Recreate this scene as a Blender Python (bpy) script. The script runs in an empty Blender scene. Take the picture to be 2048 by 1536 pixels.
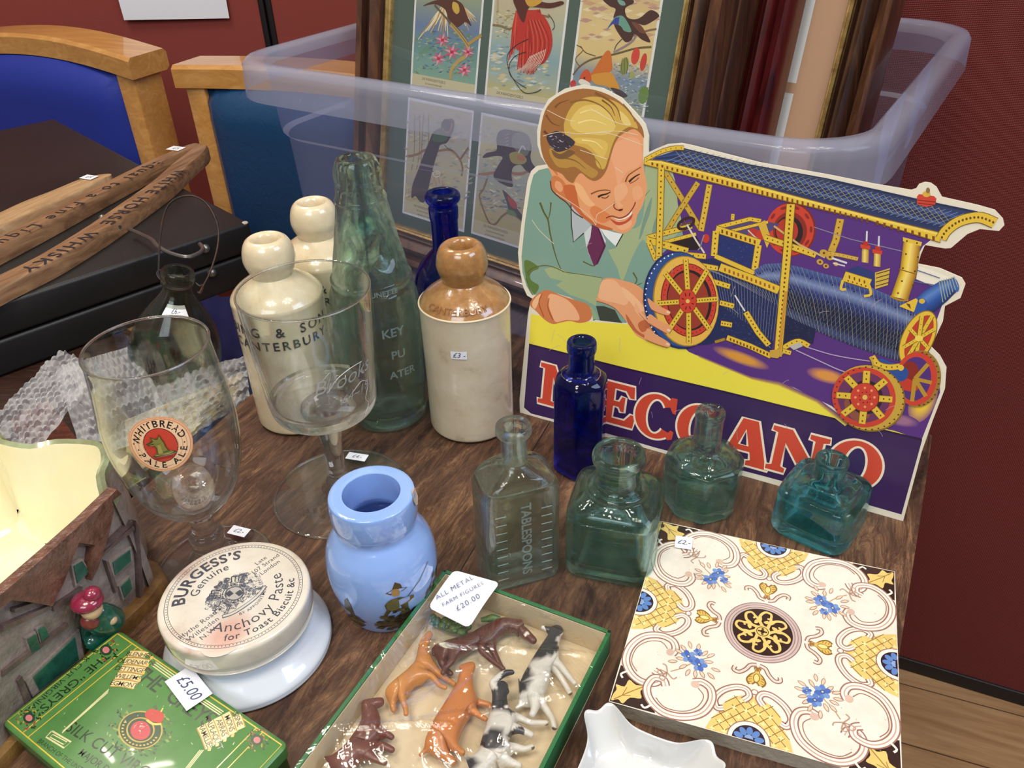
import bpy, bmesh, math, random
from mathutils import Vector, Matrix
from mathutils.geometry import tessellate_polygon
random.seed(7)
PI=math.pi
S=bpy.context.scene
COL=S.collection
# ------------------------------------------------------------------ camera
F=1650.0; PITCH=.591296; ROLL=-.0322514; CAMH=.418107
_f=Vector((0,math.cos(PITCH),-math.sin(PITCH))); _r0=Vector((1,0,0)); _u0=_r0.cross(_f)
_r=_r0*math.cos(ROLL)+_u0*math.sin(ROLL); _u=_u0*math.cos(ROLL)-_r0*math.sin(ROLL)
CAM=Vector((0,0,CAMH))
cd=bpy.data.cameras.new('camera'); cam=bpy.data.objects.new('camera',cd); COL.objects.link(cam)
cd.sensor_width=36; cd.lens=F/2048*36; cd.clip_start=.01; cd.clip_end=30
cam.matrix_world=Matrix(((_r.x,_u.x,-_f.x,0),(_r.y,_u.y,-_f.y,0),(_r.z,_u.z,-_f.z,CAMH),(0,0,0,1)))
S.camera=cam
# ------------------------------------------------------------------ light
S.view_settings.view_transform='Standard'; S.view_settings.look='None'
S.view_settings.gamma=1; S.view_settings.exposure=-0.40
try: S.view_settings.use_curve_mapping=False
except Exception: pass
S.cycles.max_bounces=20; S.cycles.transmission_bounces=20; S.cycles.transparent_max_bounces=40
S.cycles.glossy_bounces=8; S.cycles.diffuse_bounces=4
S.cycles.caustics_reflective=True; S.cycles.caustics_refractive=True
S.cycles.blur_glossy=.5; S.cycles.sample_clamp_indirect=12
S.cycles.use_denoising=True
W=bpy.data.worlds.new('room_light'); S.world=W; W.use_nodes=True
nt=W.node_tree; nt.nodes.clear()
wo=nt.nodes.new('ShaderNodeOutputWorld'); bg=nt.nodes.new('ShaderNodeBackground')
tc=nt.nodes.new('ShaderNodeTexCoord'); sp=nt.nodes.new('ShaderNodeSeparateXYZ')
nt.links.new(tc.outputs['Generated'],sp.inputs[0])
mp=nt.nodes.new('ShaderNodeMapRange'); mp.inputs[1].default_value=-.35; mp.inputs[2].default_value=.9
nt.links.new(sp.outputs['Z'],mp.inputs[0])
cr=nt.nodes.new('ShaderNodeValToRGB'); nt.links.new(mp.outputs[0],cr.inputs[0])
cr.color_ramp.elements[0].position=0; cr.color_ramp.elements[0].color=(.13,.10,.085,1)
cr.color_ramp.elements[1].position=1; cr.color_ramp.elements[1].color=(.50,.46,.42,1)
e=cr.color_ramp.elements.new(.3); e.color=(.26,.23,.21,1)
nt.links.new(cr.outputs[0],bg.inputs[0]); bg.inputs[1].default_value=.95
nt.links.new(bg.outputs[0],wo.inputs[0])
def area(name,loc,target,sx,sy,power,col):
    l=bpy.data.lights.new(name,'AREA'); l.shape='RECTANGLE'; l.size=sx; l.size_y=sy; l.energy=power; l.color=col
    o=bpy.data.objects.new(name,l); COL.objects.link(o); o.location=loc
    o.rotation_euler=(Vector(target)-Vector(loc)).to_track_quat('-Z','Y').to_euler(); return o
area('window_light',(2.3,-.5,2.0),(.1,.6,0),1.4,1.0,46,(.60,.75,1))
area('back_window_light',(-.9,-2.0,2.1),(0,.8,0),1.6,.9,38,(.86,.92,1))
for cx,cy,pw in ((-.42,-.22,1.0),(.55,.1,.75),(-.9,1.1,.9)):
    for k in range(6):
        a=k*PI/3+.3
        area('ceiling_lamp',(cx+.22*math.cos(a),cy+.22*math.sin(a),1.75),(cx+.22*math.cos(a),cy+.22*math.sin(a)+.01,0),.15,.03,3.6*pw,(1,.9,.76)).rotation_euler=(0,0,a)
# ------------------------------------------------------------------ maths on the photographed planes
def ray(x,y): return _f*F+_r*(x-1024)+_u*(768-y)
def at(x,y,z=0.):
    d=ray(x,y); return CAM+d*((z-CAMH)/d.z)
def axz(P,y):
    lo,hi=-.9,.41
    for _ in range(50):
        m=(lo+hi)/2; v=Vector((P[0],P[1],m))-CAM
        if 768-F*v.dot(_u)/v.dot(_f)>y: lo=m
        else: hi=m
    return m
class Plane:
    def __init__(s,O,u,v): s.O=Vector(O); s.u=Vector(u).normalized(); s.v=Vector(v).normalized(); s.n=s.u.cross(s.v)
    def px(s,x,y):
        d=ray(x,y); t=(s.O-CAM).dot(s.n)/d.dot(s.n); X=CAM+d*t-s.O; return (X.dot(s.u),X.dot(s.v))
    def pt(s,u,v,h=0): return s.O+s.u*u+s.v*v+s.n*h
    def pts(s,l): return [s.px(x,y) for x,y in l]
def hplane(z): return Plane((0,0,z),(1,0,0),(0,1,0))
# ------------------------------------------------------------------ colour and materials
def lin(c):
    if isinstance(c,str): c=tuple(int(c[i:i+2],16)/255 for i in (0,2,4))
    return tuple((x/12.92 if x<=.04045 else ((x+.055)/1.055)**2.4) for x in c)
M={}
def base(name):
    m=bpy.data.materials.new(name); m.use_nodes=True; M[name]=m
    return m,m.node_tree,m.node_tree.nodes['Principled BSDF']
def N(t,k,**kw):
    n=t.nodes.new(k)
    for a,b in kw.items(): setattr(n,a,b)
    return n
def ramp(t,fac,stops):
    r=N(t,'ShaderNodeValToRGB'); els=r.color_ramp.elements
    els[0].position=stops[0][0]; els[0].color=(*lin(stops[0][1]),1); els[1].position=stops[-1][0]; els[1].color=(*lin(stops[-1][1]),1)
    for p,c in stops[1:-1]: e=els.new(p); e.color=(*lin(c),1)
    t.links.new(fac,r.inputs[0]); return r.outputs[0]
def noise(t,scale,detail=4,rough=.6,stretch=None,dist=0,rot=0):
    tc=N(t,'ShaderNodeTexCoord'); m0=N(t,'ShaderNodeMapping'); m0.inputs['Rotation'].default_value=(0,0,rot); t.links.new(tc.outputs['Object'],m0.inputs[0])
    mp=N(t,'ShaderNodeMapping'); t.links.new(m0.outputs[0],mp.inputs[0])
    if stretch: mp.inputs['Scale'].default_value=stretch
    n=N(t,'ShaderNodeTexNoise'); n.inputs['Scale'].default_value=scale; n.inputs['Detail'].default_value=detail; n.inputs['Roughness'].default_value=rough
    n.inputs['Distortion'].default_value=dist
    t.links.new(mp.outputs[0],n.inputs['Vector']); return n.outputs['Fac']
def bump(t,b,fac,dist,strength=1):
    n=N(t,'ShaderNodeBump'); n.inputs['Distance'].default_value=dist; n.inputs['Strength'].default_value=strength
    t.links.new(fac,n.inputs['Height']); t.links.new(n.outputs[0],b.inputs['Normal'])
def simple(name,c,rough=.5,metal=0,coat=0,nz=None,bm=None,spec=.5):
    m,t,b=base(name); b.inputs['Base Color'].default_value=(*lin(c),1); b.inputs['Roughness'].default_value=rough; b.inputs['Metallic'].default_value=metal
    b.inputs['Coat Weight'].default_value=coat; b.inputs['Coat Roughness'].default_value=.05; b.inputs['Specular IOR Level'].default_value=spec
    if nz:
        sc,stops=nz[0],nz[1]; f=noise(t,sc,6,.65,nz[2] if len(nz)>2 else None); t.links.new(ramp(t,f,stops),b.inputs['Base Color'])
    if bm: bump(t,b,noise(t,bm[0],4,.6,bm[2] if len(bm)>2 else None),bm[1])
    return m
def glass(name,c,ior=1.5,rough=0,bm=None,thru=.4):
    m,t,b=base(name); b.inputs['Base Color'].default_value=(*c,1); b.inputs['Transmission Weight'].default_value=1
    b.inputs['Roughness'].default_value=rough; b.inputs['IOR'].default_value=ior
    if bm: bump(t,b,noise(t,bm[0],2,.5),bm[1])
    if thru:
        tr=N(t,'ShaderNodeBsdfTransparent'); tr.inputs[0].default_value=(*[x**.5 for x in c],1); mx=N(t,'ShaderNodeMixShader'); mx.inputs[0].default_value=thru
        t.links.new(b.outputs[0],mx.inputs[1]); t.links.new(tr.outputs[0],mx.inputs[2]); t.links.new(mx.outputs[0],t.nodes['Material Output'].inputs[0])
    return m
def art_mat(name,rough=.45,coat=0,speck=0):
    m,t,b=base(name); a=N(t,'ShaderNodeAttribute'); a.attribute_name='Col'
    out=a.outputs['Color']
    if speck:
        mx=N(t,'ShaderNodeMix'); mx.data_type='RGBA'; mx.blend_type='MULTIPLY'; mx.inputs[0].default_value=speck
        t.links.new(out,mx.inputs[6]); t.links.new(ramp(t,noise(t,60,6,.7),[(.25,'8a8072'),(.6,'ffffff')]),mx.inputs[7]); out=mx.outputs[2]
    t.links.new(out,b.inputs['Base Color']); b.inputs['Roughness'].default_value=rough; b.inputs['Coat Weight'].default_value=coat; b.inputs['Coat Roughness'].default_value=.08
    return m
art_mat('print_card',.38,.25); art_mat('print_matt',.6); art_mat('print_glazed',.3,.6,.22); art_mat('print_tin',.3,.3,.25); art_mat('paint_lead',.42,.35,.3); art_mat('print_pot',.3,.8,.12)
simple('paper','eceef6',.6); simple('ink','1c1a22',.6); simple('ink_blue','3a4668',.6)
# ------------------------------------------------------------------ objects
def tag(o,label=None,cat=None,group=None,kind=None):
    if label: o['label']=label
    if cat: o['category']=cat
    if group: o['group']=group
    if kind: o['kind']=kind
    return o
def empty(name,loc,label,cat,group=None,rz=0):
    o=bpy.data.objects.new(name,None); COL.objects.link(o); o.location=loc; o.rotation_euler=(0,0,rz); o.empty_display_size=.01
    return tag(o,label,cat,group)
def link(name,me,mat,parent=None,smooth=None):
    """world-space mesh data -> object; when parented the mesh keeps its world place"""
    mats=mat if isinstance(mat,(list,tuple)) else [mat]
    for x in mats: me.materials.append(M[x] if isinstance(x,str) else x)
    o=bpy.data.objects.new(name,me); COL.objects.link(o)
    if parent:
        o.parent=parent
        root=parent
        bpy.context.view_layer.update()
        me.transform(parent.matrix_world.inverted())
    return o
def setorigin(o,loc):
    loc=Vector(loc); o.data.transform(Matrix.Translation(-loc)); o.location=loc; return o
def fin(bm,name,smooth=40):
    bmesh.ops.recalc_face_normals(bm,faces=bm.faces)
    return fin0(bm,name,smooth)
def fin0(bm,name,smooth=40):
    if smooth:
        for f in bm.faces: f.smooth=True
        for e in bm.edges:
            if len(e.link_faces)==2 and e.calc_face_angle(0)>math.radians(smooth): e.smooth=False
    me=bpy.data.meshes.new(name); bm.to_mesh(me); bm.free(); return me
def obj(name,bm,mat,parent=None,smooth=40): return link(name,fin(bm,name,smooth),mat,parent)
def catmull(P,n=6,closed=False):
    out=[]; L=len(P); rng=range(L) if closed else range(L-1)
    for i in rng:
        p1,p2=P[i],P[(i+1)%L]; p0=P[(i-1)%L] if closed or i>0 else p1; p3=P[(i+2)%L] if closed or i+2<L else p2
        for k in range(n):
            t=k/n
            out.append(tuple(.5*((2*b)+(-a+c)*t+(2*a-5*b+4*c-d)*t*t+(-a+3*b-3*c+d)*t**3) for a,b,c,d in zip(p0,p1,p2,p3)))
    if not closed: out.append(tuple(P[-1]))
    return out
def ringpt(th,a,b,kind):
    c,s=math.cos(th),math.sin(th)
    if isinstance(kind,tuple):   # polygon with rounded corners: ('p',sides,blend,phase)
        n=kind[1]; w=2*PI/n; t=((th+kind[3])%w)-w/2; r=math.cos(w/2)/math.cos(t); r=min(r,.985)*kind[2]+(1-kind[2])
        return (a*c*r,b*s*r)
    r=(abs(c)**kind+abs(s)**kind)**(-1/kind)
    return (a*c*r,b*s*r)
def lathe(root,prof,mat,cuts=None,seg=72,rz=0,deform=None,names=None,angle=45):
    """prof: list of (a,b,kind,z) rings, first and last closed when a is 0. cuts: [(index,name)] parts between ring indices."""
    rings=[]
    for a,b,kind,z in prof:
        if a<=1e-6: rings.append([Vector((0,0,z))]); continue
        R=[]
        for k in range(seg):
            th=2*PI*k/seg
            if not isinstance(kind,tuple) and kind!=2:
                # even out superellipse sampling
                th2=th
            x,y=ringpt(th,a,b,kind); p=Vector((x,y,z))
            if deform: p=deform(p,th)
            R.append(p)
        rings.append(R)
    cuts=cuts or [(len(prof)-1,names or 'body')]
    rot=Matrix.Rotation(rz,3,'Z'); out=[]; parts={}
    lo=0
    for hi,nm in cuts:
        parts.setdefault(nm,[]).append((lo,hi)); lo=hi
    for nm,rngs in parts.items():
        bm=bmesh.new(); cache={}
        def V(i):
            if i not in cache: cache[i]=[bm.verts.new(rot@p) for p in rings[i]]
            return cache[i]
        for lo,hi in rngs:
            for i in range(lo,hi):
                A,B=V(i),V(i+1)
                if len(A)==1 and len(B)==1: continue
                for k in range(seg):
                    k2=(k+1)%seg
                    if len(A)==1: bm.faces.new((A[0],B[k2],B[k]))
                    elif len(B)==1: bm.faces.new((A[k],A[k2],B[0]))
                    else: bm.faces.new((A[k],A[k2],B[k2],B[k]))
        me=fin0(bm,nm,angle)
        mt=mat[nm] if isinstance(mat,dict) else mat
        for x in (mt if isinstance(mt,(list,tuple)) else [mt]): me.materials.append(M[x])
        o=bpy.data.objects.new(nm,me); COL.objects.link(o); o.parent=root; out.append(o)
    return out
def rp(pts,n=5,kind=2):
    """round profile from (r,z); consecutive duplicates make a sharp corner"""
    segs=[[pts[0]]]
    for p in pts[1:]:
        if p==segs[-1][-1]: segs.append([p])
        else: segs[-1].append(p)
    out=[]
    for s in segs:
        c=catmull(s,n) if len(s)>2 else s
        if out and c and abs(out[-1][0]-c[0][0])<1e-9 and abs(out[-1][1]-c[0][1])<1e-9: c=c[1:]
        out+=c
    return [(max(r,0),max(r,0),kind,z) for r,z in out]
def tube(bm,pts,r,seg=8,cap=True,closed=False):
    P=[Vector(p) for p in pts]; rings=[]; up=None; n=len(P)
    rr=r if isinstance(r,(list,tuple)) else [r]*n
    for i,p in enumerate(P):
        a=P[(i-1)%n] if closed or i>0 else P[i]; b=P[(i+1)%n] if closed or i<n-1 else P[i]
        t=(b-a)
        if t.length<1e-9: t=Vector((0,0,1))
        t.normalize()
        if up is None: up=t.orthogonal().normalized()
        up=(up-t*up.dot(t)).normalized(); w=t.cross(up)
        rings.append([bm.verts.new(p+(up*math.cos(2*PI*k/seg)+w*math.sin(2*PI*k/seg))*rr[i]) for k in range(seg)])
    m=n if closed else n-1
    for i in range(m):
        A,B=rings[i],rings[(i+1)%n]
        for k in range(seg): bm.faces.new((A[k],A[(k+1)%seg],B[(k+1)%seg],B[k]))
    if cap and not closed: bm.faces.new(rings[0][::-1]); bm.faces.new(rings[-1])
def prism(bm,poly,z0,z1=None,fn=None):
    """extrude a 2D polygon between heights; fn(u,v,h)->world"""
    fn=fn or (lambda u,v,h:Vector((u,v,h)))
    A=[bm.verts.new(fn(u,v,z0)) for u,v in poly]; B=[bm.verts.new(fn(u,v,z1)) for u,v in poly]; n=len(poly)
    for k in range(n): bm.faces.new((A[k],A[(k+1)%n],B[(k+1)%n],B[k]))
    for tri in tessellate_polygon([[Vector((u,v,0)) for u,v in poly]]):
        try: bm.faces.new([B[i] for i in tri]); bm.faces.new([A[i] for i in tri][::-1])
        except ValueError: pass
def box(bm,c,s,fn=None,bev=0,rot=None):
    g=bmesh.ops.create_cube(bm,size=1); vs=g['verts']
    for v in vs:
        v.co=Vector((v.co.x*s[0],v.co.y*s[1],v.co.z*s[2]))
    if bev:
        es=list({e for v in vs for e in v.link_edges}); r=bmesh.ops.bevel(bm,geom=es,offset=bev,segments=3,affect='EDGES',profile=.5); vs=list({v for f in r['faces'] for v in f.verts}|{v for v in vs if v.is_valid})
    for v in vs:
        p=v.co
        if rot: p=rot@p
        p=p+Vector(c); v.co=fn(p) if fn else p
# ------------------------------------------------------------------ printed pictures
def smooth(P,n=5): return catmull(P,n,True)
def ell(cx,cy,rx,ry=None,rot=0,n=36,a0=0,a1=360):
    ry=rx if ry is None else ry; c,s=math.cos(math.radians(rot)),math.sin(math.radians(rot)); full=abs(a1-a0)>=360
    out=[]
    for k in range(n if full else n+1):
        t=math.radians(a0+(a1-a0)*k/n); x,y=rx*math.cos(t),ry*math.sin(t); out.append((cx+x*c-y*s,cy+x*s+y*c))
    return out
class Art:
    """coloured flat shapes laid over each other in one mesh; later shapes lie on top"""
    def __init__(s,tr=None): s.B=[]; s.V=[]; s.Fc=[]; s.C=[]; s.lv=0; s.tr=tr or (lambda p:p)
    def up(s): pass
    def raw(s,vs,fs,cols):
        x0=min(p[0] for p in vs); x1=max(p[0] for p in vs); y0=min(p[1] for p in vs); y1=max(p[1] for p in vs)
        lv=0
        for a0,a1,b0,b1,l in s.B:
            if l>=lv and a0<x1 and a1>x0 and b0<y1 and b1>y0: lv=l+1
        s.B.append((x0,x1,y0,y1,lv)); s.lv=max(s.lv,lv)
        b=len(s.V); s.V+=[(x,y,lv) for x,y in vs]; s.C+=cols
        s.Fc+=[tuple(b+i for i in f) for f in fs]
    def poly(s,P,c,pre=False):
        P=P if pre else [s.tr(p) for p in P]; c=lin(c)
        s.raw(P,tessellate_polygon([[Vector((x,y,0)) for x,y in P]]),[c]*len(P))
    def blob(s,P,c,n=5): s.poly(catmull(P,n,True),c)
    def stroke(s,P,w,c,n=0,w1=None,closed=False,cap=0):
        if n: P=catmull(P,n,closed)
        Q=[s.tr(p) for p in P]; L=len(Q)
        if L<2: return
        # width scale of the mapping
        k=s.k if hasattr(s,'k') else 1
        vs=[];
        for i,(x,y) in enumerate(Q):
            a=Q[(i-1)%L] if closed or i>0 else Q[i]; b=Q[(i+1)%L] if closed or i<L-1 else Q[i]
            dx,dy=b[0]-a[0],b[1]-a[1]; d=math.hypot(dx,dy) or 1; t=i/(L-1)
            ww=(w+(w1-w)*t if w1 is not None else w)*k/2
            vs+=[(x-dy/d*ww,y+dx/d*ww),(x+dy/d*ww,y-dx/d*ww)]
        m=L if closed else L-1
        fs=[(2*i,2*i+1,(2*i+3)%(2*L),(2*i+2)%(2*L)) for i in range(m)]
        s.raw(vs,fs,[lin(c)]*len(vs))
    def grad(s,A,B,stops):
        """strip between polylines A and B (same length), colours by stops [(t,c)]"""
        A=[s.tr(p) for p in A]; B=[s.tr(p) for p in B]; n=len(A); vs=[];cs=[]
        for t,c in stops:
            for a,b in zip(A,B): vs.append((a[0]+(b[0]-a[0])*t,a[1]+(b[1]-a[1])*t)); cs.append(lin(c))
        fs=[(j*n+i,j*n+i+1,(j+1)*n+i+1,(j+1)*n+i) for j in range(len(stops)-1) for i in range(n-1)]
        s.raw(vs,fs,cs)
    def glow(s,cx,cy,rx,ry,rot,c0,c1,n=28):
        vs=[s.tr((cx,cy))];cs=[lin(c0)]
        for f,c in ((.45,c0),(1,c1)):
            vs+=[s.tr(p) for p in ell(cx,cy,rx*f,ry*f,rot,n)]; cs+=[lin(c)]*n
        fs=[(0,1+k,1+(k+1)%n) for k in range(n)]+[(1+k,1+n+k,1+n+(k+1)%n,1+(k+1)%n) for k in range(n)]
        s.raw(vs,fs,cs)
    def text(s,txt,size,c,fn,bold=0,align='CENTER',spacing=1,shear=0):
        vs,fs=textmesh(txt,size,bold,align,spacing,shear); s.raw([fn(x,y) for x,y in vs],fs,[lin(c)]*len(vs))
    def build(s,name,place,mat,parent,eps=4e-5,base=4e-5):
        """place(x,y,h)->world"""
        me=bpy.data.meshes.new(name)
        P=[place(x,y,base+l*eps) for x,y,l in s.V]
        me.from_pydata([tuple(p) for p in P],[],s.Fc)
        ca=me.color_attributes.new('Col','FLOAT_COLOR','POINT')
        flat=[]
        for c in s.C: flat+=[*c,1.]
        ca.data.foreach_set('color',flat)
        me.validate(); me.update()
        bm=bmesh.new(); bm.from_mesh(me)
        # make every face look away from the surface
        cen={}
        for f in bm.faces:
            if f.calc_area()<1e-14: continue
        bm.to_mesh(me); bm.free()
        return link(name,me,mat,parent)
_tc={}
def textmesh(txt,size,bold=0,align='CENTER',spacing=1,shear=0):
    key=(txt,round(bold,4),align,spacing,shear)
    if key not in _tc:
        cu=bpy.data.curves.new('t','FONT'); cu.body=txt; cu.size=1; cu.offset=bold; cu.align_x=align; cu.align_y='CENTER'; cu.resolution_u=3; cu.space_character=spacing; cu.shear=shear
        o=bpy.data.objects.new('t',cu); COL.objects.link(o); bpy.context.view_layer.update()
        me=o.evaluated_get(bpy.context.evaluated_depsgraph_get()).to_mesh()
        vs=[(v.co.x,v.co.y) for v in me.vertices]; fs=[tuple(p.vertices) for p in me.polygons]
        bpy.data.objects.remove(o); bpy.data.curves.remove(cu); _tc[key]=(vs,fs)
    vs,fs=_tc[key]; return [(x*size,y*size) for x,y in vs],fs
def textobj(name,txt,size,fn,mat,parent,bold=0,align='CENTER',spacing=1,shear=0,thick=0):
    """text laid on a surface by fn(x,y)->world"""
    vs,fs=textmesh(txt,size,bold,align,spacing,shear)
    me=bpy.data.meshes.new(name); me.from_pydata([tuple(fn(x,y)) for x,y in vs],[],fs); me.update()
    return link(name,me,mat,parent)
def along(A,B,dy=0,up=None):
    """text frame in plane coordinates: origin halfway A-B, x along A->B"""
    ax,ay=A; bx,by=B; d=math.hypot(bx-ax,by-ay); c,s=(bx-ax)/d,(by-ay)/d; ox,oy=(ax+bx)/2,(ay+by)/2
    return lambda x,y:(ox+x*c-(y+dy)*s,oy+x*s+(y+dy)*c)
def sticker(parent,place,w,h,txt,name='price_sticker',size=None,ink='ink_blue',rows=None,curl=0):
    """place(u,v,h)->world, centred"""
    bm=bmesh.new(); n=6; g=[[bm.verts.new(place((i/n-.5)*w,(j-.5)*h,.00015)) for j in (0,1)] for i in range(n+1)]
    for i in range(n): bm.faces.new((g[i][0],g[i+1][0],g[i+1][1],g[i][1]))
    o=link(name,fin0(bm,name,0),'paper',parent)
    textobj('price_writing',txt,size or h*.62,lambda x,y:place(x,y,.0003),ink,o,shear=.25)
    return o
# ================================================================== materials of the place
def wood(name,stops,scale=9,stretch=(1,14,14),rough=.4,rot=0,bumpd=.0004,coat=0,dist=1.5):
    m,t,b=base(name); f=noise(t,scale,7,.62,stretch,dist,rot); t.links.new(ramp(t,f,stops),b.inputs['Base Color'])
    b.inputs['Roughness'].default_value=rough; b.inputs['Coat Weight'].default_value=coat; bump(t,b,f,bumpd); return m
# worn dark table top: grain running along the table, pale scuffs where the varnish is gone
m,t,b=base('worn_dark_wood')
g1=noise(t,5,8,.72,(2.0,14,3),1.6,math.radians(-28)+PI/2*0+math.radians(-37)); g2=noise(t,8,6,.75,(.8,1.6,1),.8,math.radians(-65)); g3=noise(t,16,8,.85,(1.2,6,1),.8,math.radians(-65))
c1=ramp(t,g1,[(.3,'1d120e'),(.45,'3c2820'),(.58,'5c4232'),(.75,'7c5c42')]); c2=ramp(t,g3,[(.32,'2a1a13'),(.48,'54392a'),(.6,'866448'),(.75,'b8966c')])
mx=N(t,'ShaderNodeMix',data_type='RGBA'); t.links.new(ramp(t,g2,[(.40,'000000'),(.58,'ffffff')]),mx.inputs[0]); t.links.new(c1,mx.inputs[6]); t.links.new(c2,mx.inputs[7])
t.links.new(mx.outputs[2],b.inputs['Base Color']); b.inputs['Roughness'].default_value=.5; b.inputs['Specular IOR Level'].default_value=.35; bump(t,b,g3,.0004)
wood('table_edge_wood',[(.3,'1e130f'),(.7,'4a3024')],20)
wood('honey_wood',[(.3,'b98142'),(.5,'c8914e'),(.75,'d9a562')],6,(1,9,9),.32,coat=.5,bumpd=.0001)
wood('yoke_wood',[(.25,'4f3522'),(.45,'7c5a3e'),(.6,'94704f'),(.8,'ad8a66')],9,(1.1,15,8),.5,rot=-1.19,bumpd=.0003)
wood('pale_yoke_wood',[(.25,'8a6646'),(.5,'b08c64'),(.8,'cbb08a')],9,(1.1,15,8),.5,rot=-1.19,bumpd=.0003)
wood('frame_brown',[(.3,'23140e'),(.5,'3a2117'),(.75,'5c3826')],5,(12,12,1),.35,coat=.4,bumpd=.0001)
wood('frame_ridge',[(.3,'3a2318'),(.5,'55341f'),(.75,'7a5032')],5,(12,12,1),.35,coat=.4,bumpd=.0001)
wood('frame_red',[(.3,'2c0a0b'),(.5,'480f12'),(.75,'5e191a')],5,(12,12,1),.3,coat=.5,bumpd=.0001)
wood('mahogany',[(.3,'3a170c'),(.5,'55240f'),(.75,'6d3418')],15,(1,8,8),.25,coat=.6)
simple('gold_slip','b09254',.35,.65,nz=(90,[(.3,'8a6a34'),(.6,'d0b070')]))
simple('case_black','151415',.45,bm=(350,.0002),nz=(6,[(.3,'101010'),(.7,'1e1c1c')]))
simple('steel','8b8a88',.35,.9); simple('rusty_wire','3a3432',.5,.6,nz=(60,[(.4,'2c2a2a'),(.7,'54392c')]))
def weave(name,c0,c1,sc=700):
    m,t,b=base(name); tc=N(t,'ShaderNodeTexCoord'); 
    w=N(t,'ShaderNodeTexWave'); w.inputs['Scale'].default_value=sc*.24; w.bands_direction='X'; t.links.new(tc.outputs['Object'],w.inputs[0]); w.inputs['Distortion'].default_value=.8
    w2=N(t,'ShaderNodeTexWave'); w2.inputs['Scale'].default_value=sc*.24; w2.bands_direction='Z'; t.links.new(tc.outputs['Object'],w2.inputs[0]); w2.inputs['Distortion'].default_value=.8
    mu=N(t,'ShaderNodeMath',operation='MULTIPLY'); t.links.new(w.outputs['Fac'],mu.inputs[0]); t.links.new(w2.outputs['Fac'],mu.inputs[1])
    t.links.new(ramp(t,mu.outputs[0],[(0,c0),(.8,c1)]),b.inputs['Base Color']); b.inputs['Roughness'].default_value=.9; b.inputs['Specular IOR Level'].default_value=.15
    bump(t,b,mu.outputs[0],.0008)
weave('maroon_cloth','5e2a2a','9c4c46'); simple('maroon_board','8a3a32',.8,bm=(400,.0003))
simple('black_trim','141012',.5)
def leather(name,c):
    m,t,b=base(name); b.inputs['Base Color'].default_value=(*lin(c),1); b.inputs['Roughness'].default_value=.35
    v=N(t,'ShaderNodeTexNoise'); v.inputs['Scale'].default_value=45; v.inputs['Detail'].default_value=5; v.inputs['Distortion'].default_value=2
    tc=N(t,'ShaderNodeTexCoord'); t.links.new(tc.outputs['Object'],v.inputs['Vector']); bump(t,b,v.outputs['Fac'],.0015,.6)
simple('royal_blue_cloth','1b3196',.55,bm=(900,.0003)); leather('navy_vinyl','17416b'); simple('dark_blue_cloth','0c1556',.7)
# laminate floor
m,t,b=base('laminate'); tc=N(t,'ShaderNodeTexCoord'); mp=N(t,'ShaderNodeMapping'); mp.inputs['Rotation'].default_value=(0,0,math.radians(22)); t.links.new(tc.outputs['Object'],mp.inputs[0])
br=N(t,'ShaderNodeTexBrick'); br.inputs['Scale'].default_value=1; br.inputs['Brick Width'].default_value=.9; br.inputs['Row Height'].default_value=.115; br.inputs['Mortar Size'].default_value=.0012; br.offset=.4
br.inputs['Color1'].default_value=(*lin('b58f66'),1); br.inputs['Color2'].default_value=(*lin('a9855f'),1); br.inputs['Mortar'].default_value=(*lin('5d4632'),1); t.links.new(mp.outputs[0],br.inputs['Vector'])
mx=N(t,'ShaderNodeMix',data_type='RGBA',blend_type='MULTIPLY'); mx.inputs[0].default_value=.6; t.links.new(br.outputs['Color'],mx.inputs[6]); t.links.new(ramp(t,noise(t,5,6,.6,(1.5,16,1),.6,math.radians(22)),[(.3,'b9a48c'),(.65,'ffffff')]),mx.inputs[7])
t.links.new(mx.outputs[2],b.inputs['Base Color']); b.inputs['Roughness'].default_value=.4
# cloudy polypropylene: light passes, the milkiness scatters some of it
def cloudy(name,c,clear,rough=.25,tint='eef0ff'):
    m,t,b=base(name); out=t.nodes['Material Output']; b.inputs['Base Color'].default_value=(*lin(c),1); b.inputs['Roughness'].default_value=rough; b.inputs['Specular IOR Level'].default_value=.6
    tl=N(t,'ShaderNodeBsdfTranslucent'); tl.inputs[0].default_value=(*lin(c),1); m1=N(t,'ShaderNodeMixShader'); m1.inputs[0].default_value=.4; t.links.new(b.outputs[0],m1.inputs[1]); t.links.new(tl.outputs[0],m1.inputs[2])
    tr=N(t,'ShaderNodeBsdfTransparent'); tr.inputs[0].default_value=(*lin(tint),1); m2=N(t,'ShaderNodeMixShader'); m2.inputs[0].default_value=clear
    t.links.new(m1.outputs[0],m2.inputs[1]); t.links.new(tr.outputs[0],m2.inputs[2]); t.links.new(m2.outputs[0],out.inputs[0])
cloudy('plastic_wall','bcc0da',.84); cloudy('plastic_rim','d0d4e8',.58,.12); cloudy('plastic_panel','ced2ea',.5,.3)
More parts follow.
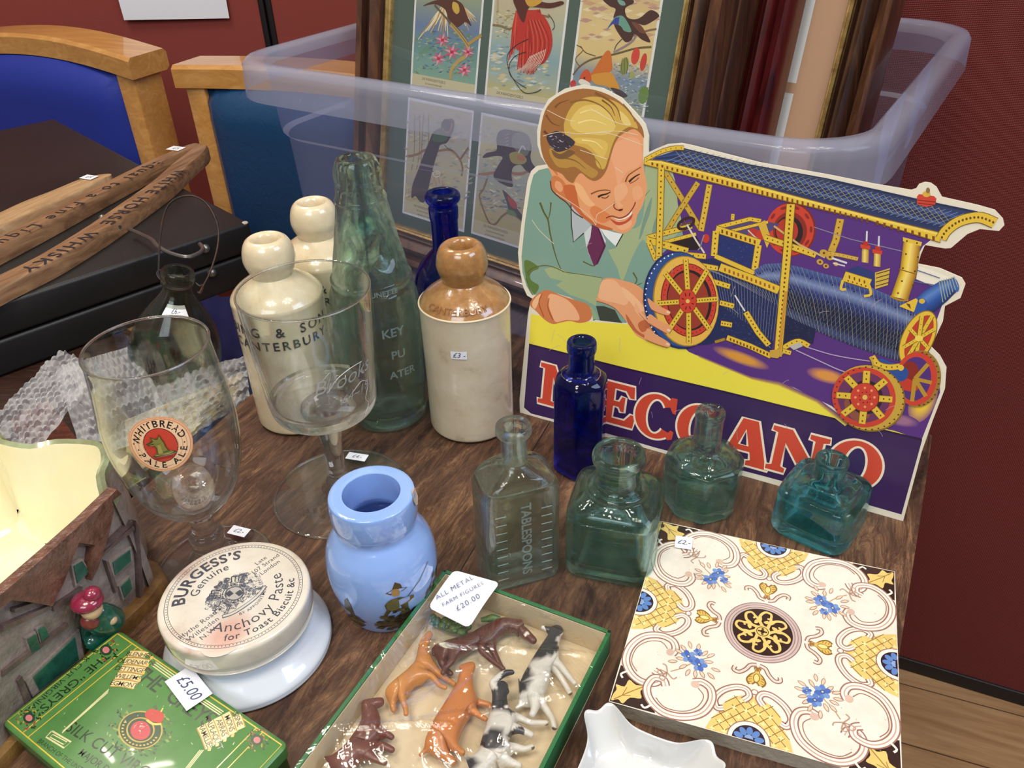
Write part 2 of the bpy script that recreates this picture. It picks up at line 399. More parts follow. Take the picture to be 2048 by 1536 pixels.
# clear film
def film(name,clear,bd,sc,c='ffffff',rough=.06):
    m,t,b=base(name); out=t.nodes['Material Output']; b.inputs['Base Color'].default_value=(*lin(c),1); b.inputs['Roughness'].default_value=rough
    b.inputs['Base Color'].default_value=(*lin(c),1)
    gl=N(t,'ShaderNodeBsdfGlossy'); gl.inputs['Roughness'].default_value=rough; tr=N(t,'ShaderNodeBsdfTransparent')
    lw=N(t,'ShaderNodeLayerWeight'); lw.inputs[0].default_value=.35
    bp=N(t,'ShaderNodeBump'); bp.inputs['Distance'].default_value=bd; t.links.new(noise(t,sc,3,.5,None,1.5),bp.inputs['Height'])
    t.links.new(bp.outputs[0],gl.inputs['Normal']); t.links.new(bp.outputs[0],lw.inputs['Normal'])
    ma=N(t,'ShaderNodeMath',operation='MULTIPLY_ADD'); t.links.new(lw.outputs['Facing'],ma.inputs[0]); ma.inputs[1].default_value=clear[1]; ma.inputs[2].default_value=clear[0]
    mx=N(t,'ShaderNodeMixShader'); t.links.new(ma.outputs[0],mx.inputs[0]); t.links.new(tr.outputs[0],mx.inputs[1]); t.links.new(gl.outputs[0],mx.inputs[2]); t.links.new(mx.outputs[0],out.inputs[0])
film('cellophane',(.07,.5),.006,22); film('bubble_film',(.10,.55),.0015,90,rough=.12)
# ================================================================== floor and screens
FZ=-.79
bm=bmesh.new(); prism(bm,[(-4,-3),(4,-3),(4,4),(-4,4)],FZ-.05,FZ); o=obj('floor',bm,'laminate',smooth=0); tag(o,kind='structure',label='pale wood laminate floor')
def screen(A,B,top,label,mat,lift=.0,trim_w=.028,thick=.03,name='display_screen',sheet=False):
    A=Vector(A);B=Vector(B); u=(B-A).normalized(); n=Vector((u.y,-u.x)); L=(B-A).length
    r=empty(name,(A.x,A.y,FZ),label,'display screen','maroon display screens behind the table')
    fn=lambda x,y,z:Vector((A.x+u.x*x-n.x*y,A.y+u.y*x-n.y*y,z))
    def bx(nm,x0,x1,y0,y1,z0,z1,mt,bev=0):
        bm=bmesh.new(); box(bm,((x0+x1)/2,(y0+y1)/2,(z0+z1)/2),(x1-x0,y1-y0,z1-z0),lambda p:fn(p.x,p.y,p.z),bev); return obj(nm,bm,mt,r)
    bx('fabric_panel',trim_w*.6,L-trim_w*.6,0,thick,FZ+lift+trim_w*.8,top,mat)
    bx('bottom_trim',0,L,-.004,thick+.004,FZ+lift,FZ+lift+trim_w,'black_trim',.002)
    for x0 in (0,L-trim_w*.6): bx('side_trim',x0,x0+trim_w*.6,-.004,thick+.004,FZ+lift+trim_w,top,'black_trim',.002)
    for x0 in (.08,L-.1):
        bx('foot',x0,x0+.04,-.12,.15,FZ,FZ+.004,'black_trim',.001) if lift else None
    return fn,L
fr,_=screen((.27,1.068),(2.2,.166),1.1,'dark maroon woven display screen at right, behind the plastic tub','maroon_cloth')

screen((-2.3,1.93),(-.497,1.9),1.1,'russet display screen at far left behind the wooden chairs, with a paper sheet pinned on','maroon_board',trim_w=.02)
screen((-.493,1.9),(.62,1.86),1.1,'shaded russet display screen behind the left end of the plastic tub','maroon_board',trim_w=.02)
bm=bmesh.new(); Y0=1.893
pa=[(-.795,.106),(-.573,.103),(-.566,.40),(-.80,.40)]
prism(bm,pa,0,.0004,lambda u,v,h:Vector((u,Y0-h-.0005,v))); o=setorigin(obj('paper_sheet',bm,'paper',smooth=0),(-.69,Y0,.106)); tag(o,'blank white paper sheet pinned to the russet screen above the chairs','paper')
# ================================================================== chairs
def chair(P,ang,w,label,cloth,rail_d,arch,pad_name,left_end=False):
    """P: corner of the top rail, running w metres at angle ang; the chair faces the table"""
    u=Vector((math.cos(ang),math.sin(ang),0)); n=Vector((-math.sin(ang),math.cos(ang),0))   # n: away from the table
    P=Vector((*P,0)); top=.11
    r=empty('wooden_chair',(P.x+u.x*w/2,P.y+u.y*w/2,FZ),label,'chair','blue padded chairs behind the table')
    fn=lambda x,y,z:P+u*x+n*y+Vector((0,0,z))
    bm=bmesh.new(); nseg=16; R=[]
    for i in range(nseg+1):
        t=i/nseg; x=w*t; up=arch*math.sin(PI*t); d0=-.004-.018*math.sin(PI*t)*0; 
        sec=[(d0,-.036),(d0,-.006),(d0+.006,0),(rail_d-.006,0),(rail_d,-.006),(rail_d,-.03),(rail_d-.008,-.036)]
        R.append([bm.verts.new(fn(x,y+.02*math.sin(PI*t),top+z+up)) for y,z in sec])
    for i in range(nseg):
        for k in range(7): bm.faces.new((R[i][k],R[i][(k+1)%7],R[i+1][(k+1)%7],R[i+1][k]))
    bm.faces.new(R[0][::-1]); bm.faces.new(R[-1]); bmesh.ops.bevel(bm,geom=[e for e in bm.edges if e.calc_face_angle(0)>.9],offset=.003,segments=2,affect='EDGES')
    obj('top_rail',bm,'honey_wood',r)
    for x0 in (.012,w-.052):
        bm=bmesh.new(); box(bm,(x0+.02,rail_d*.47,(top-.03+FZ)/2),(.04,rail_d*.8,top-.03-FZ),lambda p:fn(p.x,p.y,p.z),.004); obj('back_post',bm,'honey_wood',r)
        bm=bmesh.new(); box(bm,(x0+.02,-.42,(-.36+FZ)/2),(.04,.045,-.36-FZ),lambda p:fn(p.x,p.y,p.z),.004); obj('front_leg',bm,'honey_wood',r)
    # padded back: cushion front swelling towards the table
    bm=bmesh.new(); nx,nz=14,12; z1,z0=top-.034,top-.33; g={}
    for s_,y0 in ((0,0),(1,1)):
        for i in range(nx+1):
            for j in range(nz+1):
                a=i/nx;b_=j/nz; e=(min(1,min(a,1-a)*9)*min(1,min(b_,1-b_)*7))**.5
                y=.014-.03*e if s_==0 else .045
                g[s_,i,j]=bm.verts.new(fn(.042+(w-.084)*a,y+.0,z0+(z1+arch*math.sin(PI*a)*.8-z0)*b_))
    for s_ in (0,1):
        for i in range(nx):
            for j in range(nz): bm.faces.new((g[s_,i,j],g[s_,i+1,j],g[s_,i+1,j+1],g[s_,i,j+1]))
    for i in range(nx):
        for j in (0,nz): bm.faces.new((g[0,i,j],g[1,i,j],g[1,i+1,j],g[0,i+1,j]))
    for j in range(nz):
        for i in (0,nx): bm.faces.new((g[0,i,j],g[0,i,j+1],g[1,i,j+1],g[1,i,j]))
    obj('back_cushion',bm,cloth,r,60)
    bm=bmesh.new(); box(bm,(w/2,-.2,-.365),(w-.03,.46,.03),lambda p:fn(p.x,p.y,p.z),.004); obj('seat_frame',bm,'honey_wood',r)
    bm=bmesh.new(); box(bm,(w/2,-.2,-.325),(w-.05,.45,.05),lambda p:fn(p.x,p.y,p.z),.018); obj('seat_cushion',bm,cloth,r,60)
    return r
A1=math.radians(154.3-180)
CP=at(258,116,.11); CP=CP-Vector((math.cos(A1),math.sin(A1),0))*.535
chair((CP.x,CP.y),A1,.535,'wooden chair with royal blue padded back, partly behind the black case','royal_blue_cloth',.085,.02,'')
CP=at(343,130,.11)
chair((CP.x,CP.y),math.radians(-24.5),.52,'wooden chair with dark navy vinyl back, left of the plastic tub','navy_vinyl',.075,.006,'')
# ================================================================== tables
def edgeline(A,B,y): t=(y-A[1])/(B[1]-A[1]); return (A[0]+(B[0]-A[0])*t,y)
RL=lambda y:edgeline((.305,.46),(.222,.306),y); LL=lambda y:edgeline((-.24,.619),(-.294,.492),y)
PB=at(1866,866); T=[LL(.02),RL(.02),RL(.46),(PB.x,PB.y),(.315,.60),(.445,.83),LL(1.04),LL(.619)]
tb=empty('antique_table',(0,.6,FZ),'dark worn wooden table carrying the bottles, the tub and the cutout sign','table')
bm=bmesh.new()
prism(bm,T,-.018,0); bmesh.ops.recalc_face_normals(bm,faces=bm.faces)
bmesh.ops.bevel(bm,geom=[e for e in bm.edges if abs(e.verts[0].co.z-e.verts[1].co.z)<1e-6 and e.calc_face_angle(0)>1 and e.verts[0].co.z>-.001],offset=.003,segments=3,affect='EDGES')
obj('table_top',bm,'worn_dark_wood',tb)
# the joint between the two leaves
sA_,sB_=at(1090,860),at(940,1110); sd=(sB_-sA_).normalized()
bm=bmesh.new(); a=sA_-sd*.42; b2=sA_+sd*.5; pn=Vector((-sd.y,sd.x,0))*.0005
prism(bm,[(a.x-pn.x,a.y-pn.y),(b2.x-pn.x,b2.y-pn.y),(b2.x+pn.x,b2.y+pn.y),(a.x+pn.x,a.y+pn.y)],-.001,.00012); obj('leaf_joint',bm,'black_trim',tb,0)
bm=bmesh.new(); cx=sum(p[0] for p in T)/8; cy=sum(p[1] for p in T)/8
prism(bm,[(cx+(x-cx)*.9,cy+(y-cy)*.93) for x,y in T],-.09,-.018); obj('apron',bm,'table_edge_wood',tb,0)
for x,y in (T[0],T[1],T[5],T[6]):
    x=cx+(x-cx)*.86; y=cy+(y-cy)*.9
    o=lathe(tb,[(a_,b_,k,z+(-.09-FZ)) for a_,b_,k,z in rp([(.0,FZ+.09),(.012,FZ+.09),(.018,FZ+.2),(.02,-.35),(.026,-.3),(.018,-.26),(.024,-.15),(.024,0),(0,0)],3)],'table_edge_wood',names='leg',seg=20)
    o[0].location=(x,y-.6,.0)
# low side table at the left carrying the oddments
D2=Vector((.8,-.6,0)); E2=Vector((.6,.8,0)); c0=at(455,742,-.026)
sq=[c0,c0-D2*.8,c0-D2*.8-E2*.8,c0-E2*.8]
st=empty('side_table',(c0.x-.4,c0.y-.3,FZ),'second dark table at the left edge, under the bubble wrap','table')
bm=bmesh.new(); prism(bm,[(p.x-.012,p.y) for p in sq],-.045,-.026); obj('table_top',bm,'table_edge_wood',st,0)
for p in sq:
    q=p+(c0-D2*.4-E2*.4-p)*.14; bm=bmesh.new(); box(bm,(q.x,q.y,(FZ-.045)/2),(.04,.04,-.045-FZ),None,.003); obj('leg',bm,'table_edge_wood',st)
# ================================================================== plastic tub
A0=math.radians(-33.1); TU=Vector((math.cos(A0),math.sin(A0),0)); TN=Vector((-TU.y,TU.x,0)); TW,TD,TH=.621,.48,.24
TC=Vector((-.268,.837,0))-TU*.018+TU*TW/2+TN*TD/2
tub=empty('plastic_tub',(TC.x,TC.y,0),'large cloudy clear plastic storage tub holding the framed cards','storage tub'); tub.rotation_euler=(0,0,A0)
def rrect(w,d,r,n=8):
    out=[]
    for sx,sy,a0 in ((1,1,0),(-1,1,90),(-1,-1,180),(1,-1,270)):
        for k in range(n+1):
            a=math.radians(a0+90*k/n); out.append((sx*(w/2-r)+r*math.cos(a),sy*(d/2-r)+r*math.sin(a)))
    return out
def loft(bm,secs,close0=False,close1=False):
    R=[[bm.verts.new(p) for p in s_] for s_ in secs]; n=len(R[0])
    for a,b_ in zip(R,R[1:]):
        for k in range(n): bm.faces.new((a[k],a[(k+1)%n],b_[(k+1)%n],b_[k]))
    if close0: bm.faces.new(R[0][::-1])
    if close1: bm.faces.new(R[-1])
def sec(w,d,r,z): return [Vector((x,y,z)) for x,y in rrect(w,d,r)]
bm=bmesh.new(); ov=.018
loft(bm,[sec(TW-.085,TD-.085,.045,.0025),sec(TW-.07,TD-.07,.05,.006),sec(TW-.062,TD-.062,.05,.09),sec(TW-.056,TD-.056,.052,.163),sec(TW-.048,TD-.048,.053,.167),sec(TW-.046,TD-.046,.054,.172),sec(TW-.04,TD-.04,.055,TH-.012)],True)
for f in bm.faces:
    if all(.1625<v.co.z<.1675 for v in f.verts): f.material_index=1
o=link('tub_wall',fin0(bm,'tub_wall',50),['plastic_wall','plastic_panel']); o.parent=tub
bm=bmesh.new()
loft(bm,[sec(TW-.04,TD-.04,.055,TH-.012),sec(TW-.04,TD-.04,.055,TH-.004),sec(TW-.034,TD-.034,.057,TH-.001),sec(TW-.020,TD-.020,.06,TH),sec(TW-.008,TD-.008,.064,TH-.001),sec(TW-.001,TD-.001,.067,TH-.006),sec(TW,TD,.068,TH-.012),sec(TW+.002,TD+.002,.068,TH-.034)])
o=link('tub_rim',fin0(bm,'tub_rim',50),'plastic_rim'); o.parent=tub
# stiffening ribs under the rim and the clip tabs of the short sides
for sx,yy in ((-1,.08),(1,.08),(1,-.06)):
    bm=bmesh.new(); x1=TW/2-.021; pr=[(-.035,TH-.012),(.035,TH-.012),(.033,TH-.03),(.022,TH-.045),(.02,TH-.085),(-.0,TH-.09),(-.02,TH-.05),(-.033,TH-.03)]
    prism(bm,pr,0,.002,lambda u,v,h:Vector((sx*(x1-(TH-v)*.03-.0005-h),yy+u,v))); o=link('clip_tab',fin(bm,'clip_tab',30),'plastic_panel'); o.parent=tub
def tubpt(x,y,z): return Vector((TC.x,TC.y,0))+TU*x+TN*y+Vector((0,0,z))
m,t,b=base('thin_glass'); gl=N(t,'ShaderNodeBsdfGlossy'); gl.inputs['Roughness'].default_value=.01; tr=N(t,'ShaderNodeBsdfTransparent'); tr.inputs[0].default_value=(.965,.98,.98,1)
lw=N(t,'ShaderNodeLayerWeight'); lw.inputs[0].default_value=.5; pw=N(t,'ShaderNodeMath',operation='POWER'); pw.inputs[1].default_value=2.6; ma=N(t,'ShaderNodeMath',operation='MULTIPLY_ADD'); ma.inputs[1].default_value=.72; ma.inputs[2].default_value=.045
t.links.new(lw.outputs['Facing'],pw.inputs[0]); t.links.new(pw.outputs[0],ma.inputs[0]); mx=N(t,'ShaderNodeMixShader'); t.links.new(ma.outputs[0],mx.inputs[0]); t.links.new(tr.outputs[0],mx.inputs[1]); t.links.new(gl.outputs[0],mx.inputs[2]); t.links.new(mx.outputs[0],t.nodes['Material Output'].inputs[0])
# ================================================================== framed cards leaning in the tub
O_=at(757,449,.035); B_=at(1018,536,.035); PH=math.radians(12)
fu=(B_-O_).normalized(); fn_=Vector((-fu.y,fu.x,0)); fv=fn_*math.sin(PH)+Vector((0,0,1))*math.cos(PH)
FP=Plane(O_,fu,fv); FN=-FP.n if FP.n.dot(CAM-O_)<0 else FP.n
def fpt(u,v,h): return O_+fu*u+fv*v+FN*h
MOULD=[(0,.0),(.0,.006),(.003,.009),(.005,.006),(.008,.012),(.013,.016),(.018,.014),(.021,.009),(.024,.017),(.030,.019),(.033,.015),(.035,.003),(.035,-.012),(0,-.012)]
def picture(label,u0,u1,v0,v1,back,mats,mat_col,group,mould=.035,lift=0):
    """frame with sight edge u0..u1, v0..v1; back = distance behind the front frame"""
    r=empty('picture_frame',fpt((u0+u1)/2,v0-mould,-back),label,'picture frame',group)
    k=mould/.035
    sides=[('u',0),('u',1),('v',0),('v',1)]
    for ax,hi in sides:
        bm=bmesh.new(); bm2=bmesh.new(); R=[];R2=[]
        prof=[(a*k,h) for a,h in MOULD]
        for end in (0,1):
            ring=[];ring2=[]
            for a,h in prof:
                if ax=='u': u=(u0-a) if not hi else (u1+a); v=(v0-a) if end==0 else (v1+a)
                else: v=(v0-a) if not hi else (v1+a); u=(u0-a) if end==0 else (u1+a)
                ring.append(bm.verts.new(fpt(u,v,h-back)))
            R.append(ring)
            for a,h in ((0,-.001),(0,.0062),(-.002,.0078),(-.0035,.0055),(-.0045,.006),(-.006,.003),(-.006,-.001)):
                if ax=='u': u=(u0-a) if not hi else (u1+a); v=(v0-a) if end==0 else (v1+a)
                else: v=(v0-a) if not hi else (v1+a); u=(u0-a) if end==0 else (u1+a)
                ring2.append(bm2.verts.new(fpt(u,v,h-back)))
            R2.append(ring2)
        for b3,Q in ((bm,R),(bm2,R2)):
            n=len(Q[0])
            for j in range(n):
                f=b3.faces.new((Q[0][j],Q[0][(j+1)%n],Q[1][(j+1)%n],Q[1][j]))
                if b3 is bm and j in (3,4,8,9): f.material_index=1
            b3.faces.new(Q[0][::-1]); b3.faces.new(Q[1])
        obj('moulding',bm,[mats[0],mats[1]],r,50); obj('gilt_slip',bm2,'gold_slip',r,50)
    bm=bmesh.new(); prism(bm,[(u0-.004,v0-.004),(u1+.004,v0-.004),(u1+.004,v1+.004),(u0-.004,v1+.004)],-.003,-.001,lambda u,v,h:fpt(u,v,h-back)); obj('mount_board',bm,mat_col,r,0)
    return r
simple('mount_green','4c6358',.7,bm=(500,.0001)); simple('mount_beige','c09a7c',.75,bm=(500,.0001)); simple('white_card','dfe3e4',.6)
film('picture_glass',(.035,.22),0,10,rough=.03)
TOPV=.40
FR1=picture('dark wood frame with green mount showing colourful bird cards, foremost in the tub',.004,.357,.0025,TOPV,0,('frame_brown','frame_ridge'),'mount_green','picture frames standing in the tub')
bm=bmesh.new(); prism(bm,[(0,-.003),(.361,-.003),(.361,TOPV),(0,TOPV)],.0,.001,lambda u,v,h:fpt(u,v,h+.002)); obj('glass_pane',bm,'picture_glass',FR1,0)
FR2=picture('dark wood frame directly behind the green bird card frame',-.02,.358,.0095,TOPV-.01,.033,('frame_brown','frame_ridge'),'mount_green','picture frames standing in the tub')
FR3=picture('reddish mahogany frame, third in the tub from the front',-.01,.386,.0165,TOPV+.0,.066,('frame_red','frame_red'),'mount_beige','picture frames standing in the tub')
FR4=picture('rearmost frame with beige mount and narrow white cards',.02,.456,.024,TOPV+.02,.100,('frame_brown','frame_ridge'),'mount_beige','picture frames standing in the tub')
for v0,v1 in ((.214,.32),(.10,.205)):
    a=Art(); a.poly([(.33,v0),(.4205,v0),(.4205,v1),(.33,v1)],'e3e6e6'); a.up()
    for q in range(7):
        cy=v0+.035+q*.0055; a.blob([(.396+random.uniform(-.003,.003),cy),(.406+random.uniform(0,.004),cy+.002),(.408,cy+.006),(.398,cy+.008)],('4a3628','5d4430','3a2c24')[q%3])
    a.build('white_card',lambda x,y,h:fpt(x,y,h-.1-.001),'print_matt',FR4)
# ------------------------------------------------------------------ bird cards
def card(u0,u1,v0,v1,name='bird_card'):
    a=Art(); a.poly([(u0,v0),(u1,v0),(u1,v1),(u0,v1)],'eef0ee'); a.up(); a.cap=(u0,u1,v0,v1); a.k=1; return a
def caption(a,lines,c='5a5244',bg='cfc8a4'):
    u0,u1,v0,v1=a.cap; w=u1-u0
    a.poly([(u0+.0025,v0+.0025),(u1-.0025,v0+.0025),(u1-.0025,v0+.016),(u0+.0025,v0+.016)],bg); a.up()
    a.stroke([(u0+.0025,v0+.016),(u1-.0025,v0+.016)],.0004,c); a.stroke([(u0+w*.72,v0+.0025),(u0+w*.72,v0+.016)],.0003,c)
    for i,(tx,sz) in enumerate(lines): a.text(tx,sz,c,lambda x,y,i=i:(u0+w*.36+x,v0+.0125-i*.0042+y),.005)
def done(a): a.tr=lambda p:p; a.build('bird_card',lambda x,y,h:fpt(x,y,h-.0009),'print_card',FR1,1e-5,3e-5)
P_=FP.px; T_=lambda p:P_(*p)
def panel(a,stops):
    u0,u1,v0,v1=a.cap; a.tr=lambda p:p
    a.grad([(u0+.0025,v1-.0025),(u1-.0025,v1-.0025)],[(u0+.0025,v0+.016),(u1-.0025,v0+.016)],stops); a.up(); a.tr=T_; a.k=1/1750.
def feathers(a,root,tips,cols,w,n=5):
    for i,(tx,ty) in enumerate(tips):
        rx,ry=root if not isinstance(root,list) else root[i]
        a.stroke([(rx,ry),((rx*2+tx)/3+((i%3)-1)*2,(ry*2+ty)/3),((rx+2*tx)/3,(ry+2*ty)/3),(tx,ty)],w,cols[i%len(cols)],n,w1=w*.25)
        if i%8==7: a.up()
    a.up()
CAP=[('DE PARADIJSVOGELS',.0036),('De kleine Paradijsvogel',.0026),('Liebig Vleesch-Extract',.0026)]
CAP[2]=('leefwijze der vogels',.0026)
rnd=random.Random(3)
def flower(a,x,y,r,c0='d8607e',c1='f0a0ae'):
    for k in range(8):
        t=k*PI/4+.3; a.poly([(x+r*.2*math.cos(t-.8),y+r*.2*math.sin(t-.8)),(x+r*.6*math.cos(t-.2),y+r*.6*math.sin(t-.2)),(x+r*math.cos(t),y+r*math.sin(t)),(x+r*.6*math.cos(t+.2),y+r*.6*math.sin(t+.2)),(x+r*.2*math.cos(t+.8),y+r*.2*math.sin(t+.8))],c0 if k%2 else c1)
    a.up(); a.poly(ell(x,y,r*.2),'b8304e'); a.up()
def dabs(a,box_,n,cols,s=3,sl=1.):
    x0,y0,x1,y1=box_
    for i in range(n):
        x=rnd.uniform(x0,x1);y=rnd.uniform(y0,y1);w=rnd.uniform(.5,1)*s; t=rnd.uniform(-.6,.6)*sl
        a.poly([(x-w,y-w*t),(x,y-w*.35),(x+w,y+w*t),(x,y+w*.35)],cols[i%len(cols)])
        if i%20==19: a.up()
    a.up()
# card 1: brown bird with long straw plumes over pink flowers
a=card(.0398,.1335,.158,.285); panel(a,[(0,'7fae9c'),(.3,'9aa88c'),(.55,'6e86ac'),(.75,'6d9a9a'),(1,'86b09a')])
dabs(a,(832,60,948,150),150,['4a5f9a','6b8f6c','8fb08a','5878b0','7a8a4c','a8b890'],6)
feathers(a,(890,8),[(835+i*5,55+abs(i-7)*3+rnd.uniform(-6,16)) for i in range(13)],['ece2b8','d8b978','c89458','f3efd2'],5.5)
feathers(a,(915,2),[(930+i*3.2,48+rnd.uniform(-5,18)-i*2) for i in range(8)],['f0e8c8','dcc088','e8a878'],4)
a.blob([(845,12),(865,2),(890,-2),(912,0),(925,10),(932,28),(942,52),(930,44),(915,54),(900,50),(895,36),(888,18),(868,8)],'5a2c1c'); a.up()
a.blob([(905,4),(915,8),(918,22),(912,28),(904,18)],'d9b54e'); a.stroke([(868,10),(900,45),(918,62),(936,88)],4,'6b5a3e',4); a.up()
a.stroke([(900,48),(920,70),(934,92),(930,112),(916,122),(902,140),(900,158)],7,'c0a45e',5); a.stroke([(934,90),(950,78),(962,70)],6,'b89a52',4); a.up()
a.stroke([(902,48),(922,72),(936,92)],1.2,'7a6234',3); 
for x,y,r in ((884,80,15),(903,104,17),(876,117,15),(935,104,14),(928,140,16)): flower(a,x,y,r)
for x,y in ((850,95),(845,100),(842,110),(858,92)): a.stroke([(x-8,y+12),(x,y),(x+10,y+8)],3,'6d9a78',4,w1=1)
a.up(); a.tr=lambda p:p; caption(a,CAP); done(a)
# card 2: scarlet plumed bird
a=card(.1445,.2338,.158,.285); panel(a,[(0,'c8ccd0'),(.3,'c9c2a2'),(.5,'b4c2b2'),(.7,'8fb0b8'),(.88,'a8b8a8'),(1,'c4bc80')])
dabs(a,(985,90,1095,178),120,['cfd8d0','9fc0c8','7d9aa0','e0dcc0','d9c896'],9,.2)
for x in (995,1004,1012,1022): a.stroke([(x,-5),(x+rnd.uniform(-3,3),50)],5,'b9aa86' if x%2 else 'cabf9e',0)
a.up(); dabs(a,(990,20,1030,75),60,['a89a6a','d8c890','8c8668','e6dcae'],5)
a.stroke([(984,50),(1000,52),(1018,58),(1034,48),(1062,30),(1098,34)],3.6,'8a7450',5); a.up()
red=['c22a1e','d8402c','a81c1a','e2583c','b82420']
feathers(a,[(1034+i*.8,22) for i in range(9)],[(1016+i*3.2,118-i*4+rnd.uniform(-3,4)) for i in range(9)],red,7.5)
feathers(a,[(1050+i*1.5,20) for i in range(18)],[(1034+i*3.2,(138+i*1.3 if i<10 else 151-(i-10)*7)+rnd.uniform(-5,5)) for i in range(18)],red,8.5)
a.blob([(1048,30),(1066,22),(1085,30),(1100,55),(1104,85),(1098,110),(1084,128),(1072,120),(1064,90),(1058,60)],'c83426'); a.up()
a.blob([(1036,30),(1050,30),(1052,55),(1046,85),(1036,100),(1030,90),(1034,60)],'c63024'); a.up()
for i in range(9):
    a.stroke([(1056+i*3,40),(1062+i*4.4,80),(1058+i*4,118),(1040+i*4,140+i*.5-(i>6)*10)],1.3,['8c1612','e46a50'][i%2],5,w1=.8)
for i in range(10): a.stroke([(1060+i*3.4,112-i*1.5),(1048+i*4,132-i*1.2),(1026+i*4.5,146-i*.4)],1.4,'f2ddcc',4,w1=.5)
a.up(); a.blob([(1026,-2),(1044,-6),(1070,0),(1098,6),(1122,2),(1126,8),(1100,16),(1070,14),(1056,16),(1048,44),(1040,38),(1032,18)],'5a2418'); a.up()
a.blob([(1050,-4),(1072,-4),(1084,2),(1070,12),(1056,12)],'d8a83e'); a.up()
a.stroke([(1056,78),(1030,92),(1014,112),(1018,142),(1034,170),(1050,186),(1072,184),(1082,178)],1.3,'2c241c',6)
a.stroke([(1052,104),(1030,112),(1018,130),(1020,150),(1036,166),(1052,176)],1.3,'2c241c',6); a.stroke([(1096,28),(1106,42),(1108,54),(1104,60)],1.3,'2c241c',4)
a.up(); a.tr=lambda p:p; caption(a,CAP); done(a)
# card 3: dark bird with blue breast shield, orange bird below
a=card(.2462,.3292,.158,.285); panel(a,[(0,'c9b4a4'),(.2,'dcc48c'),(.4,'e6cf92'),(.6,'e2cc8e'),(.75,'7f98b0'),(1,'a0a88e')])
dabs(a,(1165,0,1320,80),70,['e8d6a8','d0a884','f0e2b8','c49c90'],14,.12)
dabs(a,(1210,120,1295,225),240,['e8eef4','8aa6cc','5a76a8','c4d4e4','7a8ca0','5e7a5a'],4)
a.stroke([(1152,90),(1165,100),(1150,118),(1160,135)],1.6,'6a5436',4); a.stroke([(1190,112),(1170,105),(1160,92)],1.6,'6a5436',4)
a.stroke([(1145,150),(1160,132),(1185,118),(1230,108),(1270,97),(1302,94)],3,'6e6038',5); a.stroke([(1255,75),(1292,62),(1312,58)],3,'8a7050',4); a.up()
a.blob([(1205,-2),(1230,-8),(1262,-2),(1266,6),(1250,16),(1252,32),(1262,38),(1278,36),(1300,20),(1316,28),(1314,36),(1290,50),(1276,48),(1288,62),(1300,84),(1284,80),(1268,68),(1262,80),(1250,84),(1238,70),(1228,52),(1226,34),(1230,18),(1218,12)],'4c2c26'); a.up()
a.blob([(1230,34),(1246,33),(1262,62),(1248,62),(1240,52),(1224,48),(1212,60),(1220,46)],'6fa896'); a.poly([(1230,35),(1238,34),(1236,50),(1224,48),(1213,59),(1221,46)],'3c4aa0'); a.blob([(1234,0),(1246,2),(1250,10),(1240,10)],'7fb0a4'); a.blob([(1262,44),(1280,50),(1290,66),(1278,64)],'7a4a34'); a.up()
a.stroke([(1243,78),(1232,90),(1228,100)],1.6,'3c3c40',3); a.stroke([(1272,70),(1262,84),(1236,100),(1226,104)],3.6,'9c8a8c',4); a.up()
a.blob([(1172,160),(1186,140),(1200,118),(1212,102),(1220,104),(1223,124),(1222,142),(1204,148),(1184,152)],'d8782c'); a.blob([(1180,152),(1200,146),(1222,146),(1232,162),(1238,178),(1228,182),(1210,172),(1190,168)],'e0a03a')
a.blob([(1158,160),(1166,142),(1176,140),(1182,156),(1176,166)],'dc5a2c'); a.up(); a.blob([(1156,164),(1162,158),(1176,164),(1180,170),(1166,172)],'f2efe6'); a.poly(ell(1168,156,2),'1c1814'); a.blob([(1220,176),(1240,180),(1254,192),(1240,194)],'4a3c3c')
for x,y,rx,ry,c in ((1248,132,8,18,'8a9450'),(1263,150,5,8,'a8ae64'),(1270,112,8,17,'dc4a3c'),(1286,124,6,18,'d04438'),(1286,190,10,18,'6e9048'),(1145,168,6,8,'cc3c34')): a.poly(ell(x,y,rx,ry,12),c)
a.up()
for x in (1244,1248,1252): a.stroke([(x,116),(x+(x-1248)*.6,132),(x,148)],.9,'545a2c',3)
a.up(); a.tr=lambda p:p; caption(a,CAP); done(a)
# card 4: long tailed bird on branch
a=card(.0375,.1325,.0222,.149); panel(a,[(0,'cfc6a4'),(.3,'b8b8ae'),(.6,'c6c09c'),(.8,'b4b09a'),(1,'c8c090')])
dabs(a,(812,232,940,420),170,['dcd6b4','a8a890','c6b088','8d98a4','b09a86','d2cc84'],8)
for x in (828,838,846,856): a.stroke([(x,228),(x-3+rnd.uniform(-4,4),300),(x-6,340)],2.4,'a08c6c',4)
a.stroke([(815,313),(835,308),(850,300),(870,302),(900,300),(918,318),(924,336),(922,352)],4.5,'9a7858',5); a.stroke([(920,318),(936,295)],4,'8c6e54',0); a.up()
a.blob([(882,246),(890,240),(904,238),(908,252),(900,274),(892,286),(880,290),(876,300),(864,340),(850,400),(838,402),(830,392),(822,396),(824,370),(836,338),(846,310),(856,286),(866,264),(880,256)],'47404a'); a.up()
a.blob([(870,262),(884,256),(896,262),(892,280),(876,284),(864,280)],'4a6a50'); a.blob([(886,240),(898,240),(902,254),(892,262),(884,256)],'2c2834'); a.stroke([(884,256),(892,266),(900,260),(903,246)],3,'b06848',4); a.stroke([(838,338),(870,344)],2,'6a5a90'); a.up()
for x,y in ((866,350),(876,354),(884,362),(870,362)): a.stroke([(x,y),(x+2,y+12)],2,'c88868')
a.stroke(ell(872,348,7,6),1.6,'e8e6dc',closed=True); a.stroke([(888,290),(896,298),(906,302)],1.6,'5a4a40',3)
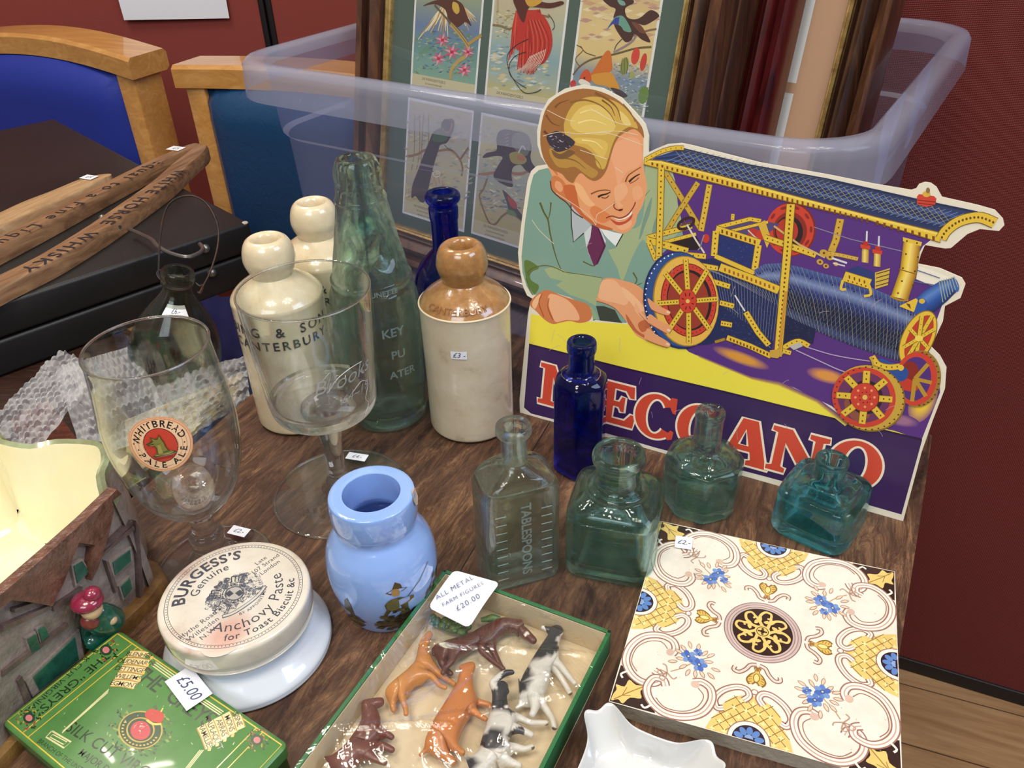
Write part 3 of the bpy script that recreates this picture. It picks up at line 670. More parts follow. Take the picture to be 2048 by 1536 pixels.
a.up(); a.tr=lambda p:p; caption(a,CAP); done(a)
# card 5: two displaying birds
a=card(.1422,.2338,.0235,.149); panel(a,[(0,'cdc79e'),(.3,'ccc8a6'),(.55,'a6b0a8'),(.8,'b8b08c'),(1,'c4b884')])
dabs(a,(958,255,1060,450),150,['dcd8b0','a8ac8c','c0b488','90a0a0','b8a890'],7); dabs(a,(960,380,1060,420),60,['8a98a0','c6c8c0','6f8088'],7)
a.stroke([(955,350),(985,346),(1010,344),(1040,348),(1062,338)],5,'a87c5c',5); a.stroke([(975,352),(966,378),(958,392),(966,420),(978,446),(990,448),(1004,432),(1020,426),(1046,444)],4,'8c7052',5); a.up()
a.blob([(1002,260),(1030,262),(1052,270),(1062,292),(1060,315),(1066,330),(1080,345),(1066,350),(1050,340),(1040,330),(1026,334),(1022,350),(1024,374),(1000,366),(986,352),(996,330),(1004,315),(990,312),(965,316),(972,306),(992,300),(992,275)],'463c44'); a.up()
a.blob([(1026,270),(1040,264),(1056,272),(1060,290),(1054,310),(1040,312),(1030,300),(1022,286)],'7c7c70'); a.blob([(1018,308),(1036,304),(1052,318),(1046,328),(1024,326)],'a8a05c'); a.blob([(1034,310),(1048,314),(1046,322),(1036,320)],'c47a54'); a.stroke([(1036,306),(1044,292),(1050,300)],2.5,'d8dce0',4)
for k in range(4): a.stroke([(1010,270+k*7),(1016,268+k*7)],1.5,'a8a0a8')
a.up(); a.blob([(1004,380),(1018,392),(1032,408),(1034,418),(1046,434),(1058,452),(1050,448),(1034,434),(1018,424),(1012,404)],'4f4a4c'); a.blob([(1014,392),(1030,404),(1032,418),(1020,412)],'b04a48'); a.blob([(1012,420),(1026,422),(1032,432),(1018,430)],'68885c')
a.up(); a.tr=lambda p:p; caption(a,CAP[:2]+[('groote steenparadijsvogel',.0026)]); done(a)
# ================================================================== cutout advertising sign
BO=at(1040,825); BB=at(1805,1042); bu=(BB-BO).normalized(); bn=Vector((-bu.y,bu.x,0)); bph=math.radians(12.6); bv=bn*math.sin(bph)+Vector((0,0,1))*math.cos(bph)
BP=Plane(BO,bu,bv); BN=BP.n if BP.n.dot(CAM-BO)>0 else -BP.n
BP.n=BP.u.cross(BP.v)
def bpt(u,v,h): return BO+bu*u+bv*v+BN*h
sign=empty('cutout_sign',BO+(BB-BO)/2,'die-cut cardboard shop sign of a boy with a toy traction engine, leaning on the tub','sign')
OUT=[(1040,826),(1039,800),(1046,728),(1056,628),(1060,608),(1066,598),(1054,591),(1046,573),(1038,532),(1036,505),(1043,444),(1055,362),(1062,342),(1073,332),(1093,329),(1082,313),(1075,290),(1074,262),(1082,225),(1097,198),(1130,177),(1166,169),(1205,176),(1242,195),(1270,224),(1290,248),(1297,272),(1296,305),(1313,297),(1335,288),(1362,286),(1386,291),(1520,325),(1655,349),(1745,367),(1822,380),(1832,377),(1838,368),(1850,364),(1862,366),(1873,374),(1884,394),(1955,410),(1990,420),(2006,437),(2009,450),(1998,462),(1960,458),(1935,468),(1902,496),(1890,497),(1850,490),(1842,508),(1836,528),(1880,537),(1924,556),(1931,568),(1921,596),(1890,612),(1886,642),(1862,694),(1880,712),(1893,736),(1890,777),(1865,842),(1843,905),(1806,1043),(1650,998),(1500,958),(1310,908),(1180,869),(1100,849),(1058,838)]
outl=[BP.px(*p) for p in OUT]
mn=min(v for u,v in outl); outl=[(u,v-min(mn,0)*0) for u,v in outl]
bm=bmesh.new(); prism(bm,outl,-.0022,0,bpt); simple('card_edge','e3ddcb',.6)
obj('card_board',bm,'card_edge',sign,0)
a=Art(); a.tr=lambda p:BP.px(*p); a.k=1/2330.
ST=a.stroke
# ground colours
a.poly([(1062,628),(1130,640),(1250,648),(1370,660),(1439,731),(1536,765),(1621,790),(1700,846),(1838,870),(1843,880),(1640,831),(1450,784),(1250,737),(1058,688)],'efe04a')
a.poly([(1340,330),(1500,350),(1700,400),(1880,466),(1846,492),(1836,510),(1832,530),(1880,560),(1888,600),(1870,650),(1856,700),(1878,740),(1880,785),(1862,832),(1843,880),(1790,862),(1700,842),(1663,812),(1621,792),(1590,776),(1558,764),(1523,764),(1490,751),(1439,731),(1378,704),(1330,660),(1290,560)],'573080')
a.poly([(1837,532),(1876,545),(1915,562),(1908,580),(1860,570),(1832,558)],'efeada')
a.poly([(1058,690),(1250,738),(1450,785),(1640,832),(1844,881),(1803,1029),(1650,985),(1500,945),(1310,895),(1180,857),(1105,838),(1062,827),(1048,815)],'3a2056'); a.up()
a.grad([(1058,687),(1250,735),(1450,782),(1640,829),(1844,877)],[(1058,691),(1250,739),(1450,786),(1640,833),(1844,882)],[(0,'2b1640'),(1,'2b1640')])
a.glow(1482,716,62,13,20,'d8983c','573080'); a.glow(1655,752,44,15,14,'dc9648','5f3580'); a.glow(1846,800,26,48,22,'f0c83e','8a5a78'); a.glow(1800,840,40,13,12,'a07090','573080')
a.grad([(1392,708),(1500,752),(1560,763),(1640,800),(1700,845)],[(1400,716),(1505,760),(1556,772),(1632,806),(1690,852)],[(0,'573080'),(.6,'b48a58'),(1,'efe04a')]); a.up()
# boy: jumper
TEAL='7fa294'; LG='a3b389'; OL='59602c'
a.poly([(1095,336),(1078,340),(1067,350),(1061,372),(1050,444),(1043,513),(1045,545),(1053,572),(1064,590),(1080,590),(1090,580),(1140,595),(1184,617),(1192,640),(1252,646),(1296,610),(1300,560),(1310,520),(1366,470),(1352,400),(1346,346),(1290,322),(1250,400),(1150,370)],TEAL); a.up()
a.blob([(1292,328),(1318,338),(1346,348),(1356,410),(1362,455),(1330,490),(1300,500),(1285,480),(1262,520),(1246,560),(1236,540),(1232,490),(1250,462),(1280,450),(1290,400)],LG)
a.poly([(1216,500),(1232,496),(1262,476),(1258,500),(1262,522),(1246,530),(1240,545),(1228,524)],LG)
a.poly([(1088,538),(1110,533),(1138,545),(1172,548),(1204,556),(1196,590),(1192,612),(1170,600),(1140,590),(1112,570),(1126,562),(1100,556)],'a0b184')
a.blob([(1050,520),(1052,556),(1062,580),(1070,588),(1078,572),(1062,560),(1062,545),(1078,535)],'5d7a3c'); a.up()
for L_,w in (([(1080,405),(1088,425),(1096,440),(1100,465),(1108,500),(1116,525),(1122,538)],4),([(1102,405),(1100,425),(1096,440)],3),([(1055,545),(1066,536),(1090,531),(1112,536),(1130,544),(1165,549),(1205,556)],2.5),([(1054,544),(1058,549),(1066,540)],2),([(1052,556),(1060,580),(1066,590)],2.5),([(1266,545),(1274,560),(1268,572),(1284,566)],3),([(1166,523),(1186,532),(1192,528)],2.5),([(1284,400),(1290,392),(1300,380)],1.5)): ST(L_,w,OL,4,w1=w*.4)
a.blob([(1286,440),(1296,410),(1304,395),(1300,425),(1290,452),(1284,470),(1278,478)],'7a9888'); a.blob([(1310,440),(1320,434),(1326,470),(1312,490),(1304,470)],'7a9888'); a.up()
# collar, shirt, tie
a.poly([(1142,408),(1160,430),(1180,447),(1183,455),(1168,466),(1147,484),(1143,450)],'b3bdc2'); a.poly([(1200,456),(1230,465),(1246,468),(1232,493),(1216,478),(1209,470)],'e6ebec'); a.poly([(1168,466),(1182,452),(1200,456),(1212,482),(1208,494),(1180,515),(1172,490)],'cfd8da'); a.up()
ST([(1142,409),(1143,450),(1147,484),(1168,466)],2,'2c2a26'); ST([(1232,493),(1246,468)],2,'2c2a26')
a.poly([(1184,449),(1198,456),(1203,468),(1212,492),(1196,528),(1188,532),(1177,505),(1174,494),(1181,474)],'6a2c54'); a.up(); ST([(1197,458),(1209,492),(1194,526)],2.2,'4a1c3c')
# left fist
SK='e6a070'; SH='c26a3e'; SL='f2bd90'
a.blob([(1060,610),(1066,596),(1082,584),(1096,580),(1120,590),(1150,600),(1174,608),(1184,624),(1180,640),(1160,646),(1140,642),(1122,645),(1106,648),(1090,640),(1072,622)],'cf7c4c'); a.up()
a.blob([(1100,588),(1124,594),(1140,604),(1154,622),(1158,640),(1132,640),(1112,644),(1104,630),(1096,606)],'f0b488'); a.blob([(1064,608),(1072,594),(1082,588),(1078,602),(1070,618)],SL); a.up()
ST([(1084,588),(1078,606),(1088,634)],2,'a2502c',4); ST([(1098,596),(1096,616),(1106,640)],2,'a2502c',4)
ST([(1184,618),(1192,636),(1186,640)],2.4,'2c241c',3)
a.poly([(1181,610),(1194,628),(1196,638),(1186,640)],'8fae86'); a.poly([(1192,612),(1208,612),(1230,620),(1240,640),(1245,646),(1200,641)],'3d4438'); a.up()
# right hand
a.poly(catmull([(1205,560),(1216,556),(1230,557),(1250,562),(1270,568),(1286,580),(1294,592),(1306,604),(1322,614),(1338,620),(1342,624),(1336,630),(1322,626),(1306,620),(1298,626),(1308,636),(1330,648),(1342,656),(1342,664),(1330,665),(1312,656),(1300,650),(1308,660),(1326,672),(1340,684),(1341,692),(1330,692),(1310,686),(1290,680),(1272,670),(1258,650),(1246,634),(1230,616),(1210,606),(1193,602),(1198,582)],3,True),SK); a.up()
a.blob([(1205,562),(1228,560),(1240,572),(1258,590),(1252,610),(1232,606),(1200,598),(1198,584)],'f0b68a'); a.blob([(1244,574),(1262,586),(1280,604),(1290,620),(1276,622),(1262,606),(1250,592)],SL)
a.blob([(1272,606),(1284,626),(1300,640),(1318,652),(1306,652),(1288,640),(1270,622)],'eeb083'); a.blob([(1252,628),(1266,648),(1276,662),(1300,676),(1322,684),(1290,676),(1270,664),(1256,646)],SH); a.blob([(1284,664),(1276,648),(1290,640),(1300,654)],SH); a.up()
for L_ in ([(1296,626),(1290,612),(1284,600)],[(1300,650),(1288,638),(1278,626)],[(1322,615),(1308,606),(1294,592)],[(1193,602),(1210,607),(1230,617),(1246,635)],[(1306,662),(1290,652)]): ST(L_,1.6,'9c4e2a',3,w1=.6)
for x,y in ((1338,623),(1337,659),(1335,688)): a.poly(ell(x,y,4,2.4,20),'f4cda8')
a.up()
# head
a.poly(catmull([(1096,320),(1104,352),(1108,382),(1126,398),(1146,410),(1160,428),(1184,444),(1210,455),(1232,463),(1247,467),(1260,460),(1271,447),(1275,430),(1285,412),(1292,386),(1294,372),(1290,350),(1286,320),(1287,290),(1284,262),(1262,240),(1200,230),(1130,260)],3,True),SK); a.up()
a.blob([(1106,352),(1118,354),(1130,366),(1136,384),(1141,402),(1133,402),(1118,393),(1106,380),(1101,366)],'d07e4c'); a.blob([(1112,362),(1122,366),(1126,378),(1120,384),(1110,374)],'e8a276'); ST([(1101,362),(1104,380),(1118,394),(1134,406),(1148,424),(1166,436)],2,'5a2c18',4)
# cheek and jaw shadows, highlights
a.blob([(1128,372),(1150,372),(1156,400),(1164,424),(1190,444),(1226,458),(1204,458),(1172,440),(1146,414),(1132,394)],'c9693a'); a.blob([(1086,296),(1094,320),(1108,344),(1116,350),(1104,324),(1098,300)],'c9803e')
a.blob([(1150,365),(1164,372),(1180,398),(1190,410),(1176,412),(1160,396),(1152,380)],'f0b884'); a.blob([(1220,300),(1250,276),(1278,280),(1284,320),(1272,336),(1254,344),(1236,370),(1230,340)],'ecaa80')
a.blob([(1232,372),(1248,366),(1256,382),(1248,396),(1240,404),(1246,412),(1237,416),(1231,400),(1228,384)],'ecb084'); a.blob([(1266,376),(1280,372),(1286,390),(1276,400),(1266,396)],'ebab7e'); a.blob([(1232,440),(1250,446),(1262,440),(1262,452),(1246,460),(1234,454)],'efb084')
a.blob([(1190,412),(1212,424),(1222,436),(1206,446),(1188,436),(1180,420)],'dd8650'); a.up()
ST([(1182,388),(1196,382),(1212,380),(1222,382)],2.6,'8c4e26',4,w1=1.2); ST([(1251,364),(1256,352),(1266,344),(1282,334)],3,'8c4e26',4,w1=1.4)
ST([(1196,394),(1204,390),(1213,388),(1221,384)],4,'3a2416',4,w1=1.6); ST([(1203,395),(1212,396),(1218,391)],1.6,'6a3c20',3); ST([(1258,364),(1264,358),(1272,352),(1280,348)],4,'3a2416',4,w1=1.6); ST([(1260,367),(1270,362),(1278,355)],1.4,'8a4a2a',3)
ST([(1230,404),(1228,414),(1236,420),(1246,418)],2.2,'94451f',4); a.poly(ell(1241,420,4.5,2.2,-10),'6a2c16')
ST([(1212,436),(1224,432),(1240,436),(1256,429),(1267,414),(1271,404)],2,'8a3c22',5)
a.blob([(1228,436),(1241,438),(1255,432),(1264,422),(1262,430),(1251,437),(1238,440)],'f6efe2'); a.up(); a.blob([(1220,437),(1236,444),(1252,441),(1265,428),(1262,438),(1250,447),(1234,450)],'c44e38'); a.up()
# hair
a.poly(catmull([(1100,336),(1088,318),(1081,290),(1082,256),(1090,222),(1106,200),(1130,186),(1166,177),(1204,184),(1240,203),(1264,229),(1284,254),(1288,276),(1280,266),(1268,258),(1252,264),(1238,274),(1228,292),(1220,318),(1214,338),(1204,354),(1190,362),(1176,357),(1162,346),(1152,356),(1146,366),(1134,360),(1124,348),(1110,342)],3,True),'a06c3a'); a.up()
a.blob([(1128,250),(1136,225),(1150,206),(1176,194),(1210,196),(1240,208),(1262,230),(1276,256),(1258,254),(1238,268),(1226,290),(1216,318),(1208,338),(1194,332),(1188,310),(1170,296),(1146,288),(1132,272)],'cfab52')
a.blob([(1098,300),(1120,296),(1150,310),(1176,330),(1196,344),(1186,356),(1170,348),(1150,334),(1130,336),(1112,330)],'b98d44'); a.up()
a.blob([(1140,246),(1150,226),(1168,212),(1196,210),(1216,222),(1232,244),(1226,262),(1206,270),(1180,268),(1152,262)],'e0c46c'); a.blob([(1150,276),(1180,276),(1206,280),(1216,292),(1206,316),(1194,308),(1176,290),(1156,286)],'dcbc60'); a.blob([(1240,222),(1256,236),(1262,250),(1250,250),(1242,238)],'e4cc78')
for L_,w,c in (([(1140,205),(1170,200),(1200,210),(1222,230),(1232,250)],3.5,'8c6230'),([(1190,186),(1214,198),(1234,216),(1242,240)],5,'84582c'),([(1130,236),(1122,256),(1128,276),(1146,290)],4,'9a6e38'),([(1204,200),(1222,214),(1230,232)],3,'7a5026'),([(1092,230),(1104,246),(1120,252)],4,'7c4c28'),([(1088,262),(1104,276),(1124,280)],5,'6a4024'),([(1110,215),(1120,206),(1138,200)],4,'7c5028'),([(1150,300),(1176,306),(1198,326),(1204,346)],2.5,'94702e'),([(1130,316),(1152,322),(1172,338)],3,'8a6430'),([(1256,262),(1240,266),(1226,288),(1214,330)],2.5,'a57a34'),([(1160,226),(1184,220),(1208,232)],2.5,'f0dc92'),([(1156,246),(1184,240),(1214,250)],3,'f0dc92'),([(1164,280),(1190,284),(1206,298)],2.5,'f2e09a'),([(1246,208),(1262,226),(1270,244)],2.5,'8c6230')): ST(L_,w,c,4,w1=.8)
a.up(); a.blob([(1094,272),(1112,262),(1128,268),(1142,276),(1150,286),(1136,298),(1116,304),(1104,296),(1096,284)],'3e3640'); a.up(); dabs(a,(1100,270,1140,298),26,['8c88a4','b8b0c8','2a2430'],4)
a.blob([(1104,300),(1120,308),(1138,300),(1150,306),(1128,318),(1110,314)],'7a5838')
for L_ in ([(1094,220),(1130,238),(1150,242)],[(1086,272),(1120,264),(1160,268),(1214,266),(1286,290)],[(1180,216),(1230,244),(1262,250)],[(1170,268),(1230,262),(1276,270)],[(1160,300),(1214,318)],[(1230,334),(1246,346)],[(1112,386),(1150,410),(1176,430),(1192,450)],[(1192,450),(1194,430),(1210,420),(1232,404)],[(1064,440),(1080,462),(1108,488)]): ST(L_,.9,'e9dcc4',4)
a.up()
# engine -------------------------------------------------
YE='e2bf3e'; YL='f0d460'; BR='6a4418'; RD='cc4230'; BK='2a1c20'; NB='27326e'
def strip(L_,w=9,holes=0,c=YE,n=0,hc=BR,round_=True):
    ST(L_,w+2,'7a5a1c',n); a.up(); ST(L_,w,c,n); a.up()
    if holes:
        Q=catmull(L_,n) if n else L_; tot=[0]
        for p,q in zip(Q,Q[1:]): tot.append(tot[-1]+math.hypot(q[0]-p[0],q[1]-p[1]))
        for k in range(holes):
            s_=(k+.5)/holes*tot[-1]; i=max(j for j in range(len(Q)) if tot[j]<=s_); i=min(i,len(Q)-2); t=(s_-tot[i])/(tot[i+1]-tot[i]); x=Q[i][0]+(Q[i+1][0]-Q[i][0])*t; y=Q[i][1]+(Q[i+1][1]-Q[i][1])*t
            a.poly(ell(x,y,w*.17,w*.2,0,8),hc)
        a.up()
def slots(A,B,n,w,h,c='7a4418'):
    dx,dy=B[0]-A[0],B[1]-A[1]; d=math.hypot(dx,dy); ux,uy=dx/d,dy/d
    for k in range(n):
        t=(k+.5)/n; x,y=A[0]+dx*t,A[1]+dy*t; a.poly([(x-ux*w-uy*-h*0,y-h),(x+ux*w,y-h+uy*w),(x+ux*w,y+h+uy*w),(x-ux*w,y+h)],c)
    a.up()
def hatch(poly,A,B,C,D,n,c,w=.6):
    for k in range(n+1):
        t=k/n; ST([(A[0]+(B[0]-A[0])*t,A[1]+(B[1]-A[1])*t),(C[0]+(D[0]-C[0])*t,C[1]+(D[1]-C[1])*t)],w,c)
# far posts, bracing
strip([(1332,346),(1368,404),(1400,456)],8,9,'c9a53a'); strip([(1396,365),(1360,420),(1329,470)],8,9,'c9a53a'); strip([(1419,369),(1410,420),(1402,462)],9,9,'d8b440'); strip([(1681,438),(1672,480),(1662,505)],10,6,'d0a83c')
# flywheel
a.poly(ell(1582,459,50,54,0),'7c2a1c'); a.up(); a.poly(ell(1580,459,48,52),RD); a.up(); a.poly(ell(1580,462,34,38),'8a2c22'); a.poly(ell(1578,464,28,32),BK); a.up(); a.poly(ell(1574,462,22,25),'b83a2a')
for k in range(10): t=k*36; a.poly(ell(1580+42*math.cos(math.radians(t)),459+45*math.sin(math.radians(t)),7,3,t+90,10),'8c2a20')
a.up()
# roof
a.grad([(1312,314),(1360,298),(1378,302),(1500,332),(1655,360),(1760,380),(1831,399),(1905,412),(1960,426)],[(1300,322),(1342,330),(1400,345),(1500,368),(1580,388),(1700,418),(1780,440),(1850,458),(1882,464)],[(0,'39465e'),(.2,'2a3a70'),(.34,'3c5a9c'),(.4,'25305c'),(.62,'2b3a6c'),(.7,'4668a8'),(.76,'25305c'),(1,'2e3c66')]); a.up()
for k in range(46):
    t=k/46; x=1330+t*560; y=324+t*132; ST([(x,y),(x+62,y-22*(1-t*.1)-3)],.7,'8c94a0'); 
for k in range(40):
    t=k/40; x=1350+t*540; y=300+t*118; ST([(x,y),(x+30,y+38)],.6,'a8a060')
a.up(); ST([(1366,297),(1500,330),(1655,358),(1831,398),(1955,424)],2.2,'23305a')
# roof beam
a.poly([(1288,318),(1322,320),(1440,350),(1580,388),(1749,432),(1881,464),(1881,486),(1741,442),(1580,405),(1430,367),(1288,330)],'8a681c'); a.up(); a.poly([(1289,320),(1322,322),(1440,352),(1580,390),(1749,434),(1880,466),(1880,484),(1741,440),(1580,403),(1430,365),(1289,328)],YE); a.up()
a.grad([(1289,320),(1322,322),(1440,352),(1580,390),(1749,434),(1880,466)],[(1289,323),(1322,326),(1440,356),(1580,395),(1749,439),(1880,471)],[(0,YL),(1,YL)]); a.up()
slots((1300,326),(1440,362),14,2,3); slots((1440,362),(1600,405),16,2,4); slots((1600,405),(1740,442),13,2,4.4); slots((1748,444),(1874,478),9,2.6,4.6)
strip([(1882,478),(1892,462),(1912,446),(1936,437),(1962,435),(1990,446)],14,16,YE,4); strip([(1290,320),(1306,311),(1328,301),(1350,296),(1368,296)],6,8,YE,4)
a.poly([(1834,393),(1838,388),(1868,392),(1873,397),(1870,410),(1852,414),(1834,408)],RD); a.up(); ST([(1835,400),(1872,404)],1.3,'7a2018'); ST([(1836,406),(1870,410)],1.3,'7a2018'); a.poly(ell(1853,388,8,6),'d9b040'); a.poly(ell(1856,381,4,6),'8a7040'); a.up()
# tender / seat frame at the left
a.poly([(1334,484),(1390,466),(1406,500),(1372,500)],BK); a.up()
strip([(1294,476),(1330,466),(1384,452)],8,9); strip([(1330,484),(1392,468)],5,5); strip([(1294,480),(1340,493),(1376,503)],11,6); strip([(1298,486),(1312,520)],8,4); strip([(1320,488),(1316,516)],8,3)
strip([(1323,335),(1321,420),(1318,512)],10,16)
strip([(1466,428),(1465,440)],5,2)
# cab box
a.poly([(1432,462),(1516,490),(1510,545),(1430,512)],NB); a.up(); dabs(a,(1436,470,1505,535),60,['141c48','4a5ca0'],2.4)
a.poly([(1436,452),(1500,437),(1560,448),(1520,480)],'544878'); a.up(); a.poly(ell(1508,466,13,9,20),'b83428'); a.poly(ell(1522,470,9,10),'c43c2c'); a.up(); ST([(1496,460),(1510,474),(1520,480)],2,'c8c8c8',3)
strip([(1434,455),(1500,438),(1522,442)],6,8); strip([(1446,466),(1536,444)],4,6)
strip([(1432,458),(1520,486)],11,0); slots((1440,461),(1514,485),8,2,3.6); strip([(1432,462),(1428,512)],10,5); strip([(1517,490),(1508,548)],10,6); strip([(1430,512),(1508,546)],7,0)
a.poly([(1516,448),(1530,440),(1542,478),(1534,496)],'d6b23e'); a.up()
# boiler
top=[(1508,540),(1530,528),(1560,526),(1600,534),(1650,548),(1692,558),(1740,574),(1782,592),(1815,606),(1845,622)]
bot=[(1520,610),(1545,622),(1572,632),(1600,646),(1628,660),(1660,674),(1700,690),(1740,704),(1770,714),(1800,722)]
a.grad(top,bot,[(0,'4a5f9c'),(.12,'2c3c84'),(.24,'7e92c4'),(.36,'2c3a7c'),(.55,'1a1f3c'),(.8,'1c2140'),(.92,'3c4a78'),(1,'232a50')]); a.up()
def lerp2(A,t):
    s_=t*(len(A)-1); i=min(int(s_),len(A)-2); f_=s_-i; return (A[i][0]+(A[i+1][0]-A[i][0])*f_,A[i][1]+(A[i+1][1]-A[i][1])*f_)
for k in range(44):
    p=lerp2(top,k/44); q=lerp2(bot,min(1,k/44+.14)); ST([p,((p[0]+q[0])/2+5,(p[1]+q[1])/2-3),q],.45,'8c9080' if k%3 else 'b8b488')
for k in range(44):
    p=lerp2(top,min(1,k/44+.05)); q=lerp2(bot,max(0,k/44-.09)); ST([p,((p[0]+q[0])/2+5,(p[1]+q[1])/2-3),q],.4,'6c7698')
a.up()
for k in range(9):
    for j in (.15,.45,.8):
        p=lerp2(top,k/9+.05);q=lerp2(bot,k/9+.05); a.poly(ell(p[0]+(q[0]-p[0])*j,p[1]+(q[1]-p[1])*j,1.6,1.6,0,8),'0e1230')
a.up()
# side plates
SIDE=[(1400,520),(1428,516),(1470,540),(1520,560),(1562,580),(1552,650),(1543,702),(1500,690),(1452,674),(1420,688),(1395,690),(1435,610)]
a.poly(SIDE,'232b58'); a.up(); dabs(a,(1440,560,1545,690),330,['3b4a86','151a38','4c5a90','1a2044'],2.6)
for k in range(26):
    ST([(1405+k*6.4,528+k*2.2),(1426+k*5,600+k*3.4)],.6,'7c86a4'); ST([(1400+k*6,534+k*2.1),(1440+k*4.6,546+k*2.6)],.5,'8c90a0')
a.poly([(1572,630),(1600,645),(1632,658),(1626,688),(1600,678),(1564,698)],'1e2448'); a.up(); dabs(a,(1576,642,1622,684),60,['36427a','12162e'],2.4)
for L_ in ([(1398,530),(1436,537)],[(1424,562),(1460,573)],[(1440,605),(1468,612)],[(1442,646),(1464,650)],[(1372,509),(1412,513)]): strip(L_,8,4)
strip([(1440,534),(1500,556),(1558,580)],13,0); slots((1446,537),(1552,577),12,2,3.4,'a05a28')
strip([(1454,675),(1500,692),(1542,712)],9,0); slots((1458,677),(1538,709),12,1.8,2.6)
strip([(1430,684),(1450,678)],4,3,'b08a34'); strip([(1492,624),(1516,664),(1538,690)],9,10); ST([(1470,590),(1490,622)],2.6,'d8dadc')
strip([(1561,700),(1580,688),(1598,682),(1618,692)],8,6,YE,3); strip([(1562,700),(1582,706)],7,3); a.poly([(1578,692),(1600,684),(1606,692),(1588,700)],'b8b8b0'); a.up()
ST([(1592,700),(1640,722),(1680,740),(1720,752)],1.8,'b8a8c8',4); ST([(1614,694),(1660,708),(1700,716),(1740,722)],1.6,'b8a8c8',4)
ST([(1628,454),(1700,478),(1820,506)],1.2,'8a8aa0'); 
# valve gear rod
strip([(1530,475),(1580,492),(1632,510)],9,10); ST([(1548,452),(1600,490),(1650,515)],3,'d0b070',0); strip([(1640,504),(1680,510),(1716,518)],5,9,'d0ac50')
for x,y,r in ((1648,506,9),(1660,514,8),(1640,524,7),(1652,532,6),(1666,500,6),(1672,528,5)): a.poly(ell(x,y,r,r*.8,20,12),'c8a040'); 
a.up()
for x,y in ((1648,506),(1660,514),(1640,524),(1652,532)): a.poly(ell(x,y,2.5,2.5,0,8),'5a3c18')
ST([(1664,516),(1694,526)],3,'d6d8dc'); ST([(1666,526),(1690,532)],2,'d6d8dc'); a.up()
strip([(1582,408),(1575,500),(1566,600),(1556,712)],12,34); ST([(1572,582),(1560,700)],5,'c89434'); a.poly([(1540,700),(1560,698),(1568,706),(1556,716),(1540,714)],'c8a040'); a.up()
# cylinder block and pistons
a.poly([(1694,540),(1716,532),(1748,544),(1750,572),(1722,570),(1690,560)],'2c3a78'); a.poly([(1750,545),(1780,536),(1776,570),(1750,578)],'d0b048'); a.up()
for k in range(4): ST([(1752,548+k*8),(1780,540+k*8)],1.4,'4a3820')
strip([(1688,552),(1740,568)],15,0); slots((1694,552),(1734,565),4,1.6,3.2); slots((1692,560),(1736,573),5,1.4,1.6); ST([(1686,560),(1682,578),(1692,578)],4,YE,3); ST([(1738,570),(1742,588),(1728,592)],4,YE,3); a.up()
for x,y0,y1 in ((1731,490,524),(1755,500,532)):
    ST([(x+3,y0-28),(x+2,y0)],2.5,'d4d6dc'); a.grad([(x-7,y0+6),(x-8,y1)],[(x+7,y0+8),(x+6,y1+2)],[(0,'a8802c'),(.4,'f2da78'),(1,'a8802c')]); a.up(); a.poly([(x-10,y0-2),(x+10,y0+1),(x+9,y0+9),(x-10,y0+6)],RD); a.poly([(x-5,y0-8),(x+6,y0-7),(x+6,y0+2),(x-5,y0)],'b83426'); a.up()
# chimney
a.grad([(1808,476),(1800,540),(1782,592)],[(1842,484),(1834,546),(1816,600)],[(0,'a87c20'),(.25,'e8c63e'),(.45,'f4de78'),(.8,'c8982c'),(1,'8a6420')]); a.up()
ST([(1798,538),(1832,548)],1.6,'8a6420'); ST([(1781,592),(1800,600),(1817,600)],3,'b08428',3); a.poly([(1806,474),(1844,484),(1842,492),(1806,482)],YE); a.up()
for x,y in ((1812,508),(1836,514),(1806,536),(1830,542),(1804,562),(1796,586),(1826,570),(1814,482),(1834,486)): a.poly(ell(x,y,2,2,0,8),'5a3c18')
a.up()
# generator at the nose
ST([(1834,540),(1880,556)],1.4,'5a6a90'); ST([(1826,562),(1870,570)],1.4,'5a6a90')
a.grad([(1830,598),(1850,580),(1880,562),(1906,556)],[(1846,628),(1870,622),(1894,602),(1914,582)],[(0,'274a94'),(.3,'5c86cc'),(.6,'2b56a8'),(1,'1a2c5c')]); a.poly(ell(1910,569,7,15,-20),'3a66b4'); a.poly(ell(1840,612,14,17,20),'2c55a4'); a.up()
for k in range(7): ST([(1878+k*5,561-k*1.4),(1886+k*5,604-k*5)],1.1,'a8b08c')
a.poly([(1798,612),(1832,596),(1836,600),(1828,624)],YE); a.up(); a.poly([(1812,606),(1820,608),(1822,618),(1816,612)],BR); a.poly(ell(1844,602,6,5),'d8b440'); a.up()
# boiler front
RO=-64
a.poly(ell(1836,676,60,32,RO),'8a681c'); a.up(); a.poly(ell(1836,676,58,30,RO),YE); a.up(); a.poly(ell(1838,676,50,22,RO),'c23a2a'); a.up()
for k in range(8):
    t=math.radians(k*45+10); c,s_=math.cos(math.radians(RO)),math.sin(math.radians(RO)); x,y=52*math.cos(t),24*math.sin(t); strip([(1838,676),(1838+x*c-y*s_,676+x*s_+y*c)],5,4)
a.poly(ell(1838,676,8,6),YL); a.up()
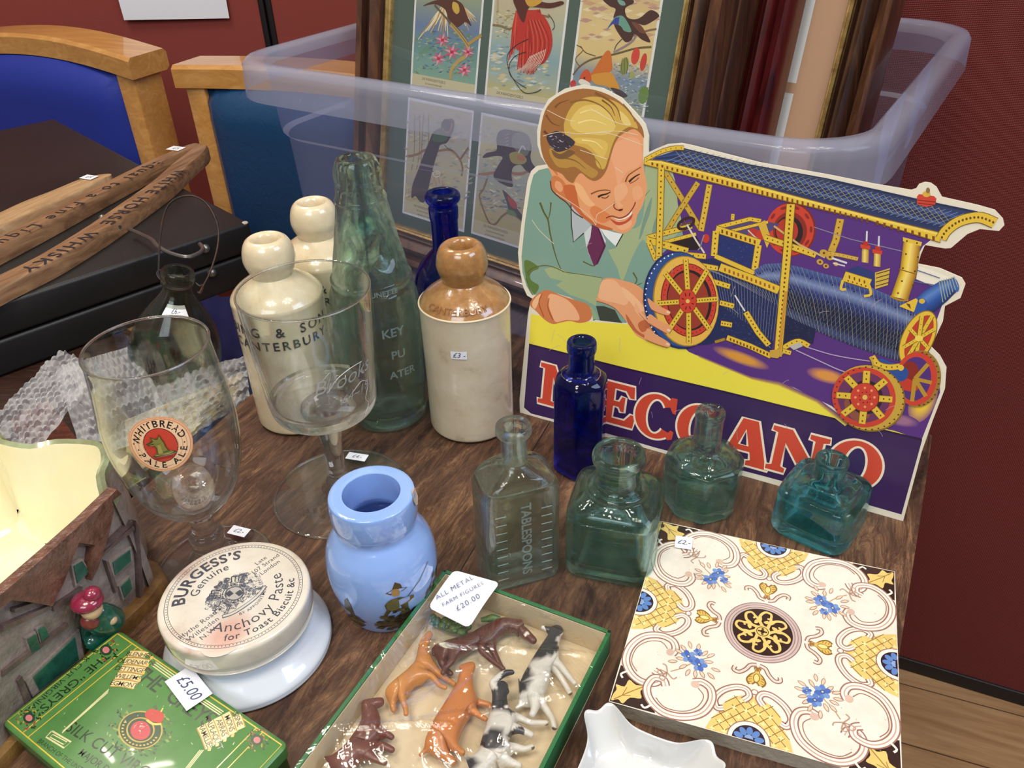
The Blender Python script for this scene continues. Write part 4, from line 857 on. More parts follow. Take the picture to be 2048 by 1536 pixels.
# axle and front wheels
a.poly(ell(1838,757,44,57,8),'9a7a30'); a.up(); a.poly(ell(1832,757,42,54,8),RD); a.up(); a.poly(ell(1830,757,32,44,8),'50307c'); a.up(); a.poly(ell(1818,750,20,28,8),'8a2a22'); a.poly(ell(1812,768,26,12,20),'c23c2a'); a.up()
for t in (10,50,-40,100): ST([(1830,757),(1830+34*math.cos(math.radians(t)),757+46*math.sin(math.radians(t)))],6,'b89030')
for k in range(14): t=math.radians(-80+k*13); a.poly(ell(1838+40*math.cos(t),757+53*math.sin(t),2.4,1.6,0,8),'5a3c18')
a.blob([(1760,716),(1778,722),(1800,730),(1816,740),(1812,758),(1796,762),(1782,752),(1772,736),(1752,726)],'2a4f9c'); a.up(); strip([(1744,712),(1756,728),(1778,734),(1800,732)],9,6,YE,4); a.poly(ell(1802,735,6,6),YE); ST([(1742,712),(1748,734)],3,'c8a040'); a.up()
cx_,cy_=1730,794
a.poly(ell(cx_+8,cy_+2,74,66,20),'8a6c24'); a.up(); a.poly(ell(cx_+7,cy_+1,72,64,20),'c9a440'); a.up(); a.poly(ell(cx_-2,cy_,64,60,15),RD); a.up(); a.poly(ell(cx_-2,cy_,53,50,15),'6a3460'); a.blob([(1690,800),(1720,790),(1740,830),(1715,842),(1696,826)],'8e5040'); a.up(); a.poly(ell(cx_+2,cy_,34,34),'2a1c2c'); a.up()
for k in range(8): t=math.radians(k*45+5); strip([(cx_+20*math.cos(t),cy_+20*math.sin(t)),(cx_-1+56*math.cos(t),cy_+53*math.sin(t))],10,3)
a.poly(ell(cx_,cy_,29,29),'8c261c'); a.up(); a.poly(ell(cx_-1,cy_,28,28),RD); a.up()
for k in range(8): t=math.radians(k*45); a.poly(ell(cx_+19*math.cos(t),cy_+19*math.sin(t),2.6,2.6,0,8),'e8a070'); a.poly(ell(cx_+11*math.cos(t+.3),cy_+11*math.sin(t+.3),1.4,1.4,0,8),'5a1812')
a.poly(ell(cx_,cy_,5,5),'e2c060'); a.up()
for k in range(34): t=math.radians(k*10.6); a.poly(ell(cx_+8+70*math.cos(t)*.985,cy_+2+62.5*math.sin(t),2,1.6,0,8),'4a3414')
a.up()
# rear wheel
a.poly(ell(1360,600,73,98,-6),'1f2c5e'); a.up(); a.poly(ell(1362,599,70,95,-6),'31508c'); a.up()
for k in range(22): t=math.radians(110+k*7); a.poly(ell(1361+70*math.cos(t),600+94*math.sin(t),1.6,1.6,0,8),'e6ecf4')
a.up(); a.poly(ell(1372,602,66,91,-5),'a07c2c'); a.up(); a.poly(ell(1373,602,64,89,-5),'e6b850'); a.up(); a.poly(ell(1378,600,56,74,-5),'7c1e18'); a.up(); a.poly(ell(1378,600,54,72,-5),RD); a.up(); a.poly(ell(1379,600,45,61,-5),BK); a.up(); a.poly(ell(1377,601,41,57,-5),'9a3a2a'); a.up()
for k in range(40): t=math.radians(k*9); a.poly(ell(1378+50*math.cos(t),600+67*math.sin(t),1.3,1.3,0,6),'6a1610')
a.up()
for k in range(8):
    t=math.radians(k*45-3); strip([(1377+14*math.cos(t),602+18*math.sin(t)),(1375+60*math.cos(t),602+84*math.sin(t))],8,8)
a.poly(ell(1376,602,18,24),'8c261c'); a.up(); a.poly(ell(1376,602,17,23),RD); a.up()
for k in range(8): t=math.radians(k*45+20); ST([(1376+8*math.cos(t),602+11*math.sin(t)),(1376+13*math.cos(t),602+18*math.sin(t))],1.8,'5a1812')
a.poly(ell(1376,602,4,4),'e2c060'); a.up()
# the hand's fingers over the wheel rim
a.blob([(1296,596),(1310,606),(1326,615),(1341,623),(1336,630),(1318,626),(1302,616)],SK); a.blob([(1300,628),(1318,640),(1338,650),(1343,660),(1334,666),(1316,657),(1296,645)],SK); a.blob([(1296,656),(1312,668),(1332,680),(1341,688),(1336,694),(1316,688),(1290,678)],SK); a.up()
for x,y in ((1337,624),(1338,660),(1336,688)): a.poly(ell(x,y,4,2.4,20),'f4cda8')
for L_ in ([(1302,618),(1320,627),(1336,631)],[(1298,646),(1318,658),(1334,667)],[(1292,679),(1316,689),(1336,695)]): ST(L_,1.3,'9c4e2a',3)
a.up()
# steering wheel
ST(ell(1372,447,17,9,-28),5,'3a2224',closed=True); a.up(); ST([(1360,450),(1384,444)],2,'6a4a2a'); ST([(1368,440),(1376,455)],2,'6a4a2a'); ST([(1374,449),(1392,480),(1409,506)],3,'d8d4c8'); a.poly(ell(1412,477,7,9),'c43a2c'); a.up(); ST([(1408,470),(1400,496),(1396,500)],2,'8c8890')
a.up()
# lettering
uvM=BP.px(1073,802); hgt=None
def letter(name,cx,w,vb,vt,cut=None):
    """slab letters in a unit box"""
    def q(x,y): return (cx+(x-.5)*w,vb+y*(vt-vb))
    L={'M':[[(0,0),(.3,0),(.3,.1),(.24,.12),(.24,.72),(.46,.0),(.54,.0),(.76,.72),(.76,.12),(.66,.1),(.66,0),(1,0),(1,.1),(.95,.12),(.95,.88),(1,.9),(1,1),(.74,1),(.5,.3),(.26,1),(0,1),(0,.9),(.08,.88),(.08,.12),(0,.1)]],
       'E':[[(0,0),(.96,0),(1,.32),(.88,.32),(.74,.14),(.42,.14),(.42,.44),(.56,.44),(.62,.34),(.7,.34),(.7,.7),(.62,.7),(.56,.57),(.42,.57),(.42,.87),(.7,.87),(.82,.72),(.92,.72),(.9,1),(0,1),(0,.88),(.12,.86),(.12,.14),(0,.12)]],
       'A':[[(0,0),(.34,0),(.34,.1),(.26,.13),(.31,.3),(.6,.3),(.64,.13),(.56,.1),(.56,0),(1,0),(1,.1),(.93,.13),(.66,1),(.36,1),(.1,.13),(0,.1)],[(.35,.42),(.56,.42),(.46,.78)]],
       'N':[[(0,0),(.34,0),(.34,.1),(.26,.13),(.26,.68),(.72,0),(.9,0),(.9,.87),(1,.9),(1,1),(.66,1),(.66,.9),(.76,.87),(.76,.4),(.34,1),(0,1),(0,.9),(.1,.87),(.1,.13),(0,.1)]]}[name]
    for off,c in ((1,'f4e4cc'),(0,'d24a34')):
        ps=[[q(x,y) for x,y in poly] for poly in L]
        if off:
            for p in ps: a.stroke([*p],.0034,c,closed=True)
        else:
            a.raw([p for r in ps for p in r],tessellate_polygon([[Vector((x,y,0)) for x,y in r] for r in ps]),[lin(c)]*sum(len(r) for r in ps))
        a.up()
def ring(cx,cy,ro,rv,ri,rvi,open_=None):
    rng=(0,360) if not open_ else open_
    O1=[(cx+ro*math.cos(math.radians(t)),cy+rv*math.sin(math.radians(t))) for t in [rng[0]+(rng[1]-rng[0])*k/48 for k in range(49)]]
    I1=[(cx+ri*math.cos(math.radians(t)),cy+rvi*math.sin(math.radians(t))) for t in [rng[0]+(rng[1]-rng[0])*k/48 for k in range(49)]]
    full=not open_
    for L_ in (O1,I1): a.stroke(L_[:-1] if full else L_,.0032,'f4e4cc',closed=full)
    a.up(); a.grad(O1,I1,[(0,'d24a34'),(1,'d24a34')]); a.up()
a.tr=lambda p:p; a.k=1
VB,VT=.0125,.0490
letter('M',.0405,.050,.0140,.0505); letter('E',.0850,.034,VB+.001,VT)
for cx in (.1185,.1535):
    ring(cx,.0295,.0172,.0190,.0080,.0150,(38,322))
    a.poly([(cx+.0105,.0485),(cx+.0150,.0485),(cx+.0155,.0355),(cx+.0130,.0355),(cx+.008,.044)],'d24a34'); a.poly([(cx+.012,.012),(cx+.0155,.0135),(cx+.016,.020),(cx+.0135,.021),(cx+.009,.0155)],'d24a34'); a.up()
letter('A',.1905,.0385,.0095,.0470); letter('N',.2280,.0405,.0115,.0475)
ring(.2680,.0330,.0180,.0190,.0080,.0150)
# scratches of the old card
for k in range(26):
    x,y=rnd.uniform(.02,.29),rnd.uniform(.01,.16); t=rnd.uniform(0,PI); l=rnd.uniform(.003,.012); a.stroke([(x,y),(x+l*.5*math.cos(t),y+l*.5*math.sin(t)+.0006),(x+l*math.cos(t),y+l*math.sin(t))],.00025,'b8a8b0',3)
print_=a.build('printed_face',bpt,'print_card',sign,6e-6,1.2e-5)
# ================================================================== vessels on the table
glass('clear_glass',(.985,.995,.995),thru=.3)
glass('aqua_glass',(.70,.91,.84),bm=(60,.0006)); glass('pale_aqua_glass',(.80,.95,.93),bm=(90,.0004)); glass('teal_glass',(.30,.80,.86),bm=(80,.0003),thru=.2); glass('sea_glass',(.54,.83,.79),bm=(60,.0006)); glass('smoke_glass',(.55,.60,.50),bm=(30,.0004))
glass('cobalt_glass',(.02,.05,.62),bm=(50,.0003),thru=.3)
cloudy('embossing','c4dcd8',.66,.3)
film('frosted_engraving',(.62,.2),0,10,'f4f6fa',.7)
simple('stoneware','cdbfa4',.28,coat=.6,nz=(35,[(.25,'a8987c'),(.42,'cfc1a6'),(.7,'dbd0b8')]),bm=(70,.0004))
simple('stoneware_cream','dccbaa',.22,coat=.8,nz=(40,[(.2,'9c8464'),(.38,'d8c6a2'),(.7,'e6d8ba')]),bm=(60,.0004))
simple('salt_glaze','a87a48',.16,coat=.9,nz=(160,[(.3,'94683c'),(.7,'b0824e')]),bm=(250,.0002))
simple('black_transfer','2a2a30',.35); simple('raised_glaze','8a5c34',.2,coat=.8); simple('cream_rim','e8d8b8',.25,coat=.6)
simple('blue_glaze','8fb2ee',.12,coat=1,nz=(14,[(.3,'86aaea'),(.7,'9ab9f0')])); simple('blue_inside','4e6cae',.3)
simple('white_glaze','d2d4d4',.12,coat=1); simple('pot_white','dfe5ee',.15,coat=1)
def bfront(x,y,r):
    p=at(x,y); d=Vector((p.x,p.y)).normalized(); return (p.x+d.x*r,p.y+d.y*r)
def wall_t(outer,t,floor_t,r_in_min=.003):
    """inner profile for an outer one given as (r,z) base->lip"""
    return [(max(r-t,r_in_min),z) for r,z in reversed(outer)]
def cyl_place(root,R,ang,tilt_fn=None):
    """place(u,v,h) on a cylinder: v = height, R(v) radius"""
    X,Y,_z=root.location
    def f(x,y,h=0.0003):
        r=(R(y) if callable(R) else R); a_=ang+x/r; rr=r+h
        return Vector((X+rr*math.cos(a_),Y+rr*math.sin(a_),y))
    return f
def facing(root): return math.atan2(-root.location.y,-root.location.x)
def vessel(name,loc,label,cat,outer,inner,cuts,mat,group=None,n=5,kind=2,kf=None,rz=0,deform=None,seg=72,angle=45):
    root=empty(name,(loc[0],loc[1],0),label,cat,group)
    O=rp(outer,n,kind); I=rp(inner,n,kind); prof=O+I
    if kf: prof=[kf(a_,z,i<len(O)) for i,(a_,b_,k,z) in enumerate(prof)]
    top=len(O)-1
    # cuts: list of (z,name) from the bottom; same names on the inside
    names=[];
    def nm(z):
        for zz,n_ in cuts:
            if z<=zz: return n_
        return cuts[-1][1]
    seq=[]; 
    for i in range(len(prof)-1):
        m_=nm((prof[i][3]+prof[i+1][3])/2)
        if seq and seq[-1][1]==m_: seq[-1]=(i+1,m_)
        else: seq.append((i+1,m_))
    lathe(root,prof,mat,seq,seg,rz,deform,angle=angle); return root
# ---- stoneware ginger beer bottles
STO=[(0,0),(0,0),(.030,0),(.030,0),(.0345,.0025),(.0352,.006),(.0352,.006),(.0352,.05),(.0356,.112),(.0356,.112),(.0352,.1165),(.030,.123),(.022,.129),(.0165,.1325),(.0158,.134),(.0175,.138),(.0195,.144),(.0198,.149),(.0185,.156),(.0160,.161),(.0130,.1632),(.0112,.1628)]
STI=[(.0112,.1628),(.0088,.160),(.0075,.150),(.0075,.140),(.012,.130),(.028,.115),(.0300,.10),(.030,.012),(.030,.012),(0,.010)]
def mix_kf(sc): return lambda r,z,o:(r*sc,r*sc,2,z*1.0)
p=bfront(948,887,.033)
s3=vessel('stoneware_bottle',p,'two-tone stoneware ginger beer bottle, tan shoulder, pale body with small price sticker','bottle',STO,STI,[(.1165,'body'),(.134,'shoulder'),(.2,'lip')],{'body':'stoneware','shoulder':'salt_glaze','lip':'salt_glaze'},'stoneware ginger beer bottles',n=5)
bm=bmesh.new(); tube(bm,[(p[0]+.0357*math.cos(k*PI/36),p[1]+.0357*math.sin(k*PI/36),.1158) for k in range(72)],.0007,6,closed=True); obj('glaze_line',bm,'cream_rim',s3)
fc=facing(s3)
def shoulder(x,y,h=.0004):
    # wraps text round the sloping shoulder
    r=.0318-y*.75; a_=fc+x/.032; return Vector((p[0]+(r+h)*math.cos(a_),p[1]+(r+h)*math.sin(a_),.1222+y*.62))
textobj('impressed_name','CANTERBURY',.0078,lambda x,y:shoulder(x-.007,y,.0006),'raised_glaze',s3,.01)
sticker(s3,cyl_place(s3,.0353,fc-.02) and (lambda u,v,h:cyl_place(s3,.0354,fc-.20)(u,.087+v,h+.0004)),.0125,.0068,'£3 -',size=.006)
p1=bfront(612,868,.033)
def cream(loc,label):
    r=vessel('stoneware_bottle',loc,label,'bottle',STO,STI,[(.1165,'body'),(.134,'shoulder'),(.2,'lip')],'stoneware_cream','stoneware ginger beer bottles')
    r.scale=(1.02,1.02,1.01)
    bpy.context.view_layer.update()
    f=facing(r); pl_=cyl_place(r,.0363,f)
    for i,(tx,z,sz) in enumerate((('BING  &  SON,',.1005,.0115),('CANTERBURY.',.0885,.0108))):
        textobj('printed_name',tx,sz,lambda x,y,z=z:pl_(x-.004,z+y,.0004),'black_transfer',r,.014,spacing=1.32)
    return r
cream(p1,'cream stoneware bottle behind the large wine glass, nearer of the two cream ones')
pb=at(625,400,.166); cream((pb.x-.001,pb.y),'cream stoneware bottle standing farthest back, left of the pale green bottle')
# ---- marble-stopper bottle
CO=[(0,.004),(.012,.0035),(.024,0),(.028,0),(.0315,.003),(.033,.008),(.0345,.03),(.0363,.07),(.0362,.100),(.0348,.115),(.0325,.1245),(.0300,.1275),(.0302,.1290),(.0318,.1305),(.0318,.1330),(.0298,.1350),(.028,.147),(.0250,.161),(.0218,.178),(.0198,.190),(.0190,.1935),(.0195,.196),(.0185,.1985),(.0178,.203),(.0172,.208),(.0178,.212),(.0175,.217),(.0160,.2215),(.0140,.2255),(.0115,.2262)]
CI=[(.0115,.2262),(.0092,.223),(.0092,.205),(.0125,.19),(.0165,.176),(.0215,.155),(.0262,.134),(.0300,.110),(.0316,.09),(.0300,.03),(.026,.012),(.015,.009),(0,.009)]
p=bfront(785,868,.032); fcod=math.atan2(-p[1],-p[0])
def pinch(v,th):
    for a0 in (fcod+.55,fcod-.7,fcod+PI):
        d=(th-a0+PI)%(2*PI)-PI; w=math.exp(-(d/.42)**2)*math.exp(-((v.z-.158)/.011)**2); r=math.hypot(v.x,v.y)
        if r>.001: k=1-.40*w; v=Vector((v.x*k,v.y*k,v.z))
    return v
cod=vessel('marble_stopper_bottle',p,'tall pale green glass mineral water bottle with pinched neck','bottle',CO,CI,[(.13,'body'),(.195,'neck'),(.3,'lip')],'aqua_glass',deform=pinch,n=4,seg=96)
glass('marble_glass',(.6,.85,.8)); bm=bmesh.new(); bmesh.ops.create_uvsphere(bm,u_segments=24,v_segments=16,radius=.0078); bmesh.ops.translate(bm,verts=bm.verts,vec=(p[0],p[1]+.002,.1735)); obj('marble',bm,'marble_glass',cod)
for tx,z,sz,da in (('KEY',.098,.0105,.30),('ATER',.060,.0095,.42),('PU',.078,.010,.36)):
    textobj('embossed_letters',tx,sz,lambda x,y,z=z,da=da:cyl_place(cod,.0364-.00*z,fcod+da)(x,z+y,.0004),'embossing',cod,.02)
textobj('embossed_letters','BRUNETTE',.0058,lambda x,y:cyl_place(cod,.0315,fcod+.15)(x,.1305+y,.0012),'embossing',cod,.02)
# ---- round cobalt bottle at the back
pq=at(884,384,.172); KO=[(0,.003),(.022,.002),(.026,0),(.0295,.004),(.0315,.012),(.0318,.05),(.0315,.078),(.0295,.094),(.025,.106),(.0175,.1155),(.0125,.121),(.0115,.125),(.0115,.145),(.0122,.150),(.0125,.158),(.0120,.160),(.0120,.162),(.0145,.1655),(.0148,.169),(.0130,.1718),(.0100,.172)]
KI=[(.0100,.172),(.0082,.168),(.0082,.125),(.0150,.112),(.0265,.096),(.0286,.078),(.0286,.010),(.0286,.010),(0,.008)]
vessel('cobalt_bottle',(pq.x,pq.y),'round-shouldered cobalt blue bottle behind the two-tone stoneware bottle','bottle',KO,KI,[(.118,'body'),(.163,'neck'),(.3,'lip')],'cobalt_glass','cobalt blue bottles')
# ---- cobalt poison bottle, six sided
def poly_kf(n_,ph,z1,z2,blend=1.,sy=1.):
    def f(r,z,o):
        w=blend*(1 if z<z1 else max(0,1-(z-z1)/(z2-z1))) if o else blend*(1 if z<z1 else max(0,1-(z-z1)/(z2-z1)))
        return (r*(1+.04*w),r*(1+.04*w)*(1+(sy-1)*w),('p',n_,w,ph),z)
    return f
p=bfront(1157,965,.0195)
PO=[(0,.002),(.016,0),(.016,0),(.0195,.002),(.0205,.005),(.0205,.005),(.0205,.079),(.0205,.079),(.0192,.0835),(.0150,.0875),(.0110,.0895),(.0098,.092),(.0095,.095),(.0095,.104),(.0098,.1065),(.0098,.1065),(.0106,.1075),(.0108,.111),(.0104,.1145),(.0088,.1155),(.0068,.1150)]
PI_=[(.0068,.1150),(.0058,.112),(.0058,.095),(.010,.088),(.0168,.080),(.0168,.006),(.0168,.006),(0,.005)]
po=vessel('cobalt_bottle',p,'slim six-sided cobalt blue poison bottle in front of the cutout sign','bottle',PO,PI_,[(.0885,'body'),(.1065,'neck'),(.3,'lip')],'cobalt_glass','cobalt blue bottles',kf=poly_kf(6,0,.079,.09,.9),rz=fc+PI/6+.2,angle=25)
# ---- flat medicine bottle
def rect_kf(sx,sy,z1,z2,e=7,minr=0):
    def f(r,z,o):
        w=1 if z<z1 else max(0,1-(z-z1)/(z2-z1)); w=w*w*(3-2*w) if 0<w<1 else w
        return (r*(1+(sx-1)*w),r*(1+(sy-1)*w),2+(e-2)*w,z)
    return f
p=bfront(1037,1180,.019)
MO=[(0,.003),(.018,.002),(.020,0),(.0215,0),(.023,.002),(.0235,.005),(.0235,.005),(.0235,.078),(.0235,.078),(.0225,.082),(.018,.0885),(.0115,.093),(.0085,.0955),(.0082,.098),(.0082,.112),(.0086,.1145),(.0108,.1165),(.0112,.1185),(.0108,.1215),(.0092,.1228),(.0075,.1222)]
MI=[(.0075,.1222),(.0064,.119),(.0062,.099),(.0095,.092),(.0195,.082),(.0208,.076),(.0208,.007),(.0208,.007),(0,.006)]
def chamf(e):
    return lambda sx,sy,z1,z2:None
mz=math.radians(17)
med=vessel('medicine_bottle',p,'clear pale aqua flat medicine bottle marked tablespoons, behind the box of farm animals','bottle',MO,MI,[(.0915,'body'),(.115,'neck'),(.3,'lip')],'pale_aqua_glass',kf=rect_kf(1.10,.72,.078,.095,6),rz=mz,angle=30,seg=96)
def flat_place(root,rz,d): 
    X,Y,_z=root.location; c,s_=math.cos(rz),math.sin(rz)
    return lambda x,y,h=0:Vector((X+c*x+s_*(d+h),Y+s_*x-c*(d+h),y))
fp_=flat_place(med,mz,.0235*.72)
textobj('embossed_letters','TABLESPOONS',.0092,lambda x,y:fp_(.001+y,.043-x,.0005),'embossing',med,.02)
bm=bmesh.new()
bm.free()
for sx in (-1,1):
    bm=bmesh.new()
    for k in range(9): q=fp_(sx*.0185,.012+k*.0068,0); q2=fp_(sx*.0115,.012+k*.0068,0); tube(bm,[q,q2],.0003,5)
    obj('measure_scale',bm,'embossing',med)
# ---- large square ink
def ink(loc,name,label,outer,inner,kf,rz,mat,cuts,group='small ink bottles',seg=96,angle=30): return vessel(name,loc,label,'ink bottle',outer,inner,cuts,mat,group,kf=kf,rz=rz,seg=seg,angle=angle)
q=at(1221,1085); 
IO=[(0,.004),(.020,.003),(.024,0),(.027,0),(.0295,.003),(.030,.007),(.030,.007),(.030,.046),(.0295,.050),(.027,.0555),(.0225,.0585),(.0205,.060),(.0205,.062),(.019,.0635),(.0155,.0645),(.0145,.067),(.0143,.078),(.0150,.0805),(.0168,.083),(.0172,.086),(.0162,.089),(.0140,.0898),(.0128,.0885)]
II=[(.0128,.0885),(.0118,.085),(.0118,.067),(.0175,.060),(.0235,.053),(.0255,.046),(.0255,.009),(.0255,.009),(0,.008)]
ink((.0665,.4085),'ink_bottle','large square green-tinted ink bottle between the medicine bottle and the tile',IO,II,rect_kf(1.0,1.0,.047,.062,6),math.radians(-17),'sea_glass',[(.0605,'body'),(.079,'neck'),(.3,'lip')])
# ---- octagonal ink
OO=[(0,.003),(.020,.002),(.024,0),(.0265,.003),(.0275,.007),(.0275,.007),(.0275,.039),(.0275,.039),(.0262,.0425),(.018,.0475),(.0115,.050),(.0100,.052),(.0098,.056),(.0098,.076),(.0103,.0785),(.0104,.081),(.0094,.0828),(.0075,.0820)]
OI=[(.0075,.0820),(.0068,.079),(.0068,.053),(.018,.044),(.0235,.039),(.0235,.008),(.0235,.008),(0,.007)]
p=bfront(1391,1052,.0275)
ink(p,'ink_bottle','dark green eight-sided ink bottle with rough sheared lip, in front of the sign',OO,OI,poly_kf(8,.2,.040,.050,1),.1,'sea_glass',[(.0505,'body'),(.076,'neck'),(.3,'lip')])
# ---- small ribbed ink with pen rests
def ribs(v,th):
    if v.z<.034 and v.z>.003:
        s_=v.y if abs(v.x)>abs(v.y) else v.x; k=1+.035*math.cos(2*PI*s_/.0088); return Vector((v.x*k,v.y*k,v.z))
    if .0345<v.z<.043:
        # two pen troughs across the shoulder
        r=math.hypot(v.x,v.y); 
        if r>.012: v.z-=.0075*math.exp(-((abs(v.y)-.0170)/.0042)**2)*(1 if r>.013 else .3)
    return v
RO_=[(0,.004),(.020,.003),(.024,0),(.0262,.002),(.0275,.006),(.0275,.012),(.0270,.03),(.0265,.034),(.0248,.0365),(.022,.0375),(.019,.0378),(.015,.0385),(.0112,.0395),(.0108,.042),(.0108,.055),(.0112,.058),(.0105,.0604),(.0085,.0600)]
RI=[(.0085,.0600),(.0070,.057),(.0070,.042),(.015,.035),(.0215,.032),(.022,.010),(.022,.010),(0,.009)]
ink((.2145,.4300),'ink_bottle','small turquoise ribbed square ink bottle with pen rests, near the right end of the sign',RO_,RI,rect_kf(1.,1.,.0375,.043,5),math.radians(-40),'teal_glass',[(.0392,'body'),(.056,'neck'),(.3,'lip')],seg=160,angle=60)
# ---- large engraved goblet
W0=bfront(698,1066,.046)
WO=[(0,.0012),(.030,.0008),(.048,0),(.0505,.0006),(.0508,.0018),(.049,.0026),(.030,.0045),(.014,.0075),(.0095,.0105),(.0088,.0125),(.0098,.0138),(.0088,.0152),(.0066,.018),(.0062,.026),(.0072,.046),(.0092,.061),(.0118,.0705),(.0175,.0750),(.030,.0785),(.0355,.0830),(.0375,.090),(.0390,.108),(.0408,.132),(.0424,.155),(.0434,.1732),(.0432,.1748),(.0426,.1750)]
WI=[(.0426,.1750),(.0420,.1738),(.0410,.155),(.0394,.132),(.0375,.108),(.0355,.096),(.0320,.0885),(.022,.0865),(.0120,.0862),(.006,.0875),(0,.088)]
gb=vessel('wine_glass',W0,'large clear engraved goblet standing in front of the cream stoneware bottles','wine glass',WO,WI,[(.0078,'foot'),(.0705,'stem'),(.3,'bowl')],{'foot':'thin_glass','stem':'clear_glass','bowl':['clear_glass','thin_glass']},n=5,seg=96)
def thin_above(root,z,low=None):
    for o_ in root.children:
        if o_.name.startswith('bowl'):
            for f in o_.data.polygons: f.material_index=1 if f.center.z>z else 0
thin_above(gb,.0925)
def glass_ring(root,R_,z,r_,nm):
    X,Y,_z=root.location; bm=bmesh.new(); tube(bm,[(X+R_*math.cos(k*PI/48),Y+R_*math.sin(k*PI/48),z) for k in range(96)],r_,8,closed=True); obj(nm,bm,'clear_glass',root,80)
glass_ring(gb,.0430,.1746,.00075,'rim'); glass_ring(gb,.0503,.0014,.0008,'foot_edge')
fg=facing(gb); Rb=lambda z:.0377+(z-.09)*.0715
def engr(tx,sz,u0,z0,sl=.0,sh=.3): textobj('engraved_writing',tx,sz,lambda x,y:cyl_place(gb,lambda zz:Rb(zz),fg+.42)(u0+x,z0+y+x*sl,.0002),'frosted_engraving',gb,-.006,shear=sh)
engr('Brooks',.0150,-.001,.124,.10); engr('64~19',.0090,.006,.1095,.10)
bm=bmesh.new(); f_=cyl_place(gb,Rb,fg+.42)
tube(bm,[f_(*q_,.0002) for q_ in catmull([(-.016,.128),(-.010,.133),(-.014,.118),(-.006,.127),(.004,.131),(.014,.131)],5)],.00022,4)
tube(bm,[f_(*q_,.0002) for q_ in catmull([(.004,.112),(.012,.116),(.018,.110),(.014,.100),(.017,.094),(.012,.088)],5)],.00022,4)
obj('engraved_flourish',bm,'frosted_engraving',gb)
sw=at(714,914,.004); sticker(gb,lambda u,v,h:Vector((sw.x+u*.96+v*.28,sw.y+v*.96-u*.28,.0042+h)),.017,.0085,'£4.-')
# ---- stemmed beer glass
B0=bfront(455,1202,.036)
BOO=[(0,.0014),(.020,.001),(.034,0),(.0368,.0007),(.0372,.0022),(.035,.0032),(.022,.0055),(.0135,.0095),(.0108,.0150),(.0100,.0200),(.0108,.0225),(.0104,.0250),(.0108,.0275),(.0112,.0300),(.0104,.0325),(.0082,.0345),(.0072,.0400),(.0082,.0480),(.0130,.0550),(.0205,.0610),(.0265,.0690),(.0310,.0790),(.0348,.0920),(.0370,.1080),(.0378,.1240),(.0372,.1400),(.0355,.1560),(.0342,.1720),(.0342,.1770),(.0338,.1786),(.0332,.1786)]
BII=[(.0332,.1786),(.0326,.1765),(.0328,.172),(.0341,.156),(.0358,.140),(.0364,.124),(.0356,.108),(.0334,.092),(.0296,.0775),(.0245,.0700),(.018,.0645),(.010,.0620),(0,.0612)]
bg_=vessel('beer_glass',B0,'stemmed beer glass with round red and cream badge, left foreground','beer glass',BOO,BII,[(.006,'foot'),(.0480,'stem'),(.3,'bowl')],{'foot':'thin_glass','stem':'clear_glass','bowl':['clear_glass','thin_glass']},n=4,seg=96)
thin_above(bg_,.070)
bg_.scale=(1.03,1.03,1.0); bpy.context.view_layer.update()
glass_ring(bg_,.0338*1.03,.1784,.0008,'rim'); glass_ring(bg_,.0370*1.03,.0016,.0008,'foot_edge')
fb=facing(bg_)
OR=catmull(BOO,4)
def Rbeer(z):
    for (r0,z0),(r1,z1) in zip(OR,OR[1:]):
        if z0<=z<=z1 and z>.05: return (r0+(r1-r0)*(z-z0)/max(z1-z0,1e-9))*1.03
    return .036
BZ,BA=.1350,fb-.22
bpl=lambda x,y,h:cyl_place(bg_,Rbeer,BA)(x,BZ+y,h+.00015)
def discart(a,cx,cy,rx,ry,c,n=40):
    # ring-filled so that it follows the curved glass
    vs=[(cx,cy)];cs=[lin(c)]; K=7
    for j in range(1,K+1): vs+=ell(cx,cy,rx*j/K,ry*j/K,0,n); cs+=[lin(c)]*n
    fs=[(0,1+k,1+(k+1)%n) for k in range(n)]
    for j in range(K-1): b0=1+j*n; b1=b0+n; fs+=[(b0+k,b1+k,b1+(k+1)%n,b0+(k+1)%n) for k in range(n)]
    a.raw(vs,fs,cs); a.up()
a=Art(); q=.0174
discart(a,0,0,q,q*1.06,'e9a678'); discart(a,0,0,q*.955,q*1.01,'f3c9a0'); discart(a,0,0,q*.935,q*.99,'dd9468'); discart(a,0,0,q*.90,q*.955,'f6cfa6'); discart(a,0,0,q*.52,q*.66,'7a2a2a'); discart(a,0,0,q*.49,q*.63,'cf4534')
def arctext(a,tx,size,R_,Ry,mid,flip,c,bold=.015,sp=1.1):
    vs,fs=textmesh(tx,size,bold,'CENTER',sp)
    out=[]
    for x,y in vs:
        t=mid-x/R_ if not flip else mid+x/R_
        rr=1+(y if not flip else -y)/R_
        out.append((R_*rr*math.cos(t),Ry*rr*math.sin(t)))
    a.raw(out,fs,[lin(c)]*len(vs))
arctext(a,'WHITBREAD',.0054,q*.72,q*.80,PI/2,False,'1e1816',.02,1.25); arctext(a,'PALE ALE',.0054,q*.72,q*.80,-PI/2,True,'1e1816',.02,1.5)
for s_ in (-1,1): a.poly(ell(s_*q*.72,-q*.1,.0005,.0005,0,8),'1e1816')
a.up(); k_=q*.5
o=a.build('badge',bpl,'print_card',bg_,6e-6,1e-5); a=Art()
k_=q*.58; FX=[(-.60,-.62),(-.30,-.48),(-.26,-.12),(-.34,.12),(-.62,.10),(-.74,.22),(-.46,.36),(-.36,.44),(-.44,.70),(-.22,.54),(-.04,.54),(.08,.78),(.16,.46),(.24,.20),(.26,-.10),(.36,-.38),(.62,-.48),(.74,-.62),(.40,-.70),(-.45,-.72)]
